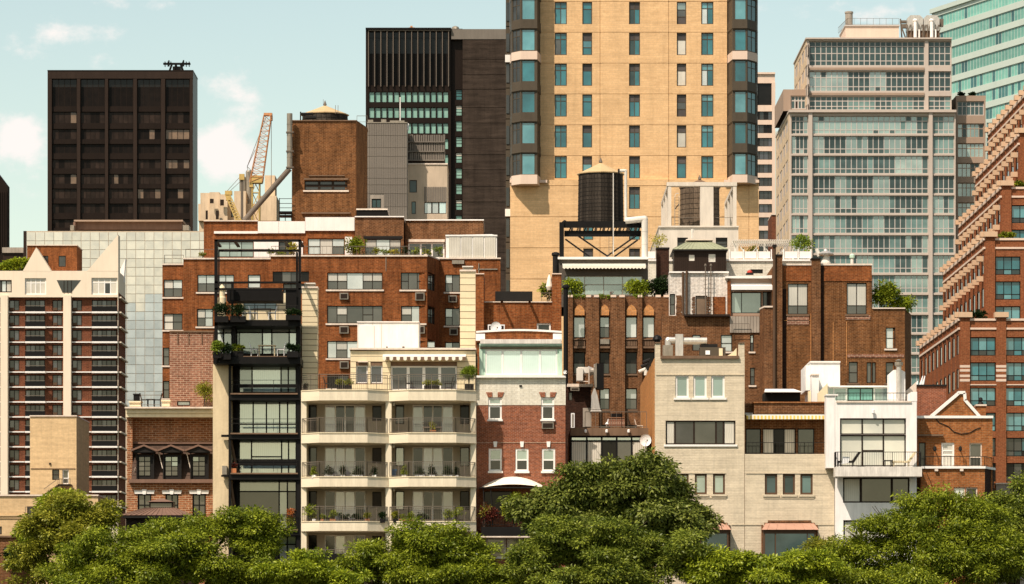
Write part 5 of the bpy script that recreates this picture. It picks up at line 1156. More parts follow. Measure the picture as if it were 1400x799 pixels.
# ================= brown brick building with peeling white wall =================
def peeling():
    Y = 312; t = building('peeling_brick_building', 'brown brick building with peeling white painted upper wall and roof pipes', 916, 1057, Y)
    f = front(t, 'brown_brick', 905, 432, 1057, None, Y, 20)
    f.w(985.4, 458, 1001, 481, 'ss', sill='coping'); f.w(946.5, 458, 958, 480, 'sm'); f.w(1025.4, 458, 1030.6, 481, 'sd', sill='coping'); f.w(1025.4, 503, 1032, 527, 'md', sill='coping'); f.w(966, 503, 978, 526, 'dd'); f.done()
    u = front(t, 'peeling_brick', 915.5, 373, 996, 431.8, Y+1, 18, name='painted_wall'); u.w(915.8, 402, 923, 431, 'mm'); u.w(951, 404.6, 967, 431, 'o', fr='window_brown', name='door'); u.done()
    b = MB(); b.px(974.6, 406, 991.6, 431, Y+.94, .06); b.build('brick_patch', 'red_brick', t)
    tb = MB()
    for i in range(14): s = rnd.uniform(0,5); tb.px(925+rnd.uniform(-1,0), 404+2.4*i, 934-s*.6, 406+2.4*i, Y+.95, .05)
    for i in range(11): tb.px(966.6, 406+2.3*i, 969+rnd.uniform(0,4), 407.6+2.3*i, Y+.955, .045); tb.px(947.5-rnd.uniform(0,2), 406+2.3*i, 950.4, 407.4+2.3*i, Y+.955, .045)
    tb.build('exposed_brick', 'brown_brick', t)
    pbox('coping', 'white_paint', 915, 371.2, 996.4, 373.4, Y+.8, 1, t); pbox('ledge', 'bronze_mid', 935.5, 429.8, 998, 432.6, Y-.5, 1.5, t)
    o = MB(); y = Y-.1; o.px(998, 376, 1000, 430, y, .6); 
    s = front(t, 'taupe', 997, 380, 1056.5, 432, Y+.8, 10, name='sunroom_wall', reveal=.3); s.w(1000, 399.5, 1041, 428.5, 'G*.6|G*1.2', fr='window_dark', fw=.07); s.w(1043, 399, 1054, 431, 'd', name='door'); s.done()
    MB().slab([(X(992,Y),Z(380,Y)),(X(1056.6,Y),Z(380,Y)),(X(1056.6,Y),Z(376,Y)),(X(1030,Y),Z(377.4,Y)),(X(1014,Y),Z(376.6,Y)),(X(992,Y),Z(377.6,Y))], Y+.3, Y+11).build('roof', 'white_paint', t)
    awning(t, 999, 388.5, 1056, 398, Y+.8, 1.0, ['white_plastic'], scallop=False)
    pbox('brick_pier', 'red_brick', 994.6, 384, 999, 432, Y+.5, .35, t)
    b = MB()
    for i in range(10): b.px(998+4.05*i, 432.6, 1001.7+4.05*i, 455, Y-.12, .12)
    b.build('tan_panel', 'grey_concrete', t)
    p = MB(); p.prism([(X(1038.5,Y),Y-.1),(X(1042.5,Y),Y-2.2),(X(1058,Y),Y-2.2),(X(1058,Y),Y-.1)], 0, Z(424,Y)); p.build('corner_pier', 'brown_brick', t)
    p = MB(); p.prism([(X(1037.9,Y),Y-.1),(X(1042.2,Y),Y-2.3),(X(1058.4,Y),Y-2.3),(X(1058.4,Y),Y-.1)], Z(424,Y)+.002, Z(421.8,Y)); p.build('coping', 'coping', t)
    p = thing('downpipe', 'long rusty dark pipe up the front of the brown brick corner', 'pipe', (X(1059,309),309,Z(540,309))); b = MB(); b.tube((X(1059,309),309.3,Z(546,309)), (X(1059,309),309.3,Z(336,309)), .13, 8); b.build('pipe', 'window_brown', p); b = MB(); b.px(1056.5, 334.5, 1062, 338, 309.1, .4); b.build('cowl', 'rail_black', p)
    for i, (x, y0, y1, l) in enumerate(((934.3,371,431,'left of two dark pipes on the peeling wall'),(939.4,369,430,'right of two dark pipes on the peeling wall'))):
        q = thing('vent_pipe', l, 'pipe', (X(x,Y),Y+.6,Z(y1,Y)), 'pipes on the peeling wall'); b = MB(); b.tube((X(x,Y),Y+.7,Z(y1,Y)), (X(x,Y),Y+.7,Z(y0,Y)), .10, 8); b.build('pipe', 'window_brown', q)
    for i, (x, l) in enumerate(((965,'left thin mast with crossbars on the peeling wall'),(972.5,'right thin mast with crossbars on the peeling wall'))):
        q = thing('aerial_mast', l, 'aerial', (X(x,Y),Y+.7,Z(431,Y)), 'masts on the peeling wall'); b = MB(); b.tube((X(x,Y),Y+.6,Z(431,Y)), (X(x,Y),Y+.6,Z(364,Y)), .045, 5); b.build('mast', 'rail_metal', q); b = MB()
        for k in range(9): b.tube((X(x-1.6,Y),Y+.6,Z(376+6*k,Y)), (X(x+2.6,Y),Y+.6,Z(376+6*k,Y)), .02, 4)
        b.lathe((X(x,Y),Y+.6,Z(364,Y)), [(.06,0),(.11,.1),(.06,.25)], 6); b.build('bracket', 'rail_metal', q)
    rail('railing', [(X(1000,Y-.1),Y-.4),(X(1024,Y-.1),Y-.4)], Z(455,Y), .7, t, sp=1.0)
    q = thing('red_grill', 'small red barbecue lid behind the white sunroom roof', 'barbecue', (X(1025,Y+8),Y+8,Z(376,Y+8))); b = MB(); b.lathe((X(1025,Y+8),Y+8,Z(376,Y+8)), [(.16,.1),(.24,.18),(.2,.32),(.06,.4)], 12); b.build('lid', 'red_plastic', q); b = MB(); b.box(X(1020,Y+8), Y+7.7, Z(376,Y+8), X(1030,Y+8), Y+8.3, Z(376,Y+8)+.12); b.build('body', 'rail_black', q)
peeling()
# ================= big brown brick building =================
def brown_block():
    Y = 310; t = building('brown_brick_block', 'large brown brick building with tall blinds windows and a planted corner roof', 1065, 1245, Y)
    f = front(t, 'tower_brick', 1058, 362, 1192, None, Y, 22, reveal=.25)
    f.w(1076.8, 387.8, 1104.5, 430, 'lm|lm', rows=[2.7,1], sill='ledge_brown', fw=.07); f.w(1157.4, 387, 1185, 430, 'lm|lm', rows=[2.7,1], sill='ledge_brown', fw=.07)
    f.w(1160.2, 495, 1172.8, 524, 'mm', sill='ledge_brown'); f.w(1184.8, 495.5, 1191.6, 524, 'm', sill=None); f.done()
    r = front(t, 'tower_brick', 1192.3, 422, 1237.2, None, Y, 22, reveal=.25, name='low_wall'); r.w(1211, 448, 1224.2, 477, 'ss', sill='coping'); r.w(1211, 495.5, 1224, 524, 'md', sill='ledge_brown'); r.w(1192.4, 495.5, 1197.4, 524, 'm'); r.done()
    c = Face(t, 'tower_brick', (X(1237.2,Y),Y), (X(1245.8,Y+6),Y+6), 0, Z(422,Y), 1.0, name='canted_wall'); c.done()
    pbox('coping', 'coping', 1070, 360.6, 1192.6, 363, Y-.12, .6, t); pbox('coping', 'coping', 1192.8, 420.8, 1237.6, 422.4, Y-.12, .6, t)
    for a, b in ((1070.2,1109.4),(1126.6,1192)): pbox('parapet_band', 'red_brick', a, 363.2, b, 384.5, Y-.06, .058, t)
    for a, b, y0, pr in ((1058.2,1069.6,350,.55),(1109.8,1122,354.6,.5)): pbox('pier', 'brown_brick', a, y0, b, None, Y-pr, pr, t); pbox('cap', 'rail_black', a-.5, y0-2, b+.5, y0, Y-pr-.1, pr+.8, t)
    b = MB(); b.px(1122.1, 362, 1126.3, None, Y-.03, .02); b.px(1069.7, 395, 1075, None, Y-.03, .02); b.build('dark_strip', 'dark_brick', t)  # flat darker brick strips along the right edge of both piers
    for (a, y0, b_, y1) in ((1156,431.5,1190,437),(1076,431.5,1106,444),(1158.5,484.5,1236,489)): pbox('brick_band', 'pink_brick', a, y0, b_, y1, Y-.05, .05, t)
    b = MB(); b.px(1108.2, 430, 1109, 520, Y-.05, .05); b.px(1138.8, 440, 1139.6, 500, Y-.05, .05); b.px(1157, 440, 1158, 500, Y-.05, .05); b.px(1072, 438, 1107, 439, Y-.05, .05); b.build('brick_edge', 'terracotta_brick', t)
    g = 'bushes on the brown brick corner roof'
    shrub('roof_shrub', 'upright green bush on the left of the brown brick corner roof', 1192, 386, 1228, 424, Y+1.4, 'leaf_mid', n=1500, group=g); shrub('roof_shrub', 'trailing bush spilling over the brown brick roof corner', 1216, 403, 1251, 428, Y+1.6, 'leaf_light', n=1000, group=g)
    v = thing('mushroom_vent', 'silver mushroom shaped roof vent on the brown brick parapet', 'roof vent', (X(1130,Y),Y+1,Z(358,Y))); x, y, z = X(1130.5,Y), Y+1, Z(358,Y)
    b = MB(); b.lathe((x,y,z-.3), [(.42,0),(.42,.3),(.22,.75),(.18,1.0)], 14); b.build('neck', 'pipe_white', v); b = MB(); b.lathe((x,y,z+.62), [(.2,-.1),(.62,.02),(.66,.12),(.45,.26),(.2,.36),(.12,.5)], 18); b.build('cowl', 'silver', v)
    b = MB(); b.tube((x-.55,y,z+.55), (x-.75,y,z+1.15), .16, 8); b.build('spout', 'pipe_white', v); b = MB(); b.tube((x,y,z+.5), (x-1.2,y,z-.3), .02, 4); b.tube((x,y,z+.5), (x+1.3,y,z-.4), .02, 4); b.build('guy_wire', 'rail_metal', v)
    v = thing('roof_cowl', 'small green capped pipe cowl right of the mushroom vent', 'roof vent', (X(1166.5,Y),Y+1,Z(361,Y))); b = MB(); b.lathe((X(1166.5,Y),Y+1,Z(362,Y)), [(.15,0),(.13,.55),(.13,.6)], 10); b.build('pipe', 'pipe_white', v); b = MB(); b.lathe((X(1166.5,Y),Y+1,Z(352.5,Y)), [(.1,0),(.22,.08),(.22,.3),(.08,.42)], 10); b.build('cap', 'leaf_fir' if False else 'mint_paint', v)
brown_block()
# ================= sheltered gap between townhouse and cream building =================
def gap():
    Y = 261.5; t = building('glazed_garden_room', 'low black framed glass room with white curtains behind the dark tree', 780, 886, Y)
    f = front(t, 'bronze_dark', 780, 596, 886, None, Y, 14, reveal=.2)
    f.w(780.5, 597, 885.5, 640, 'gw|gw|gk|gm|gw', rows=[.13,1], fr='steel_black', fw=.07, bar=.12); f.w(780.5, 655, 885.5, 690, 'w|w|k|m|w', fr='steel_black', fw=.07); f.done()
    pbox('roof_edge', 'ledge_brown', 780, 585.2, 886.4, 595.8, Y-.15, 14, t)
    for x in (800.6, 829.4, 859.4): b = MB(); b.lathe((X(x,Y),Y-.28,Z(592.6,Y)), [(.05,0),(.1,.05),(.1,.2),(.05,.25)], 8); b.build('wall_lamp', 'white_plastic', t)
    rail('railing', [(X(800,Y+.2),Y+.2),(X(850,Y+.2),Y+.2),(X(884,Y+.2),Y+.2)], Z(585,Y), 1.1, t, sp=.35, r=.014)
    w = building('recessed_brick_building', 'dark brown recessed wall in the shadow beside the red townhouse', 768, 808, 292); f = front(w, 'dark_brick', 770, 529, 808, None, 292, 10); f.w(777, 536, 783, 548, 'd'); f.done(); pbox('roof_edge', 'coping', 775.6, 525, 811, 529, 291.6, 4, w); pbox('tan_panel', 'grey_concrete', 797, 558, 808.4, 584, 291.8, .2, w); ac(w, 780, 529.6, 792, 534.4, 291.7)
    ac(w, 780.6, 565, 785.6, 585, 290, 'white_plastic', 'galvanised')
    Y = 291; d = thing('exhaust_duct', 'white metal kitchen exhaust duct with fan in the shadowed gap', 'exhaust duct', (X(815,Y),Y,Z(562,Y)))
    b = MB(); b.px(790, 502, 805, 510, Y-.5, .9); b.px(788.3, 503.5, 797, 520.5, Y-.7, 1.0); b.build('fan_housing', 'pipe_white', d)
    b = MB(); b.tube((X(804,Y),Y,Z(508,Y)), (X(812,Y),Y,Z(508,Y)), .42, 14, r2=.24); b.tube((X(812,Y),Y,Z(508,Y)), (X(813.5,Y),Y,Z(508,Y)), .55, 14); b.build('reducer', 'silver', d)
    b = MB(); b.slab([(X(813,Y),Z(531,Y)),(X(815.5,Y),Z(531,Y)),(X(815.5,Y),Z(497,Y)),(X(812.4,Y),Z(500,Y)),(X(811.4,Y),Z(509,Y))], Y-.8, Y+.8); b.build('flange', 'galvanised', d)
    b = MB(); b.px(815.6, 497, 825.6, 532, Y-.75, 1.5); b.build('louvre_box', 'steel_black', d)
    b = MB(); b.slab([(X(808,Y),Z(561,Y)),(X(820.6,Y),Z(561,Y)),(X(816.4,Y),Z(541,Y)),(X(813.4,Y),Z(532,Y)),(X(811.6,Y),Z(532,Y)),(X(808.4,Y),Z(541,Y))], Y-.75, Y+.5); b.build('chute', 'silver', d)
    b = MB(); b.px(807.6, 561, 822, 562.6, Y-.9, 1.6); b.build('collar', 'pipe_white', d)
    b = MB(); b.tube((X(805,Y),Y-.6,Z(503,Y)), (X(805,Y),Y-.6,Z(526,Y)), .04, 4); b.tube((X(792,Y),Y-.6,Z(522.5,Y)), (X(806,Y),Y-.6,Z(522.5,Y)), .04, 4); b.build('frame', 'coping', d)
    q = thing('garden_cart', 'slatted brown wooden cart with dark lid on the garden room roof', 'cart', (X(842,273),273,Z(591,273))); y = 273
    for i in range(9): b = MB(); b.px(832+2.45*i, 571, 834.1+2.45*i, 583, y, .06); b.build('slat', 'pink_brick', q)
    b = MB(); b.px(832, 570.6, 854, 572, y-.05, 1.0); b.px(833, 572, 853.5, 583, y+.07, .8); b.build('body', 'wood_brown', q); b = MB(); b.px(835, 565.6, 851, 570.4, y+.1, .8); b.build('lid', 'steel_black', q)
    for x in (833.5, 851.5): b = MB(); b.tube((X(x,y),y+.1,Z(583,y)), (X(x,y),y+.1,Z(591,y)), .05, 6); b.build('leg', 'rail_black', q)
    b = MB(); b.tube((X(829.5,y),y+.2,Z(583,y)), (X(832,y),y+.2,Z(573,y)), .05, 5); b.lathe((X(830,y),y+.2,Z(580,y)), [(.05,-.1),(.16,0),(.05,.15)], 8); b.build('wheel', 'white_plastic', q)
    chair('metal chair beside the brown wooden cart on the garden room roof', 866, 591, 273, 'rail_black'); chair('pale tilted chair near the orange brick wall on the roof terrace', 874, 591, 274.4, 'coping')
    dish('white satellite dish at the right end of the garden room', 882.5, 602, 260.6, .42)
gap()
# ================= black steel house with glass front =================
def steel_house():
    Y = 257; t = building('steel_glass_house', 'narrow black steel framed house with stacked glass floors and roof pergola', 291, 411, Y)
    w = front(t, 'stucco_wall', 291, 497, 316, None, Y, 16, name='party_wall'); w.done()
    bk = front(t, 'window_dark', 316, 444, 410.5, None, Y+1.6, 15, reveal=.2, name='glass_wall')
    S = dict(fr='steel_black', fw=.05, bar=.09, rv=.12)
    bk.w(296, 447, 303, 484, 's', **S) if False else None
    bk.w(323, 447.5, 405.5, 484.5, 'GG*1.9|Gg*.7|ss*1.3|gg*.5', rows=[.22,1], **S)
    bk.w(327, 499, 405, 537, 'G*1|g*2.4|G*.6|G*.6', **S)
    bk.w(327, 547.5, 405, 593, 'g|g|g|g*.6|g*.6', **S)
    bk.w(327, 601.5, 405, 648, 'g*1|gg*2.6|g*.6|g*.6', rows=None, **S)
    bk.w(327, 657, 405, 726, 'Gm*2.4|GG*.5|Gm*.5', rows=[.27,1], **S); bk.w(327, 732, 405, 775, 'Gm*2.4|Gs*.5|Gs*.5', rows=[.4,1], **S); bk.done()
    tw = front(t, 'window_dark', 294, 447, 322.4, 490, Y+1.5, 3, reveal=.15, name='stair_tower'); tw.w(295.5, 448, 318, 484, 'ss*.8|ss', rows=[.24,1], **S); tw.done()
    def st(name, x0, y0, x1, y1, y, th, m='steel_black'): return pbox(name, m, x0, y0, x1, y1, y, th, t)
    for x0, x1, y0 in ((312.4,315.8,490),(405.2,410.6,385),(322.6,326,498)): st('column', x0, y0, x1, None, Y-.5 if x0 < 320 or x0 > 400 else Y+1.3, .3)
    st('column', 293, 328, 297.5, 498, Y-1.4, .25); st('column', 298.4, 342, 300, 440, Y+2.6, .2); st('column', 408, 328, 411.4, 446, Y-1.4, .25); st('column', 404.6, 345, 407.4, 395, Y+2.6, .2); st('column', 316, 385, 319, 500, Y-.4, .2); st('column', 319.6, 446, 321.6, 490, Y-.6, .15)
    for y0, y1, y, x0, x1 in ((327.4,330.4,Y-1.4,293,411.6),(341.4,344,Y+2.6,299,408),(385,387.4,Y-1.4,293,411.6),(394,396.4,Y-1.4,293,411.4)): st('beam', x0, y0, x1, y1, y, .3)
    for x in (295.5, 321, 390, 410): m = MB(); m.box(X(x,Y-1)-.1, Y-1.1, Z(330,Y-1.4), X(x,Y-1)+.1, Y+2.6, Z(328,Y-1.4)); m.build('beam', 'steel_black', t)
    st('canopy', 310, 396, 385, 411.5, Y+.2, 2.2, 'planter_black'); st('screen', 390.5, 396.5, 408, 423, Y+.6, .15, 'planter_black')
    st('slab', 293, 437.6, 408.5, 445.6, Y-1.4, 6); st('slab', 291.5, 488, 410.6, 497.6, Y-1.3, 4)
    for y0, y1 in ((539.6,547),(594,600.6),(648.6,656),(725.8,732)):
        st('slab', 314, y0, 410.6, y1, Y-.7, 2.3); st('ledge', 315, y0-2, 407, y0-.1, Y-.85, 1.2, 'ledge_brown')
    st('ledge', 326, 487, 406, 488, Y-1.2, 1, 'ledge_brown')
    st('bracket', 302.4, 594.5, 313, 597.6, Y-.5, .3); st('bracket', 302.4, 649.5, 313, 652, Y-.5, .3)
    for y0, y1, bar in ((499,539,(525.4,530.4)),(547,592,(579.8,581.4)),(601,647,(628.5,637)),(657,724,(703,704))):
        b = MB(); y = Y-.6; rb = y1-19
        for yy in (rb, rb+6): b.tube((X(316,y),y,Z(yy,y)), (X(406,y),y,Z(yy,y)), .022, 4)
        for x in (316,345.5,374,406): b.tube((X(x,y),y,Z(rb,y)), (X(x,y),y,Z(y1-2,y)), .022, 4)
        b.build('railing', 'rail_black', t); st('rail_band', 326.5, bar[0], 405, bar[1], Y-.45, .06)
    for y0, y1 in ((460,486),(418,437)):
        b = MB(); y = Y-1.25
        for yy in (y1-9, y1-4.5) if y0 > 440 else (y1-19, y1-14, y1-8): b.tube((X(324,y),y,Z(yy,y)), (X(407,y),y,Z(yy,y)), .025, 4)
        for x in (324,352,380,407): b.tube((X(x,y),y,Z(y1-(9 if y0>440 else 19),y)), (X(x,y),y,Z(y1,y)), .022, 4)
        b.build('railing', 'rail_black', t)
    for y0, y1 in ((600,648),(656,726)): b = MB(); b.tube((X(316.5,Y+1),Y-.2,Z(y0,Y)), (X(325,Y+1),Y+1.3,Z(y1,Y)), .10, 6); b.build('brace', 'ledge_brown', t)
    b = MB(); b.px(303.6, 637, 310, 649, Y-.4, .4); b.build('air_conditioner', 'galvanised', t)
    # beige chimney pots and pale rear wall behind the terrace
    c = thing('round_chimney', 'beige round chimney pipe standing behind the steel pergola', 'chimney', (X(302.5,Y+4),Y+4,Z(437,Y+4))); b = MB(); b.lathe((X(303.5,Y+4),Y+4,Z(437,Y+4)), [(.28,0),(.28,1.5),(.2,1.55),(.2,1.95),(.27,2.0),(.2,2.2),(.04,2.4)], 14); b.build('pipe', 'siding', c); b = MB(); b.lathe((X(296.6,Y+4),Y+4,Z(437,Y+4)), [(.16,0),(.16,1.3),(.12,1.4)], 12); b.build('small_pipe', 'siding', c)
    r = building('terrace_rear_room', 'pale glazed room at the rear of the steel pergola terrace', 325, 392, Y+5); f = front(r, 'siding', 330, 401, 392, 438, Y+5, 6, reveal=.1); f.w(333, 412, 378, 424, 'g|g|g', fr='steel_black', fw=.05); f.done()
    g = 'planting on the steel house terraces'
    for a, y0, b_, y1, m, l, yy in ((292.5,415,314,441,'leaf_fir','dark hedge in the left planter of the upper steel terrace',Y-1.9),(313,415,338,441,'leaf_fir','dark hedge second from left on the upper steel terrace',Y-1.7),(389,423,412,438,'leaf_fir','dark hedge at the right end of the upper steel terrace',Y-1.8),(290,466,304,490,'leaf_lime','lime green plant in the black planter left of the lower steel terrace',Y-1.9),(303,470,317,492,'leaf_fir','dark leafy plant between the lower terrace columns',Y-1.7),(317,472,334,488,'leaf_mid','arching plant by the lower terrace railing',Y-1.0),(391,471,409,489,'leaf_fir','dark clipped plant at the right end of the lower steel terrace',Y-1.5)):
        shrub('terrace_shrub', l, a, y0, b_, y1, yy, m, pot='planter_black', group=g, n=520, size=(.16,.08))
    for x, rz, l in ((337,0,'left white lounge seat on the upper steel terrace'),(347,0,'second white seat on the upper steel terrace'),(372,180,'right white seat on the upper steel terrace')): chair(l, x, 437.4, Y-.2, 'white_plastic', rz, 'white seats on the steel terraces')
    table('long dark table between white seats on the upper steel terrace', 359, 437.4, Y+.3, 'rail_metal')
    chair('left white chair on the lower steel terrace', 348, 487.4, Y-.4, 'white_plastic', 0, 'white seats on the steel terraces'); chair('right white chair on the lower steel terrace', 384, 487.4, Y-.4, 'white_plastic', 180, 'white seats on the steel terraces')
    table('pale table between two white chairs on the lower steel terrace', 365, 487.4, Y-.2, 'siding')
    t2 = thing('flower_pot', 'orange flowering plant in a pot at the right of the steel house', 'potted plant', (X(398,Y),Y-.3,Z(724,Y))); b = MB(); b.lathe((X(398,Y),Y-.3,Z(724,Y)), [(.14,0),(.2,.35)], 12); b.build('pot', 'planter_black', t2)
    leaves('bloom', 'leaf_orange', [(X(398,Y),Y-.3,Z(702,Y),.27,.2,.28)], 260, t2, (.12,.08), .14, .1, 5, 12); leaves('foliage', 'leaf_gold', [(X(398,Y),Y-.3,Z(713,Y),.24,.2,.26)], 260, t2, (.13,.07), .14, .2, 6, 12)
    x = shrub('potted_plant', 'small reddish plant in the left bay of the steel house', 316, 632, 324, 648, Y-.3, 'leaf_red', pot='terracotta_pot', n=140, size=(.12,.06))
    tr = shrub('wall_shrub', 'wispy yellow green shrub against the pinkish brick wall', 271, 512, 291, 556, 266, 'leaf_gold', n=900, size=(.15,.06))
steel_house()
# ================= mansard brick house =================
def mansard():
    Y = 262; t = building('mansard_brick_house', 'brick house with dark mansard roof and three hooded dormers', 174, 291, Y)
    f = front(t, 'mottled_brick', 173, 660, 291.5, None, Y, 14)
    for a, b in ((188,207),(226,244),(263,281.4)):
        wo = f.w(a, 675.6, b, 706, 'mm|mm', rows=[1,1], fr='steel_black', fw=.1)
        m = MB(); x0, x1, z0, z1 = X(a-3.5,Y), X(b+3.5,Y), Z(675.4,Y), Z(671,Y); m.slab([(x0,z0),(x1,z0),(x1+.05,z1),(x0-.05,z1)], Y-.1, Y-.003); c = (x0+x1)/2; m.slab([(c-.1,z0-.04),(c+.1,z0-.04),(c+.16,z1+.08),(c-.16,z1+.08)], Y-.16, Y-.101); m.build('lintel', 'white_paint', wo)
    f.done()
    u = front(t, 'mottled_brick', 176, 570, 290.6, 660, Y+1.2, 12, name='upper_wall'); u.done()
    pbox('gable_pier', 'mottled_brick', 173.4, 570, 181, 660, Y+.4, 12, t)
    MB().slab([(X(172,Y),Z(570.6,Y)),(X(291,Y),Z(570.6,Y)),(X(291,Y),Z(557.4,Y)),(X(172,Y),Z(557.4,Y))], Y-.1, Y+13).build('cornice', 'beige_stone', t)
    pbox('cornice_moulding', 'coping', 170.6, 556.4, 291, 558.6, Y-.5, 13.6, t); pbox('cornice_moulding', 'beige_stone', 172.4, 563, 291, 564.6, Y-.25, .15, t)
    x0, x1 = X(180,Y), X(290.4,Y); z0, z1 = Z(655.6,Y), Z(606,Y); n = 24
    for r in range(9):
        m = MB(); a, b = r/9, (r+1)/9; m.quad([(x0,Y-.1+1.2*a-.03,z0+(z1-z0)*a),(x1,Y-.1+1.2*a-.03,z0+(z1-z0)*a),(x1,Y-.1+1.2*b,z0+(z1-z0)*b),(x0,Y-.1+1.2*b,z0+(z1-z0)*b)]); m.quad([(x0,Y-.1+1.2*a-.03,z0+(z1-z0)*a),(x0,Y-.1+1.2*a+.02,z0+(z1-z0)*a),(x1,Y-.1+1.2*a+.02,z0+(z1-z0)*a),(x1,Y-.1+1.2*a-.03,z0+(z1-z0)*a)]); m.build('slate_course', 'slate_mansard', t)
    pbox('roof_ridge', 'brown_roof', 179, 604.4, 290.6, 607, Y+.9, .4, t); pbox('eaves_ledge', 'brown_roof', 176, 655.4, 291.4, 660.4, Y-.5, .5, t)
    for a, b in ((190.4,206.2),(226.6,243.6),(264,280.8)):
        c = (a+b)/2; d = MB(); d.px(a-3, 622, b+3, 655, Y-.25, 1.0); do = d.build('dormer', 'rail_black', t)
        fc = Face(do, 'window_dark', (X(a-1.5,Y),Y-.30), (X(b+1.5,Y),Y-.30), Z(652.5,Y), Z(623,Y), .04, reveal=.0)
        WLs = do
        zz0, zz1, xa, xb = Z(651,Y), Z(625,Y), X(a,Y), X(b,Y); nx, nz = 2, 4
        for i in range(nx):
            for j in range(nz): place('pane', pane_mesh(0, (xb-xa)/nx-.06, (zz1-zz0)/nz-.05, pick('mmGm')), (xa+(i+.5)*(xb-xa)/nx, Y-.29, zz0+(j+.5)*(zz1-zz0)/nz), do)
        h = MB(); xh0, xh1, zh = X(a-10,Y), X(b+10,Y), Z(619.5,Y); xm = (xh0+xh1)/2
        h.slab([(xh0+.2,zh),(xh1-.2,zh),(xh1-.2,zh+.10),(xm,Z(609.6,Y)-.1),(xh0+.2,zh+.10)], Y-.72, Y+.5); ho = h.build('hood', 'rail_black', t)
        h = MB(); zt_ = Z(608.6,Y); h.slab([(xh0,zh+.06),(xm,zt_-.13),(xm,zt_),(xh0,zh+.19)], Y-.85, Y+.55); h.slab([(xm,zt_-.13),(xh1,zh+.06),(xh1,zh+.19),(xm,zt_)], Y-.85, Y+.55); h.build('hood_roof', 'brown_roof', ho)
        for xx in (a-4, b+3): k = MB(); k.px(xx, 620, xx+1.4, 656, Y-.42, .2); k.build('dormer_post', 'rail_black', do)
    for a, c in ((217,224),(255,262)): m = MB(); m.tube((X(a,Y),Y-.9+.55,Z(617,Y)), (X(c-1,Y),Y-.35,Z(641,Y)), .035, 5); m.build('stay_rod', 'coping', t)
    m = MB(); m.tube((X(180,Y),Y+.6,Z(655,Y)), (X(185,Y),Y-.1,Z(640,Y)), .03, 5); m.build('stay_rod', 'coping', t)
    # roof terrace
    y = Y+2; ro = (('planter_trough','pale stone trough planter at the left of the mansard house terrace',177,193,548.6,'beige_stone'),('planter_trough','stone trough planter in the middle of the mansard house terrace',221,232,547,'beige_stone'))
    for nm, l, a, b, yt, m in ro:
        p = thing(nm, l, 'planter', (X((a+b)/2,y),y,Z(556,y)), 'stone troughs on the mansard terrace'); pbox('trough', m, a, yt+2, b, 556, y, .6, p); pbox('rim', m, a-1, yt, b+1, yt+2, y-.1, .8, p); pbox('soil', 'earth', a+.5, yt-.4, b-.5, yt+.1, y+.05, .5, p)
    q = thing('outdoor_heater_box', 'small dark lantern box on the stone trough', 'lantern', (X(186,y),y,Z(548,y))); pbox('body', 'steel_black', 182.5, 540, 190.5, 548, y+.1, .4, q); pbox('lid', 'rail_black', 181.8, 538.4, 191.2, 540, y+.05, .5, q)
    for x, l in ((198,'left dark wicker chair on the mansard terrace'),(215,'right dark wicker chair on the mansard terrace')): chair(l, x, 556, y+.1, 'rail_black', 0 if x < 205 else 180, 'dark wicker chairs on the mansard terrace')
    table('low dark table between wicker chairs on the mansard terrace', 206.5, 556, y+.3, 'rail_black', .6, .5); rail('railing', [(X(194,y),y-.6),(X(221,y),y-.6)], Z(556,y), .75, t, sp=.6)
    b = building('pink_brick_bulkhead', 'plain pinkish brick bulkhead wall beside the black steel house', 232, 291, 267); f = front(b, 'pink_brick', 232, 454, 291.5, None, 267, 9); f.w(242, 548.5, 260, 555, 's', fr='window_dark'); f.done(); pbox('coping', 'ledge_brown', 231.6, 452.4, 292, 454.2, 266.9, 9.2, b)
    for i, x in enumerate((243,258,276)): m = MB(); m.tube((X(x,267),266.95,Z(454,267)), (X(x,267),266.95,Z(470,267)), .03, 5); m.build('drip_stain_pipe', 'ledge_brown', b)
    Y = 252; g = thing('garden_pavilion', 'low brown metal hipped pavilion roof with glazed lantern', 'pavilion', (X(218,Y),Y,0)); z0, z1 = Z(706,Y), Z(695,Y); m = MB(); a = [(X(168,Y),Y-2,z0),(X(267,Y),Y-2,z0),(X(267,Y),Y+3,z0),(X(168,Y),Y+3,z0)]; q = [(X(200,Y),Y-.4,z1),(X(240,Y),Y-.4,z1),(X(240,Y),Y+1.4,z1),(X(200,Y),Y+1.4,z1)]
    for i in range(4): j = (i+1) % 4; m.quad([a[i],a[j],q[j],q[i]])
    m.quad(q); m.build('roof', 'brown_roof', g)
    m = MB()
    for i in range(15): u = i/14; m.tube((a[0][0]+(a[1][0]-a[0][0])*u,Y-2,z0+.02), (q[0][0]+(q[1][0]-q[0][0])*u,Y-.4,z1+.02), .02, 4)
    m.build('roof_seam', 'brown_roof', g); pbox('eaves', 'rail_black', 167.5, 706, 267.5, 708.4, Y-2.05, 5.1, g); pbox('wall', 'window_dark', 172, 708.4, 264, None, Y-1.5, 4, g)
    ln = pbox('lantern', 'bronze_mid', 204, 686.6, 236.5, 695.4, Y-.3, 1.6, g); m = MB(); m.px(206, 688.5, 234.5, 694, Y-.34, .03); m.build('pane', [GL['m']], ln)
    m = MB(); zz, zq = Z(686.6,Y), Z(681,Y); a = [(X(202,Y),Y-.5,zz),(X(238,Y),Y-.5,zz),(X(238,Y),Y+1.5,zz),(X(202,Y),Y+1.5,zz)]; q = (X(220,Y),Y+.5,zq)
    for i in range(4): m.quad([a[i],a[(i+1)%4],q])
    m.quad(a[::-1]); m.build('lantern_roof', 'brown_roof', ln)
mansard()
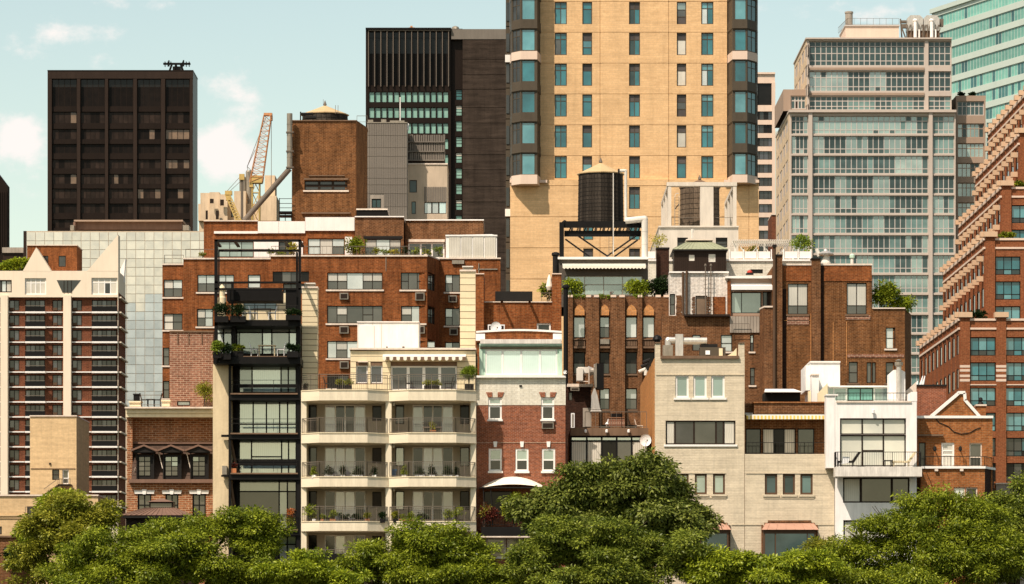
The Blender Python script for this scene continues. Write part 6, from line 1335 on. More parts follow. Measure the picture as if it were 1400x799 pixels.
# ================= balcony building =================
def balconies():
    Y = 256; t = building('balcony_apartment_house', 'cream apartment house with zigzag balconies and metal railings', 411, 651, Y)
    yw = Y+3.0
    floors = [(533.8,548.6,592.3),(592.3,606.2,652.2),(652.2,666.2,713),(713,726.6,772),(772,786,840)]
    bw = front(t, 'shaded_stucco', 411.5, 548.6, 650.5, None, yw, 16, reveal=.14, name='rear_wall')
    pal = [('k','u|d|d|u','k','d','u|d|d|u','k'),('d','u|u|u|d','b','s','d|u|u|d','m'),('k','d|u|u|d','b','s','u|d|d|u','k'),('k','d|s|w|d','b','d','d|u|u|d','k'),('k','d|u|u|d','b','d','d|u|u|d','k')]
    for k, ((yt, yb, yn), p) in enumerate(zip(floors, pal)):
        y0, y1 = yb+5.5, yn+1
        bw.w(419.5, y0, 433, y1, p[0], fr='window_dark', fw=.04); bw.w(444, y0, 499.5, y1, p[1], fr='white_paint', fw=.06, bar=.09); bw.w(509, y0+1, 521.6, y0+22, p[2], fr='window_dark', fw=.05)
        bw.w(540.5, y0, 552.6, y0+26, p[3], fr='window_dark', fw=.06); bw.w(564, y0, 619.4, y1, p[4], fr='white_paint', fw=.06, bar=.09); bw.w(629, y0, 641.6, y0+26, p[5], fr='window_dark', fw=.05)
    bw.done()
    for a, b in ((411.6,419),(527.2,535.2),(643.2,650.6)): pbox('pier', 'balcony_stucco', a, 548, b, None, Y+.35, 2.7, t)
    for (yt, yb, yn) in floors:
        for half, xs in ((0,(411.3,437,503,530.8)),(1,(531.2,558.6,624,651))):
            yo = (Y+.3, Y-.75, Y-.75, Y+.3); P = [(X(x,Y),y) for x, y in zip(xs, yo)]
            outer = P; inner = [(P[0][0]+.14,P[0][1]+.12),(P[1][0]+.06,P[1][1]+.15),(P[2][0]-.06,P[2][1]+.15),(P[3][0]-.14,P[3][1]+.12)]
            z0, z1 = Z(yb,Y), Z(yt,Y)
            m = MB()
            m.prism(outer+[(P[3][0],yw-.01),(P[0][0],yw-.01)], z0, z0+.22)
            for i in range(3): m.prism([outer[i],outer[i+1],inner[i+1],inner[i]], z0+.221, z1-.061)
            bal = m.build('balcony', 'balcony_stucco', t)
            m = MB()
            for i in range(3):
                o = [(outer[i][0],outer[i][1]-.05),(outer[i+1][0],outer[i+1][1]-.05),inner[i+1],inner[i]]; m.prism(o, z1-.06, z1)
            m.build('coping', 'beige_stone', bal)
            rp = [((a[0]+b[0])/2,(a[1]+b[1])/2) for a, b in zip(outer, inner)]
            zz = z1-.0; b = MB(); h = .98 if yt > 540 else 1.02
            for a, c in zip(rp, rp[1:]):
                L = math.hypot(c[0]-a[0], c[1]-a[1]); n = int(L/.125)
                b.tube((*a,zz+h),(*c,zz+h),.03,4); b.tube((*a,zz+h-.14),(*c,zz+h-.14),.014,4); b.tube((*a,zz+.08),(*c,zz+.08),.016,4)
                for i in range(n+1):
                    u = i/n; x, y = a[0]+(c[0]-a[0])*u, a[1]+(c[1]-a[1])*u; b.tube((x,y,zz),(x,y,zz+h),.03 if i in (0,n,n//2) else .0095,4,cap=False)
            b.build('railing', 'rail_metal', bal)
            for i in range(1):
                ws = MB(); ws.lathe((X(xs[0]+6,Y),Y+1.2,z0-.02), [(.06,-.22),(.09,-.18),(.09,0)], 8); ws.build('ceiling_lamp', 'white_plastic', bal)
    # penthouse storey, clad in wide boards
    Yp = Y+2.6; p = front(t, 'ledge_brown', 479, 478, 650.4, 536, Yp+.06, 12, reveal=.2, name='penthouse')
    opn = [(487,500,502.6,524),(506.8,500,522.8,524),(534.4,500.6,624.6,534)]
    p.w(*opn[0], 'U', fr='white_paint', fw=.07); p.w(*opn[1], 'U', fr='white_paint', fw=.07); p.w(*opn[2], 'U|U|U|U', fr='white_paint', fw=.10, bar=.2); p.done()
    y = 480.
    while y < 535:
        y2 = min(y+7.6, 535.5); segs = [(479.2,650.2)]
        for (a, b, c, d) in opn:
            if b < y2 and d > y: segs = [s for q in segs for s in (((q[0],a-.3),(c+.3,q[1])) if q[0] < a < q[1] else (q,))]
        for a, c in segs:
            if c-a > .5: pbox('board', 'siding', a, y, c, y2-.7, Yp, .055, t)
        y = y2
    pbox('coping', 'coping', 477.6, 475.8, 651, 478.2, Yp-.2, 12.4, t)
    awning(t, 523.6, 485.6, 637, 494.8, Yp, .8, ['awning_cream','ledge_brown'], 0)
    b = MB(); b.px(489, 494, 503, 495.4, Yp-.2, .2); b.build('light_bar', 'coping', t)
    for x in (513.5,527): pass
    Yb = Y+8; bh = thing('white_bulkhead', 'white panelled roof bulkhead with door above the cream balconies', 'bulkhead', (X(531,Yb),Yb,Z(478,Yb)))
    pbox('body', 'white_stucco', 488.6, 440.6, 572.6, 480, Yb, 4, bh); pbox('coping', 'white_paint', 488, 439.6, 573.2, 441, Yb-.08, 4.2, bh); pbox('door', 'white_paint', 492.6, 445, 511.4, 478, Yb-.05, .05, bh)
    b = MB()
    for x in (488.8,509,521,572): b.px(x, 441.4, x+.6, 478, Yb-.03, .03)
    b.build('joint', 'coping', bh)
    b = MB(); b.px(528, 474, 530, 478, Yb-.5, .2); b.px(550, 474, 553, 478, Yb-.5, .2); b.build('roof_vent', 'rail_black', bh)
    g = 'potted plants on the cream balconies'; F1, F2, F3, F4 = 533.8, 592.3, 652.2, 713
    bam = shrub('potted_bamboo', 'tall lime green bamboo in a dark pot on the top terrace', 634, 494, 649, 533.8, Y+.6, 'leaf_lime', pot='planter_black', n=1100, size=(.18,.05), group=g)
    for a, y0, b_, l in ((460,519,471,'left grey green grass trough on the top terrace'),(470,519,482,'second grey green grass trough on the top terrace'),(579,520,591,'left grass trough before the terrace windows'),(590,520,602,'right grass trough before the terrace windows')): shrub('planter_trough', l, a, y0, b_, 533.8, Y+.1, 'leaf_gold', pot='planter_black', n=260, size=(.14,.04), group=g, cat='planter', poth=.34)
    shrub('potted_plant', 'small dark pot at the far left of the top terrace', 414, 525, 421, 533.8, Y+.9, 'leaf_fir', pot='planter_black', n=120, group=g)
    lines = [(F3,426,433,16,'leaf_mid','round light bush in a white pot on the third balcony left'),(F3,443,457,19,'leaf_fir','wide dark conifer on the third balcony beside the left door'),(F3,465,472,18,'leaf_fir','slim dark conifer in the middle of the third left balcony'),(F3,481,497,16,'leaf_fir','low dark conifer group on the third left balcony'),(F3,508,515,17,'leaf_fir','dark conifer under the red brown window on the third balcony'),(F3,549,556,18,'leaf_mid','green slim conifer left on the third right balcony'),(F3,566,582,14,'leaf_fir','low dark bushes on the third right balcony'),(F3,586,595,18,'leaf_fir','dark conifer centred on the third right balcony'),(F3,605,619,16,'leaf_fir','wide dark conifer on the third right balcony'),(F3,622,627,15,'leaf_fir','narrow dark conifer near the right end of the third balcony')]
    for i, (yf, a, b_, h, m, l) in enumerate(lines): shrub('potted_conifer', l, a, yf-h+1, b_, yf+2, Y-.2+.02*i, m, pot='white_plastic', n=330, group=g, size=(.12,.05), fir=True, poth=.22, cat='potted plant')
    lines = [(F4,417,430,27,'leaf_light','tall airy plant at the left end of the fourth balcony',None),(F4,427,432,10,'leaf_gold','small pale flowering plant left on the fourth balcony','white_plastic'),(F4,438,444,9,'leaf_mid','little green plant on the fourth left balcony','terracotta_pot'),(F4,450,460,15,'leaf_mid','green plant in a red pot on the fourth left balcony','terracotta_pot'),(F4,462,478,11,'leaf_fir','dark mixed planting on the fourth left balcony','planter_black'),(F4,480,492,10,'leaf_fir','dark low bush right on the fourth left balcony','planter_black'),(F4,498,506,13,'leaf_gold','reddish potted plant by the right post of the fourth left balcony','terracotta_pot'),(F4,519,527,14,'leaf_fir','dark leafy plant by the middle pier of the fourth balcony','planter_black'),(F4,537,545,16,'leaf_gold','airy pale plant left on the fourth right balcony','planter_black'),(F4,545,556,9,'leaf_light','pale green low plant on the fourth right balcony','terracotta_pot'),(F4,558,566,12,'leaf_light','leafy plant in a red pot on the fourth right balcony','terracotta_pot'),(F4,567,586,11,'leaf_fir','dark table height shrubs on the fourth right balcony','planter_black'),(F4,606,620,16,'leaf_mid','full green bush right on the fourth right balcony','planter_black'),(F4,618,634,20,'leaf_light','tall loose plant near the end of the fourth right balcony','planter_black')]
    for i, (yf, a, b_, h, m, l, pt) in enumerate(lines): shrub('potted_plant', l, a, yf-h, b_, yf+2, Y-.1+.02*i, m, pot=pt, n=260, group=g, size=(.13,.06), poth=.25, cat='potted plant')
    c = thing('storage_box', 'blue plastic storage box on the third right balcony', 'box', (X(537,Y),Y+.8,Z(650,Y))); pbox('body', 'blue_plastic', 534.5, 644, 541.5, 651.6, Y+.8, .5, c); pbox('lid', 'blue_plastic', 534, 641.6, 542, 643.9, Y+.75, .6, c)
    b = thing('balcony_bench', 'slatted grey bench with flowers on the second right balcony', 'bench', (X(591,Y),Y+.3,Z(592,Y))); m = MB(); m.px(578, 583.5, 604, 585, Y+.2, .4); m.build('seat', 'rail_metal', b); m = MB(); m.px(578, 577.6, 604, 579, Y+.6, .06); m.px(578, 580.4, 604, 581.6, Y+.6, .06); m.build('backrest', 'rail_metal', b)
    for x in (579,602): m = MB(); m.px(x, 585, x+1, 592, Y+.25, .35); m.build('leg', 'rail_metal', b)
    shrub('potted_plant', 'small white flowering plant beside the bench on the second balcony', 587, 577, 597, 592.5, Y+.1, 'leaf_gold', pot='terracotta_pot', n=120, group=g, size=(.1,.05), poth=.2, cat='potted plant')
    for x0, x1 in ((414,424),(438,470)): s = pbox('privacy_screen', 'planter_black', x0-1, 757, x1+1, 771, Y-.9+(1.0 if x0 < 420 else 0), .05, t)
    chair('dark chair at the left of the top terrace', 449, 533.8, Y+.6, 'rail_black', 0, 'dark chairs on the top terrace'); chair('dark chair by the wide terrace windows', 560, 533.8, Y+.8, 'rail_black', 0, 'dark chairs on the top terrace'); chair('dark chair right of the terrace windows', 613, 533.8, Y+.8, 'rail_black', 180, 'dark chairs on the top terrace')
balconies()
# ================= red brick townhouse =================
def townhouse():
    Y = 259; t = building('red_townhouse', 'red and white brick townhouse with mint green rooftop sunroom', 651, 774, Y)
    f = front(t, 'house_brick', 651.4, 554.3, 773, None, Y, 13, reveal=.16)
    for a, b in ((668.2,686.2),(704.6,722.6),(740.8,759)):
        wo = f.w(a, 613.5, b, 644.5, 'Gd', fr='white_paint', fw=.12); m = MB(); m.px(a-1.2, 644.2, b+1.2, 647, Y-.15, .3); m.build('sill', 'white_paint', wo)
        m = MB(); c = (a+b)/2; m.slab([(X(c-1.9,Y),Z(611.6,Y)),(X(c+1.9,Y),Z(611.6,Y)),(X(c+2.7,Y),Z(604,Y)),(X(c-2.7,Y),Z(604,Y))], Y-.1, Y-.003); m.build('keystone', 'white_paint', wo)
    for a, b in ((667.6,686),(740,757.6)): f.w(a, 554.4, b, 574.5, 'd', fr='white_paint', fw=.12)
    f.w(664, 735, 692, 764, 'm', fr='white_paint', fw=.14); f.w(693, 735, 716, 764, 'm', fr='white_paint', fw=.14); f.w(662, 672, 700, 703, 'k', fw=.05); f.done()
    w = front(t, 'white_brick', 651, 516.2, 773.3, 554.2, Y-.02, 13, reveal=.18, name='painted_wall')
    for a, b in ((667.6,686),(740,757.6)):
        wo = w.w(a, 543.5, b, 554.2, 'G', fr='white_paint', fw=.12)
        for s, q in ((-1,(a-3.4,a+5.5)),(1,(b-5.5,b+3.4))): m = MB(); x0, x1 = X(q[0],Y), X(q[1],Y); z0, z1 = Z(543.4,Y), Z(536.6,Y); m.slab([(x0+(.15 if s<0 else 0),z0),(x1-(.15 if s>0 else 0),z0),(x1,z1),(x0,z1)], Y-.07, Y-.022); m.build('lintel', 'house_brick', wo)
        m = MB(); m.px(a-1.4, 573.6, b+1.4, 576, Y-.15, .3); m.build('sill', 'white_paint', wo)
    w.done(); m = MB(); m.px(710, 526.5, 713.5, 529, Y-.1, .07); m.build('vent', 'rail_black', t)
    ac(t, 740.6, 577.4, 757, 586.4, Y, 'galvanised')
    m = MB(); m.px(651, 604.5, 773, 606, Y-.03, .028); m.build('brick_band', 'pink_brick', t)
    pbox('ledge', 'white_paint', 650.6, 513.6, 773.6, 516.4, Y-.3, 1, t)
    s = front(t, 'mint_paint', 655.4, 472.5, 768.5, 513.6, Y+.3, 9, name='sunroom', reveal=.14); s.w(663.4, 478, 762, 513, 'g|g*1.18|g*1.18|g', fr='white_paint', fw=.1, bar=.14); s.done()
    pbox('cornice', 'weathered_white', 656.6, 464, 767.6, 470, Y-.1, 9.6, t); pbox('cornice', 'mint_paint', 655.4, 470, 768.6, 472.6, Y-.02, 9.6, t); pbox('gutter', 'ledge_brown', 656, 475, 768, 477, Y+.18, .12, t)
    for a in (655.6, 764.5): pbox('corner_post', 'mint_paint', a, 478, a+4, 513.5, Y+.2, .1, t)
    y = Y+1.2; xs = [X(651+11.7*i/1,y) for i in range(11)]; m = MB(); prof = [(x, Z(455.5-2.6*math.sin(math.pi*i/10),y)) for i, x in enumerate(xs)]
    m.slab([(xs[0],Z(466,y)),(xs[-1],Z(466,y))]+prof[::-1], y, y+7); m.build('parapet', 'red_brick', t)
    m = MB()
    for i in range(10): a, b = prof[i], prof[i+1]; m.slab([(a[0],a[1]),(b[0],b[1]),(b[0],b[1]+.13),(a[0],a[1]+.13)], y-.1, y+7.1)
    m.build('coping', 'white_paint', t)
    for a, b in ((650.4,663),(756,768)): pbox('parapet_end', 'white_stucco', a, 456.5, b, 466, y-.06, .05, t)
    # canopy over the garden terrace
    xa, xb = X(656,Y), X(745,Y); n = 14; m = MB(); pr = []
    for i in range(n+1): u = i/n; pr.append((xa+(xb-xa)*u, Z(668-16*math.sin(math.pi*min(1,u*.98))**.8,Y)))
    for i in range(n):
        a, b = pr[i], pr[i+1]; m.quad([(a[0],Y-.05,a[1]),(b[0],Y-.05,b[1]),(b[0],Y-2.4,Z(668,Y)+(b[1]-Z(668,Y))*.35-.1),(a[0],Y-2.4,Z(668,Y)+(a[1]-Z(668,Y))*.35-.1)])
    cn = m.build('canopy', 'awning_cream', t); m = MB(); m.tube((xa,Y-2.4,Z(669,Y)), (xb,Y-2.4,Z(669,Y)), .05, 5); m.tube((xa,Y-.1,Z(668,Y)), (xa,Y-2.4,Z(669,Y)), .04, 5); m.build('canopy_frame', 'rail_black', cn)
    m = MB(); m.px(658, 720.4, 745, 733, Y-2.6, 2.5); m.build('terrace_box', 'planter_black', t); pbox('terrace_ledge', 'coping', 657.6, 733.2, 745.4, 735, Y-2.6, 2.5, t)
    rail('railing', [(X(660,Y-2.4),Y-2.4),(X(690,Y-2.4),Y-2.4),(X(745,Y-2.4),Y-2.4)], Z(720.4,Y), .85, t, 'rail_black', sp=.2)
    for x in (661, 671): m = MB(); m.tube((X(x,Y),Y-2.3,Z(669,Y)), (X(x+3,Y),Y-2.3,Z(720,Y)), .04, 5); m.build('canopy_post', 'rail_black', t)
    shrub('red_shrub', 'dark red leaved shrub under the cream canopy', 658, 686, 680, 721, Y-2, 'leaf_red', n=900, size=(.14,.07)); shrub('terrace_shrub', 'bright green shrub under the right half of the canopy', 688, 666, 716, 720, Y-2.2, 'leaf_light', n=1500, size=(.16,.08))
    shrub('climbing_vine', 'thin dark vine hanging on the canopy post', 657, 672, 668, 720, Y-2.35, 'leaf_gold', n=160, size=(.12,.05), cat='climber')
    b = MB()
    dish('small white dish on the townhouse corner by the black flue', 772.5, 509, Y-.4, .14)
townhouse()
# ================= cream painted brick house =================
def cream_house():
    Y = 257; t = building('cream_brick_house', 'cream painted brick house with groups of three windows and picture window', 895, 1140, Y)
    f = front(t, 'cream_brick', 895.5, 489, 1018, None, Y, 28, reveal=.2)
    for a, b in ((923.4,941.6),(948,966.2),(972.4,990.8)): f.w(a, 513, b, 544, 'F', fr='white_paint', fw=.13, sill='white_paint')
    f.w(910, 575.4, 1005.6, 608, 'w*.42|d*1|m*1.15|d*.4|w*.55', fr='window_dark', fw=.09, bar=.12, sill='white_paint')
    for a, b in ((925,941.6),(950,966.4),(974.8,991.2)): f.w(a, 648, b, 676, 'G', fr='window_brown', fw=.13, sill='cream_brick')
    f.done()
    g = front(t, 'cream_brick', 1018.15, 621, 1140.6, None, Y, 14, reveal=.2, name='low_wall')
    for a, b in ((1045.6,1062.8),(1070.2,1087),(1094.2,1111.2)): g.w(a, 648, b, 676.4, 'E' if a < 1090 else 'e', fr='window_brown', fw=.13, sill='cream_brick')
    g.done()
    sd = Face(t, 'terracotta_brick', (X(895.5,Y)-.05,Y+28), (X(895.5,Y)-.05,Y+.3), 0, Z(490,Y), .04, reveal=.01, name='side_wall'); sd.done()
    for a, b in ((896,902.8),(1010.6,1017.8)): pbox('parapet_pier', 'cream_brick', a, 469.5, b, 489, Y, 1.2, t); pbox('coping', 'ledge_brown', a-.4, 468, b+.4, 469.6, Y-.08, 1.4, t)
    MB().slab([(X(1010,Y),Z(488,Y)),(X(1010,Y),Z(472,Y)),(X(1004,Y),Z(479,Y)),(X(988,Y),Z(488,Y))], Y+2.5, Y+2.8).build('parapet_slope', 'siding', t); MB().slab([(X(941,Y),Z(488,Y)),(X(955,Y),Z(480,Y)),(X(958,Y),Z(488,Y))], Y+4.5, Y+4.8).build('parapet_slope', 'siding', t)
    pbox('gutter', 'ledge_brown', 903, 486.6, 1010.5, 490.6, Y-.18, .8, t)
    for (x0, y, x1) in ((897,512.2,1017),(925,546.8,992),(909,610,1006.4),(924,646.6,992.5),(950,680.6,993),(1020,646.8,1140),(1045,680.8,1113),(1000,717.2,1042),(1117,717.2,1140)): m = MB(); m.px(x0, y, x1, y+1, Y-.05, .048); m.build('brick_ledge', 'cream_brick', t)
    m = MB(); m.px(1017.7, 549, 1018.3, 760, Y-.01, .009); m.build('joint', 'ledge_brown', t)
    # recessed terrace of the right half
    rw = front(t, 'brown_brick', 1018.2, 551.6, 1139, 622, Y+2.2, 11, reveal=.25, name='terrace_wall'); rw.w(1019.5, 586, 1040.5, 621, 'd', fr='steel_black', fw=.07); rw.w(1042.5, 586, 1088, 621, 'w|k|w', fr='steel_black', fw=.07); rw.w(1090.5, 586, 1113.5, 621, 'm', fr='steel_black', fw=.07); rw.done()
    pbox('parapet', 'brown_brick', 1031, 551.2, 1139, 565.6, Y+.9, 1.3, t); pbox('coping', 'orange_brick', 1030.4, 549.4, 1139.4, 551.2, Y+.8, 1.6, t)
    awning(t, 1019, 566.6, 1127, 575, Y+2.1, 1.3, ['awning_yellow','awning_cream'], 44, False)
    rail('railing', [(X(1018.6,Y+.15),Y+.15),(X(1060,Y+.15),Y+.15),(X(1100,Y+.15),Y+.15),(X(1134,Y+.15),Y+.15)], Z(621,Y), .78, t, 'rail_black', sp=.25)
    m = MB(); m.px(1134.5, 604, 1137, 621, Y, .15); m.build('post', 'coping', t)
    b = thing('roof_hatch', 'black opening with white canopy on the roof right of the cream house', 'roof hatch', (X(1070,Y+5),Y+5,Z(551,Y+5))); pbox('box', 'steel_black', 1046, 536, 1094, 552, Y+5, 3, b); m = MB(); x0, x1 = X(1044,Y+5), X(1095.5,Y+5); m.quad([(x0,Y+4.2,Z(536.8,Y+5)),(x1,Y+4.2,Z(536.8,Y+5)),(x1-.3,Y+8,Z(528,Y+5)),(x0+.3,Y+8,Z(528,Y+5))]); m.slab([(x0,Z(537.6,Y+5)),(x1,Z(537.6,Y+5)),(x1,Z(536.7,Y+5)),(x0,Z(536.7,Y+5))], Y+4.15, Y+4.25); m.build('canopy', 'white_paint', b)
    # bay windows
    for a, b_ in ((1042,1117),(955,997.5)):
        bw = pbox('bay_window', 'window_brown', a+1.5, 724.8, b_-1.5, 790, Y-.75, .74, t); y = Y-.76
        nn = [(a+4,a+17),(a+19,b_-14),(b_-12.5,b_-4)] if b_-a > 60 else [(a+4,b_-4)]
        for p, q in nn: place('pane', pane_mesh(0, (q-p)*Y/F, 50*Y/F, 'E'), (X((p+q)/2,y), y-.01, Z(755,y)), bw)
        m = MB(); z0, z1 = Z(725,Y), Z(715,Y); A = [(X(a-1,Y),Y-.95,z0),(X(b_+1,Y),Y-.95,z0),(X(b_-5,Y),Y-.01,z1),(X(a+5,Y),Y-.01,z1)]; m.quad(A); m.quad([A[0],A[3],(A[0][0],Y-.01,z0)]); m.quad([A[1],(A[1][0],Y-.01,z0),A[2]]); m.quad([A[0],(A[0][0],Y-.01,z0),(A[1][0],Y-.01,z0),A[1]]); r = m.build('bay_roof', 'copper_roof', t)
        m = MB()
        for i in range(6): u = (i+.5)/6; m.tube((A[0][0]+(A[1][0]-A[0][0])*u,Y-.95,z0+.015), (A[3][0]+(A[2][0]-A[3][0])*u,Y-.02,z1+.015), .016, 4)
        m.build('seam', 'copper_roof', r)
        m = MB(); m.px(a+8, 711.6, b_-8, 714.9, Y-.1, .098); m.px(a+3, 714.9, a+8, 718, Y-.1, .098); m.px(b_-8, 714.9, b_-3, 718, Y-.1, .098); m.px(a-1, 718, a+1.4, 760, Y-.1, .098); m.px(b_-1.4, 718, b_+1, 760, Y-.1, .098); m.build('brick_hood', 'brown_brick', t)
    # rooftop plant
    y = Y+3; d = thing('roof_duct', 'silver insulated ductwork crossing the cream house roof', 'duct', (X(928,y),y,Z(489,y)))
    m = MB(); m.px(923.5, 457, 934, 489, y-.3, .6); m.build('riser', 'silver', d); m = MB(); duct(m, [(X(934,y),y,Z(466.4,y)), (X(966.4,y),y,Z(466.4,y))], .24); m.build('branch', 'silver', d); m = MB(); duct(m, [(X(923,y),y,Z(465.6,y)), (X(913.6,y),y,Z(465.6,y)), (X(913.6,y),y,Z(476,y))], .23); m.build('elbow', 'silver', d); m = MB(); m.px(906.5, 472, 920, 489, y-.5, 1.0); m.build('plenum', 'galvanised', d)
    u = thing('rooftop_cooler', 'grey boxy air handling unit on the cream house roof', 'air unit', (X(974,y),y,Z(489,y))); m = MB(); m.px(957, 475, 992, 489, y-.2, 1.2); m.build('casing', 'bay_frame', u); m = MB(); m.px(959, 470.6, 981, 475, y-.1, 1); m.build('hood', 'rail_black', u); m = MB(); m.px(964.6, 479.5, 970.6, 485, y-.24, .03); m.build('label', 'white_plastic', u); m = MB(); m.px(983, 476.5, 988, 488, y-.3, .09); m.build('panel', 'siding', u)
    for i, (x, yy) in enumerate(((898.5,464),)): v = thing('chimney_cowl', 'black domed chimney cowl at the left corner of the cream house', 'roof vent', (X(x,Y+.8),Y+.8,Z(469,Y+.8))); m = MB(); m.lathe((X(x,Y+.8),Y+.6,Z(468.6,Y+.8)), [(.2,0),(.22,.15),(.34,.18),(.25,.4),(.05,.5)], 12); m.build('cowl', 'steel_black', v)
    for i, (dy, l) in enumerate(((6,'nearest black pipe elbow along the orange side wall'),(10,'middle black pipe elbow along the orange side wall'),(15,'farthest pale pipe elbow along the orange side wall'))):
        x, z = X(895.5,Y)-.1, Z(490,Y); v = thing('pipe_elbow', l, 'pipe', (x,Y+dy,z), 'pipe elbows on the orange wall'); m = MB(); m.tube((x,Y+dy,z-.1), (x,Y+dy,z+.35), .13, 8); m.tube((x,Y+dy,z+.35), (x-.5,Y+dy,z+.15), .13, 8); m.build('pipe', 'rail_black' if i < 2 else 'pipe_white', v)
cream_house()
# ================= white modern house =================
def white_house():
    Y = 256; t = building('white_modern_house', 'white stucco modern house with large windows and projecting balcony', 1129, 1254, Y)
    f = front(t, 'white_stucco', 1141, 548.6, 1253.4, 640, Y, 12, reveal=.3)
    f.w(1148.4, 572, 1238.8, 594.5, 'c|c|c', fr='window_dark', fw=.09, bar=.1); f.w(1148.4, 594.6, 1238.8, 638, 'c|cc|c', fr='window_dark', fw=.09, bar=.1); f.done()
    l = front(t, 'white_stucco', 1142.2, 640.2, 1253.2, None, Y+.4, 12, reveal=.25, name='lower_wall'); l.w(1152.6, 653, 1243.6, 687.6, 'l*.72|m*1.35|m*.7', fr='window_dark', fw=.1, bar=.16); l.w(1153, 711.4, 1243, 744, 'l*.7|l*1.3|m*.7', fr='window_dark', fw=.1, bar=.16); l.done()
    e = pbox('parapet_pier', 'white_stucco', 1129.6, 540.5, 1141.4, 640, Y-.03, 1.4, t); pbox('parapet_pier', 'white_stucco', 1246, 536, 1253.8, 549, Y-.02, 8, t); pbox('coping', 'white_paint', 1129, 539.2, 1146, 541, Y-.12, 1.6, t); pbox('coping', 'coping', 1143.5, 548.4, 1246, 550.6, Y-.1, .5, t)
    MB().slab([(X(1237.5,Y+4),Z(550,Y+4)),(X(1253,Y+4),Z(550,Y+4)),(X(1253,Y+4),Z(522,Y+4)),(X(1237.5,Y+4),Z(536,Y+4))], Y+4, Y+4.25).build('sloped_parapet', 'coping', t); MB().slab([(X(1118,Y+5),Z(551,Y+5)),(X(1131.5,Y+5),Z(551,Y+5)),(X(1131.5,Y+5),Z(524,Y+5)),(X(1118,Y+5),Z(538,Y+5))], Y+5, Y+5.3).build('sloped_parapet', 'siding', t)
    ba = pbox('balcony', 'weathered_white', 1142.2, 638.4, 1260.4, 651.6, Y-1.5, 1.5, t); rail('railing', [(X(1143,Y-1.3),Y-.02),(X(1143,Y-1.3),Y-1.3),(X(1180,Y-1.3),Y-1.3),(X(1220,Y-1.3),Y-1.3),(X(1259,Y-1.3),Y-1.3),(X(1259,Y-1.3),Y-.02)], Z(638.3,Y-1.3), .98, ba, 'rail_black', sp=.14, r=.009)
    for x in (1144,1148): pbox('post', 'rail_black', 1141.2 if x < 1146 else 1144.6, 618, 1142.6 if x < 1146 else 1145.4, 639, Y-.8, .1, t)
    g = front(t, 'mint_paint', 1131.6, 529, 1215, 549, Y+5.5, 6, reveal=.15, name='roof_room'); g.w(1132.4, 530, 1157.6, 549, 'F*.4|F', fr='white_paint', fw=.06); g.w(1158.6, 530.5, 1194, 549, 'a|a', fr='window_dark', fw=.07); g.w(1195, 530, 1214.6, 549, 'F', fr='white_paint', fw=.06); g.done(); pbox('roof_edge', 'white_paint', 1131, 527.4, 1216, 529.4, Y+5.2, 6.5, t)
    rail('railing', [(X(1144,Y+.3),Y+.3),(X(1180,Y+.3),Y+.3),(X(1240,Y+.3),Y+.3)], Z(548.4,Y), .55, t, 'rail_black', sp=.22, r=.009)
    bh = thing('white_stair_bulkhead', 'white boxy stair bulkhead on the white house roof', 'bulkhead', (X(1125,Y+8),Y+8,Z(552,Y+8))); y = Y+8; pbox('body', 'white_stucco', 1108, 495.4, 1148.4, 552, y, 5, bh); pbox('coping', 'white_paint', 1107.4, 494, 1149, 496, y-.1, 5.2, bh); pbox('side_block', 'white_stucco', 1101.6, 500, 1107.9, 534, y+.4, 4.4, bh); pbox('low_block', 'white_stucco', 1110, 513, 1119.6, 552, y-1.5, 1.45, bh); pbox('coping', 'coping', 1109.6, 511.4, 1120, 513.2, y-1.6, 1.6, bh); pbox('pier', 'siding', 1105, 535, 1116, 552, y-.6, .55, bh)
    c = thing('white_chimney', 'white stucco chimney with shiny steel flue on the white house roof', 'chimney', (X(1226,Y+3),Y+3,Z(550,Y+3))); y = Y+3; MB().slab([(X(1215.4,y),Z(550,y)),(X(1237.6,y),Z(550,y)),(X(1237.6,y),Z(509,y)),(X(1232,y),Z(505.6,y)),(X(1222,y),Z(506,y)),(X(1215.4,y),Z(512,y))], y, y+1.2).build('stack', 'white_stucco', c); m = MB(); duct(m, [(X(1228.2,y),y-.3,Z(546,y)), (X(1228.2,y),y-.3,Z(500,y))], .17); m.build('flue', 'silver', c); m = MB(); m.lathe((X(1228.2,y),y-.3,Z(500,y)), [(.2,-.1),(.28,0),(.28,.2),(.14,.22),(.24,.32),(.05,.4)], 12); m.build('cowl', 'galvanised', c)
    m = MB(); m.lathe((X(1193.4,Y),Y-.2,Z(567,Y)), [(.04,0),(.1,.08),(.1,.3),(.05,.34)], 8); m.build('wall_lamp', 'white_plastic', t)
    gr = 'lounge chairs on the white house balcony'
    a = chair('left lounger with pale blue towel on the white balcony', 1160, 638.2, Y-.7, 'rail_black', 0, gr, lounge=True); tw = thing('towel', 'pale blue patterned towel hanging over the left lounger', 'towel', (X(1154,Y-1.05),Y-1.05,Z(632,Y))); m = MB(); m.slab([(X(1149,Y),Z(636,Y)),(X(1158,Y),Z(634,Y)),(X(1160,Y),Z(626,Y)),(X(1150,Y),Z(625.5,Y))], Y-1.08, Y-1.04); m.build('cloth', 'white_plastic', tw)
    chair('right tan slatted lounger on the white balcony', 1236, 638.2, Y-.7, 'siding', 0, gr, lounge=True); table('low dark side table between the balcony loungers', 1214, 638.2, Y-.7, 'rail_black', .6, .42)
white_house()
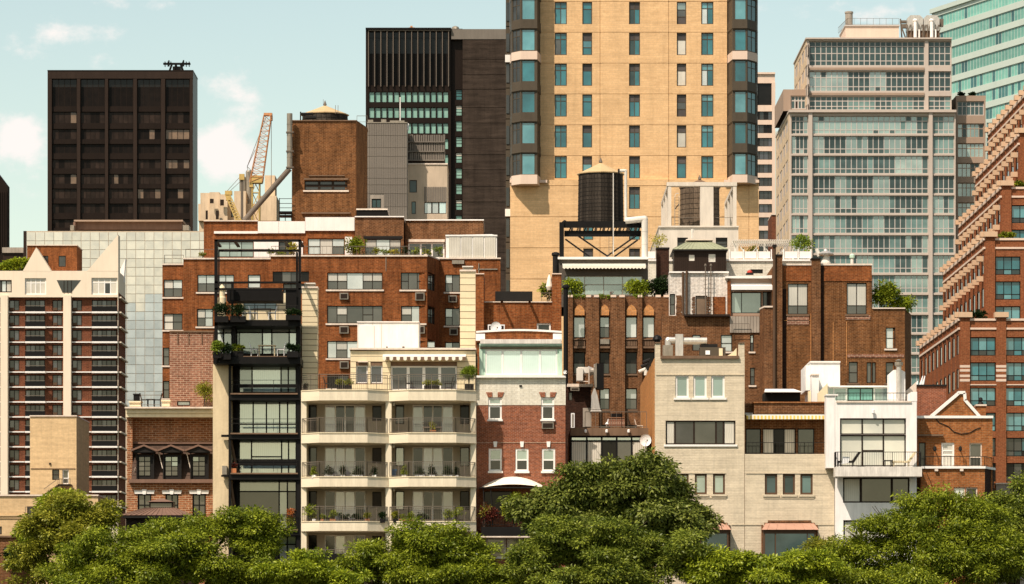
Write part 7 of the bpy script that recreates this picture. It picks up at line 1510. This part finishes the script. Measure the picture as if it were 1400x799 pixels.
# ================= gabled brick house =================
def gabled():
    Y = 258; t = building('gabled_brick_house', 'small orange brick house with white coped gable and terrace', 1253, 1358, Y)
    f = front(t, 'orange_brick', 1254, 570.6, 1357, None, Y, 11, reveal=.2)
    f.w(1287, 605.6, 1304.8, 638.6, 'lll', rows=[.7,.5,1.2], fr='white_paint', fw=.12); f.w(1325.4, 606, 1342.4, 638.6, 'md', rows=[1.5,1], fr='coping', fw=.07); f.w(1256, 605, 1265.6, 638.6, 'd'); f.done()
    pbox('coping', 'white_paint', 1253.4, 568.6, 1358, 572, Y-.15, 1, t)
    MB().slab([(X(1277,Y),Z(569,Y)),(X(1312,Y),Z(540,Y)),(X(1317.6,Y),Z(540,Y)),(X(1318.4,Y),Z(548,Y)),(X(1337,Y),Z(569,Y))], Y+.02, Y+10).build('gable', 'orange_brick', t)
    for (p, q) in (((1274,569),(1310.5,538)),((1310,537),(1319.5,537)),((1318.6,537.6),(1319.4,548)),((1319,547),(1339,569.6))):
        a, b = Vector((X(p[0],Y),0,Z(p[1],Y))), Vector((X(q[0],Y),0,Z(q[1],Y))); n = Vector((-(b-a).z,0,(b-a).x)).normalized()*.10; MB().slab([((a-n).x,(a-n).z),((b-n).x,(b-n).z),((b+n).x,(b+n).z),((a+n).x,(a+n).z)], Y-.12, Y+.8).build('gable_coping', 'white_paint', t)
    pbox('ledge', 'ledge_brown', 1254, 594, 1289.6, 596.4, Y-.35, .35, t)
    m = MB(); pts = [(1278.6,572.4),(1284,578),(1296,583),(1304,590.6),(1314,593.6),(1326,592),(1334,587),(1340.6,585)]
    for p, q in zip(pts, pts[1:]): m.tube((X(p[0],Y),Y-.04,Z(p[1],Y)), (X(q[0],Y),Y-.04,Z(q[1],Y)), .03, 5)
    m.build('cable', 'rail_black', t)
    lo = front(t, 'orange_brick', 1259, 641, 1346.4, None, Y-1.6, 1.6, reveal=.2, name='terrace_front'); lo.w(1304, 666.5, 1319.6, 681, 's', fr='coping', fw=.08); lo.w(1320.4, 666.5, 1336.4, 681, 'd', fr='coping', fw=.08); lo.done()
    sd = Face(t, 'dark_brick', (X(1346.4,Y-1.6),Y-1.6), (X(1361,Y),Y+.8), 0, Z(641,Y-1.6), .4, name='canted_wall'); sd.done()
    MB().prism([(X(1258.4,Y-1.6),Y-1.75),(X(1347,Y-1.6),Y-1.75),(X(1363,Y),Y+.7),(X(1363,Y),Y+1.1),(X(1258.4,Y-1.6),Y-.1)], Z(641,Y-1.6)+.002, Z(637.8,Y-1.6)).build('coping', 'white_paint', t)
    for x in (1278,1312.6): m = MB(); m.px(x, 641.4, x+4.6, 644.4, Y-1.8, .2); m.build('corbel', 'coping', t); m = MB(); y = Y-.0; m.tube((X(x-1,Y),Y-.02,Z(613,Y)), (X(x-1,Y),Y-.55,Z(614,Y)), .05, 5); m.lathe((X(x-1,Y),Y-.55,Z(616,Y)), [(.05,-.1),(.13,0),(.1,.2),(.03,.26)], 8); m.build('wall_lamp', 'rail_black', t)
    rail('railing', [(X(1262,Y-1.5),Y-1.5),(X(1300,Y-1.5),Y-1.5),(X(1346,Y-1.5),Y-1.5),(X(1360,Y),Y+.5)], Z(638,Y-1.6), .68, t, 'rail_black', sp=.2)
    c = thing('brick_chimney', 'small brick chimney with black pot right of the white coped gable', 'chimney', (X(1341,Y+2),Y+2,Z(571,Y+2))); pbox('stack', 'orange_brick', 1335.4, 555, 1348, 571, Y+2, .7, c); pbox('cap', 'coping', 1334.4, 553, 1349, 555.2, Y+1.9, .9, c); m = MB(); m.lathe((X(1341.4,Y+2),Y+2.3,Z(553,Y+2)), [(.22,0),(.16,.16),(.08,.2),(.16,.3),(.12,.45),(.03,.5)], 12); m.build('pot', 'rail_black', c)
    Y = 270; b = building('plain_brick_rear_house', 'plain brown brick house behind the gabled house', 1250, 1292, Y); f = front(b, 'house_brick', 1249, 528, 1294, None, Y, 8); f.done(); pbox('coping', 'rail_black', 1248.6, 526, 1294.4, 528.4, Y-.1, 8.2, b)
    b = thing('folded_parasol', 'white folded parasol tips leaning above the plain brick house', 'umbrella', (X(1268,Y),Y+3,Z(527,Y)));
    for i, (x, dx) in enumerate(((1264,4),(1267,4),(1259,2))): m = MB(); m.tube((X(x,Y),Y+3,Z(526,Y)), (X(x+dx,Y),Y+3,Z(510,Y) if i < 2 else Z(517,Y)), .12, 6, r2=.03); m.build('canopy', 'white_plastic', b)
    w = building('low_stone_wall', 'low pale stone wall below the stepped building behind the trees', 1360, 1400, 264, 'wall'); pbox('wall', 'grey_concrete', 1362, 662, 1425, None, 264, 1, w); pbox('coping', 'coping', 1361.6, 660.4, 1425, 662.2, 263.9, 1.2, w)
gabled()
# ================= trees along the bank =================
def tree(label, mat, Y, blobs, n, seed, size=(.30,.13), clump=.55, droop=.5, trunk=None, per=26, inner=None, name='broadleaf_tree'):
    bl = []
    for b in blobs:
        px, py, rx, rz = b[:4]; dy = b[4] if len(b) > 4 else 0; y = Y+dy
        bl.append((X(px,y), y, Z(py,y), rx*y/F, rx*y/F*.8, rz*y/F))
    tx = X(trunk if trunk is not None else sum(b[0] for b in blobs)/len(blobs), Y)
    t = thing(name, label, 'tree', (tx, Y, 0), 'leafy trees along the bank')
    zc = sum(b[2] for b in bl)/len(bl); m = MB(); m.tube((tx,Y,0), (tx+.2,Y,zc*.55), .34, 9, r2=.24); m.build('trunk', 'bark', t)
    rg = random.Random(seed)
    for b in bl:
        m = MB(); a = Vector((tx+.2,Y,zc*.5)); c = Vector((b[0],b[1],b[2]+b[5]*.3)); mid = a.lerp(c,.5)+Vector((0,0,.4)); m.tube(a, mid, .16, 6, r2=.10); m.tube(mid, c, .10, 6, r2=.03)
        for k in range(3): e = c+Vector((rg.uniform(-.7,.7)*b[3], rg.uniform(-.5,.3)*b[4], rg.uniform(-.2,.7)*b[5])); m.tube(mid.lerp(c,.6), e, .05, 5, r2=.015)
        m.build('limb', 'bark', t)
    sub = []
    for b in bl:
        sub.append((b[0],b[1]+b[4]*.15,b[2]-b[5]*.1,b[3]*.60,b[4]*.5,b[5]*.60))
        k = max(8, int(b[3]*b[5]*3.4))
        for i in range(k):
            a = rg.uniform(0,2*math.pi); e = rg.uniform(-.45,1); c = math.sqrt(max(0,1-e*e)); q = rg.uniform(.5,1.12); r = rg.uniform(.15,.40)*(1.15-.35*q)
            dy = math.sin(a)*c; dy = -abs(dy) if rg.random() < .7 else dy
            sub.append((b[0]+b[3]*q*math.cos(a)*c, b[1]+b[4]*q*dy, b[2]+b[5]*q*e, b[3]*r*rg.uniform(.8,1.25), b[3]*r, b[5]*r*rg.uniform(.7,1.0)))
    bl = sub
    leaves('crown', mat, bl, int(n*1.6), t, (size[0]*.80, size[1]*.84), clump*.9, droop, seed, per, fill=.15)
    return t
tree('large dark green tree in the middle rising in front of the townhouse', 'leaf_dark', 238, [(868,650,44,34),(905,672,42,30,1),(830,665,46,36),(785,672,48,34),(742,690,38,26),(860,700,72,40),(940,705,40,28,1),(780,712,66,30),(905,735,68,36),(720,700,28,22),(956,722,26,20,1),(820,745,80,40)], 52000, 11, (.38,.16), .62, .7, 850)
tree('broad green tree in front of the dark central tree', 'leaf_deep', 229, [(770,746,64,34),(850,740,60,32),(905,758,56,30),(730,775,50,30),(820,790,90,36),(950,775,50,30)], 40000, 12, (.28,.12), .5, .4, 800)
tree('big rounded green tree at lower left before the mansard house', 'leaf_mid', 232, [(275,723,50,27),(325,717,46,28),(362,736,32,36),(215,733,50,25),(160,745,52,28),(350,745,40,30),(110,770,46,28),(240,765,90,40),(330,785,60,40),(170,795,80,40)], 56000, 13, (.26,.11), .5, .45, 240)
tree('yellowish flowering tree at far lower left', 'leaf_gold', 242, [(105,705,40,32),(85,690,34,22),(135,708,30,24),(60,722,32,26),(105,740,50,34),(50,755,28,26),(75,785,60,24)], 26000, 14, (.30,.13), .5, .3, 95)
tree('fresh green tree behind the yellowish tree by the tan building', 'leaf_light', 246, [(95,685,26,16),(75,700,30,20),(45,735,24,24),(150,705,14,10)], 8000, 15, (.28,.12), .45, .3, 80)
tree('green tree before the cream balconies sloping to both sides', 'leaf_mid', 231, [(600,732,34,22),(565,745,44,26),(640,752,36,26),(520,765,44,24),(590,780,80,40),(470,782,44,24),(660,785,32,26),(430,790,44,26),(690,795,40,24)], 50000, 16, (.26,.11), .5, .45, 560)
tree('low bright tree between the left green tree and the balconies', 'leaf_light', 227, [(420,778,42,24),(392,784,36,24),(455,792,44,22)], 9000, 17, (.30,.12), .45, .4, 420)
tree('low light green tree in front of the cream house bay window', 'leaf_light', 228, [(1000,774,44,22),(1062,777,54,20),(960,785,44,24),(1110,775,40,26),(1030,795,90,28)], 24000, 18, (.30,.12), .45, .45, 1030)
tree('sparse olive tree between the bay window and the right tree', 'leaf_gold', 233, [(1125,755,22,22),(1140,770,24,26),(1110,785,28,24)], 5500, 19, (.28,.11), .45, .3, 1125)
tree('wide green tree in front of the white house at lower right', 'leaf_mid', 231, [(1245,700,38,24),(1215,718,42,26),(1290,690,42,25),(1180,745,46,28),(1330,712,52,32),(1260,745,80,44),(1160,775,50,30),(1330,770,70,44),(1225,795,90,36)], 60000, 20, (.26,.10), .52, .5, 1250)
tree('darker green tree at the right edge before the stepped building', 'leaf_deep', 235, [(1385,695,46,30),(1350,702,36,24),(1400,740,60,50),(1360,770,50,40),(1400,662,18,16)], 34000, 21, (.27,.11), .52, .5, 1385)
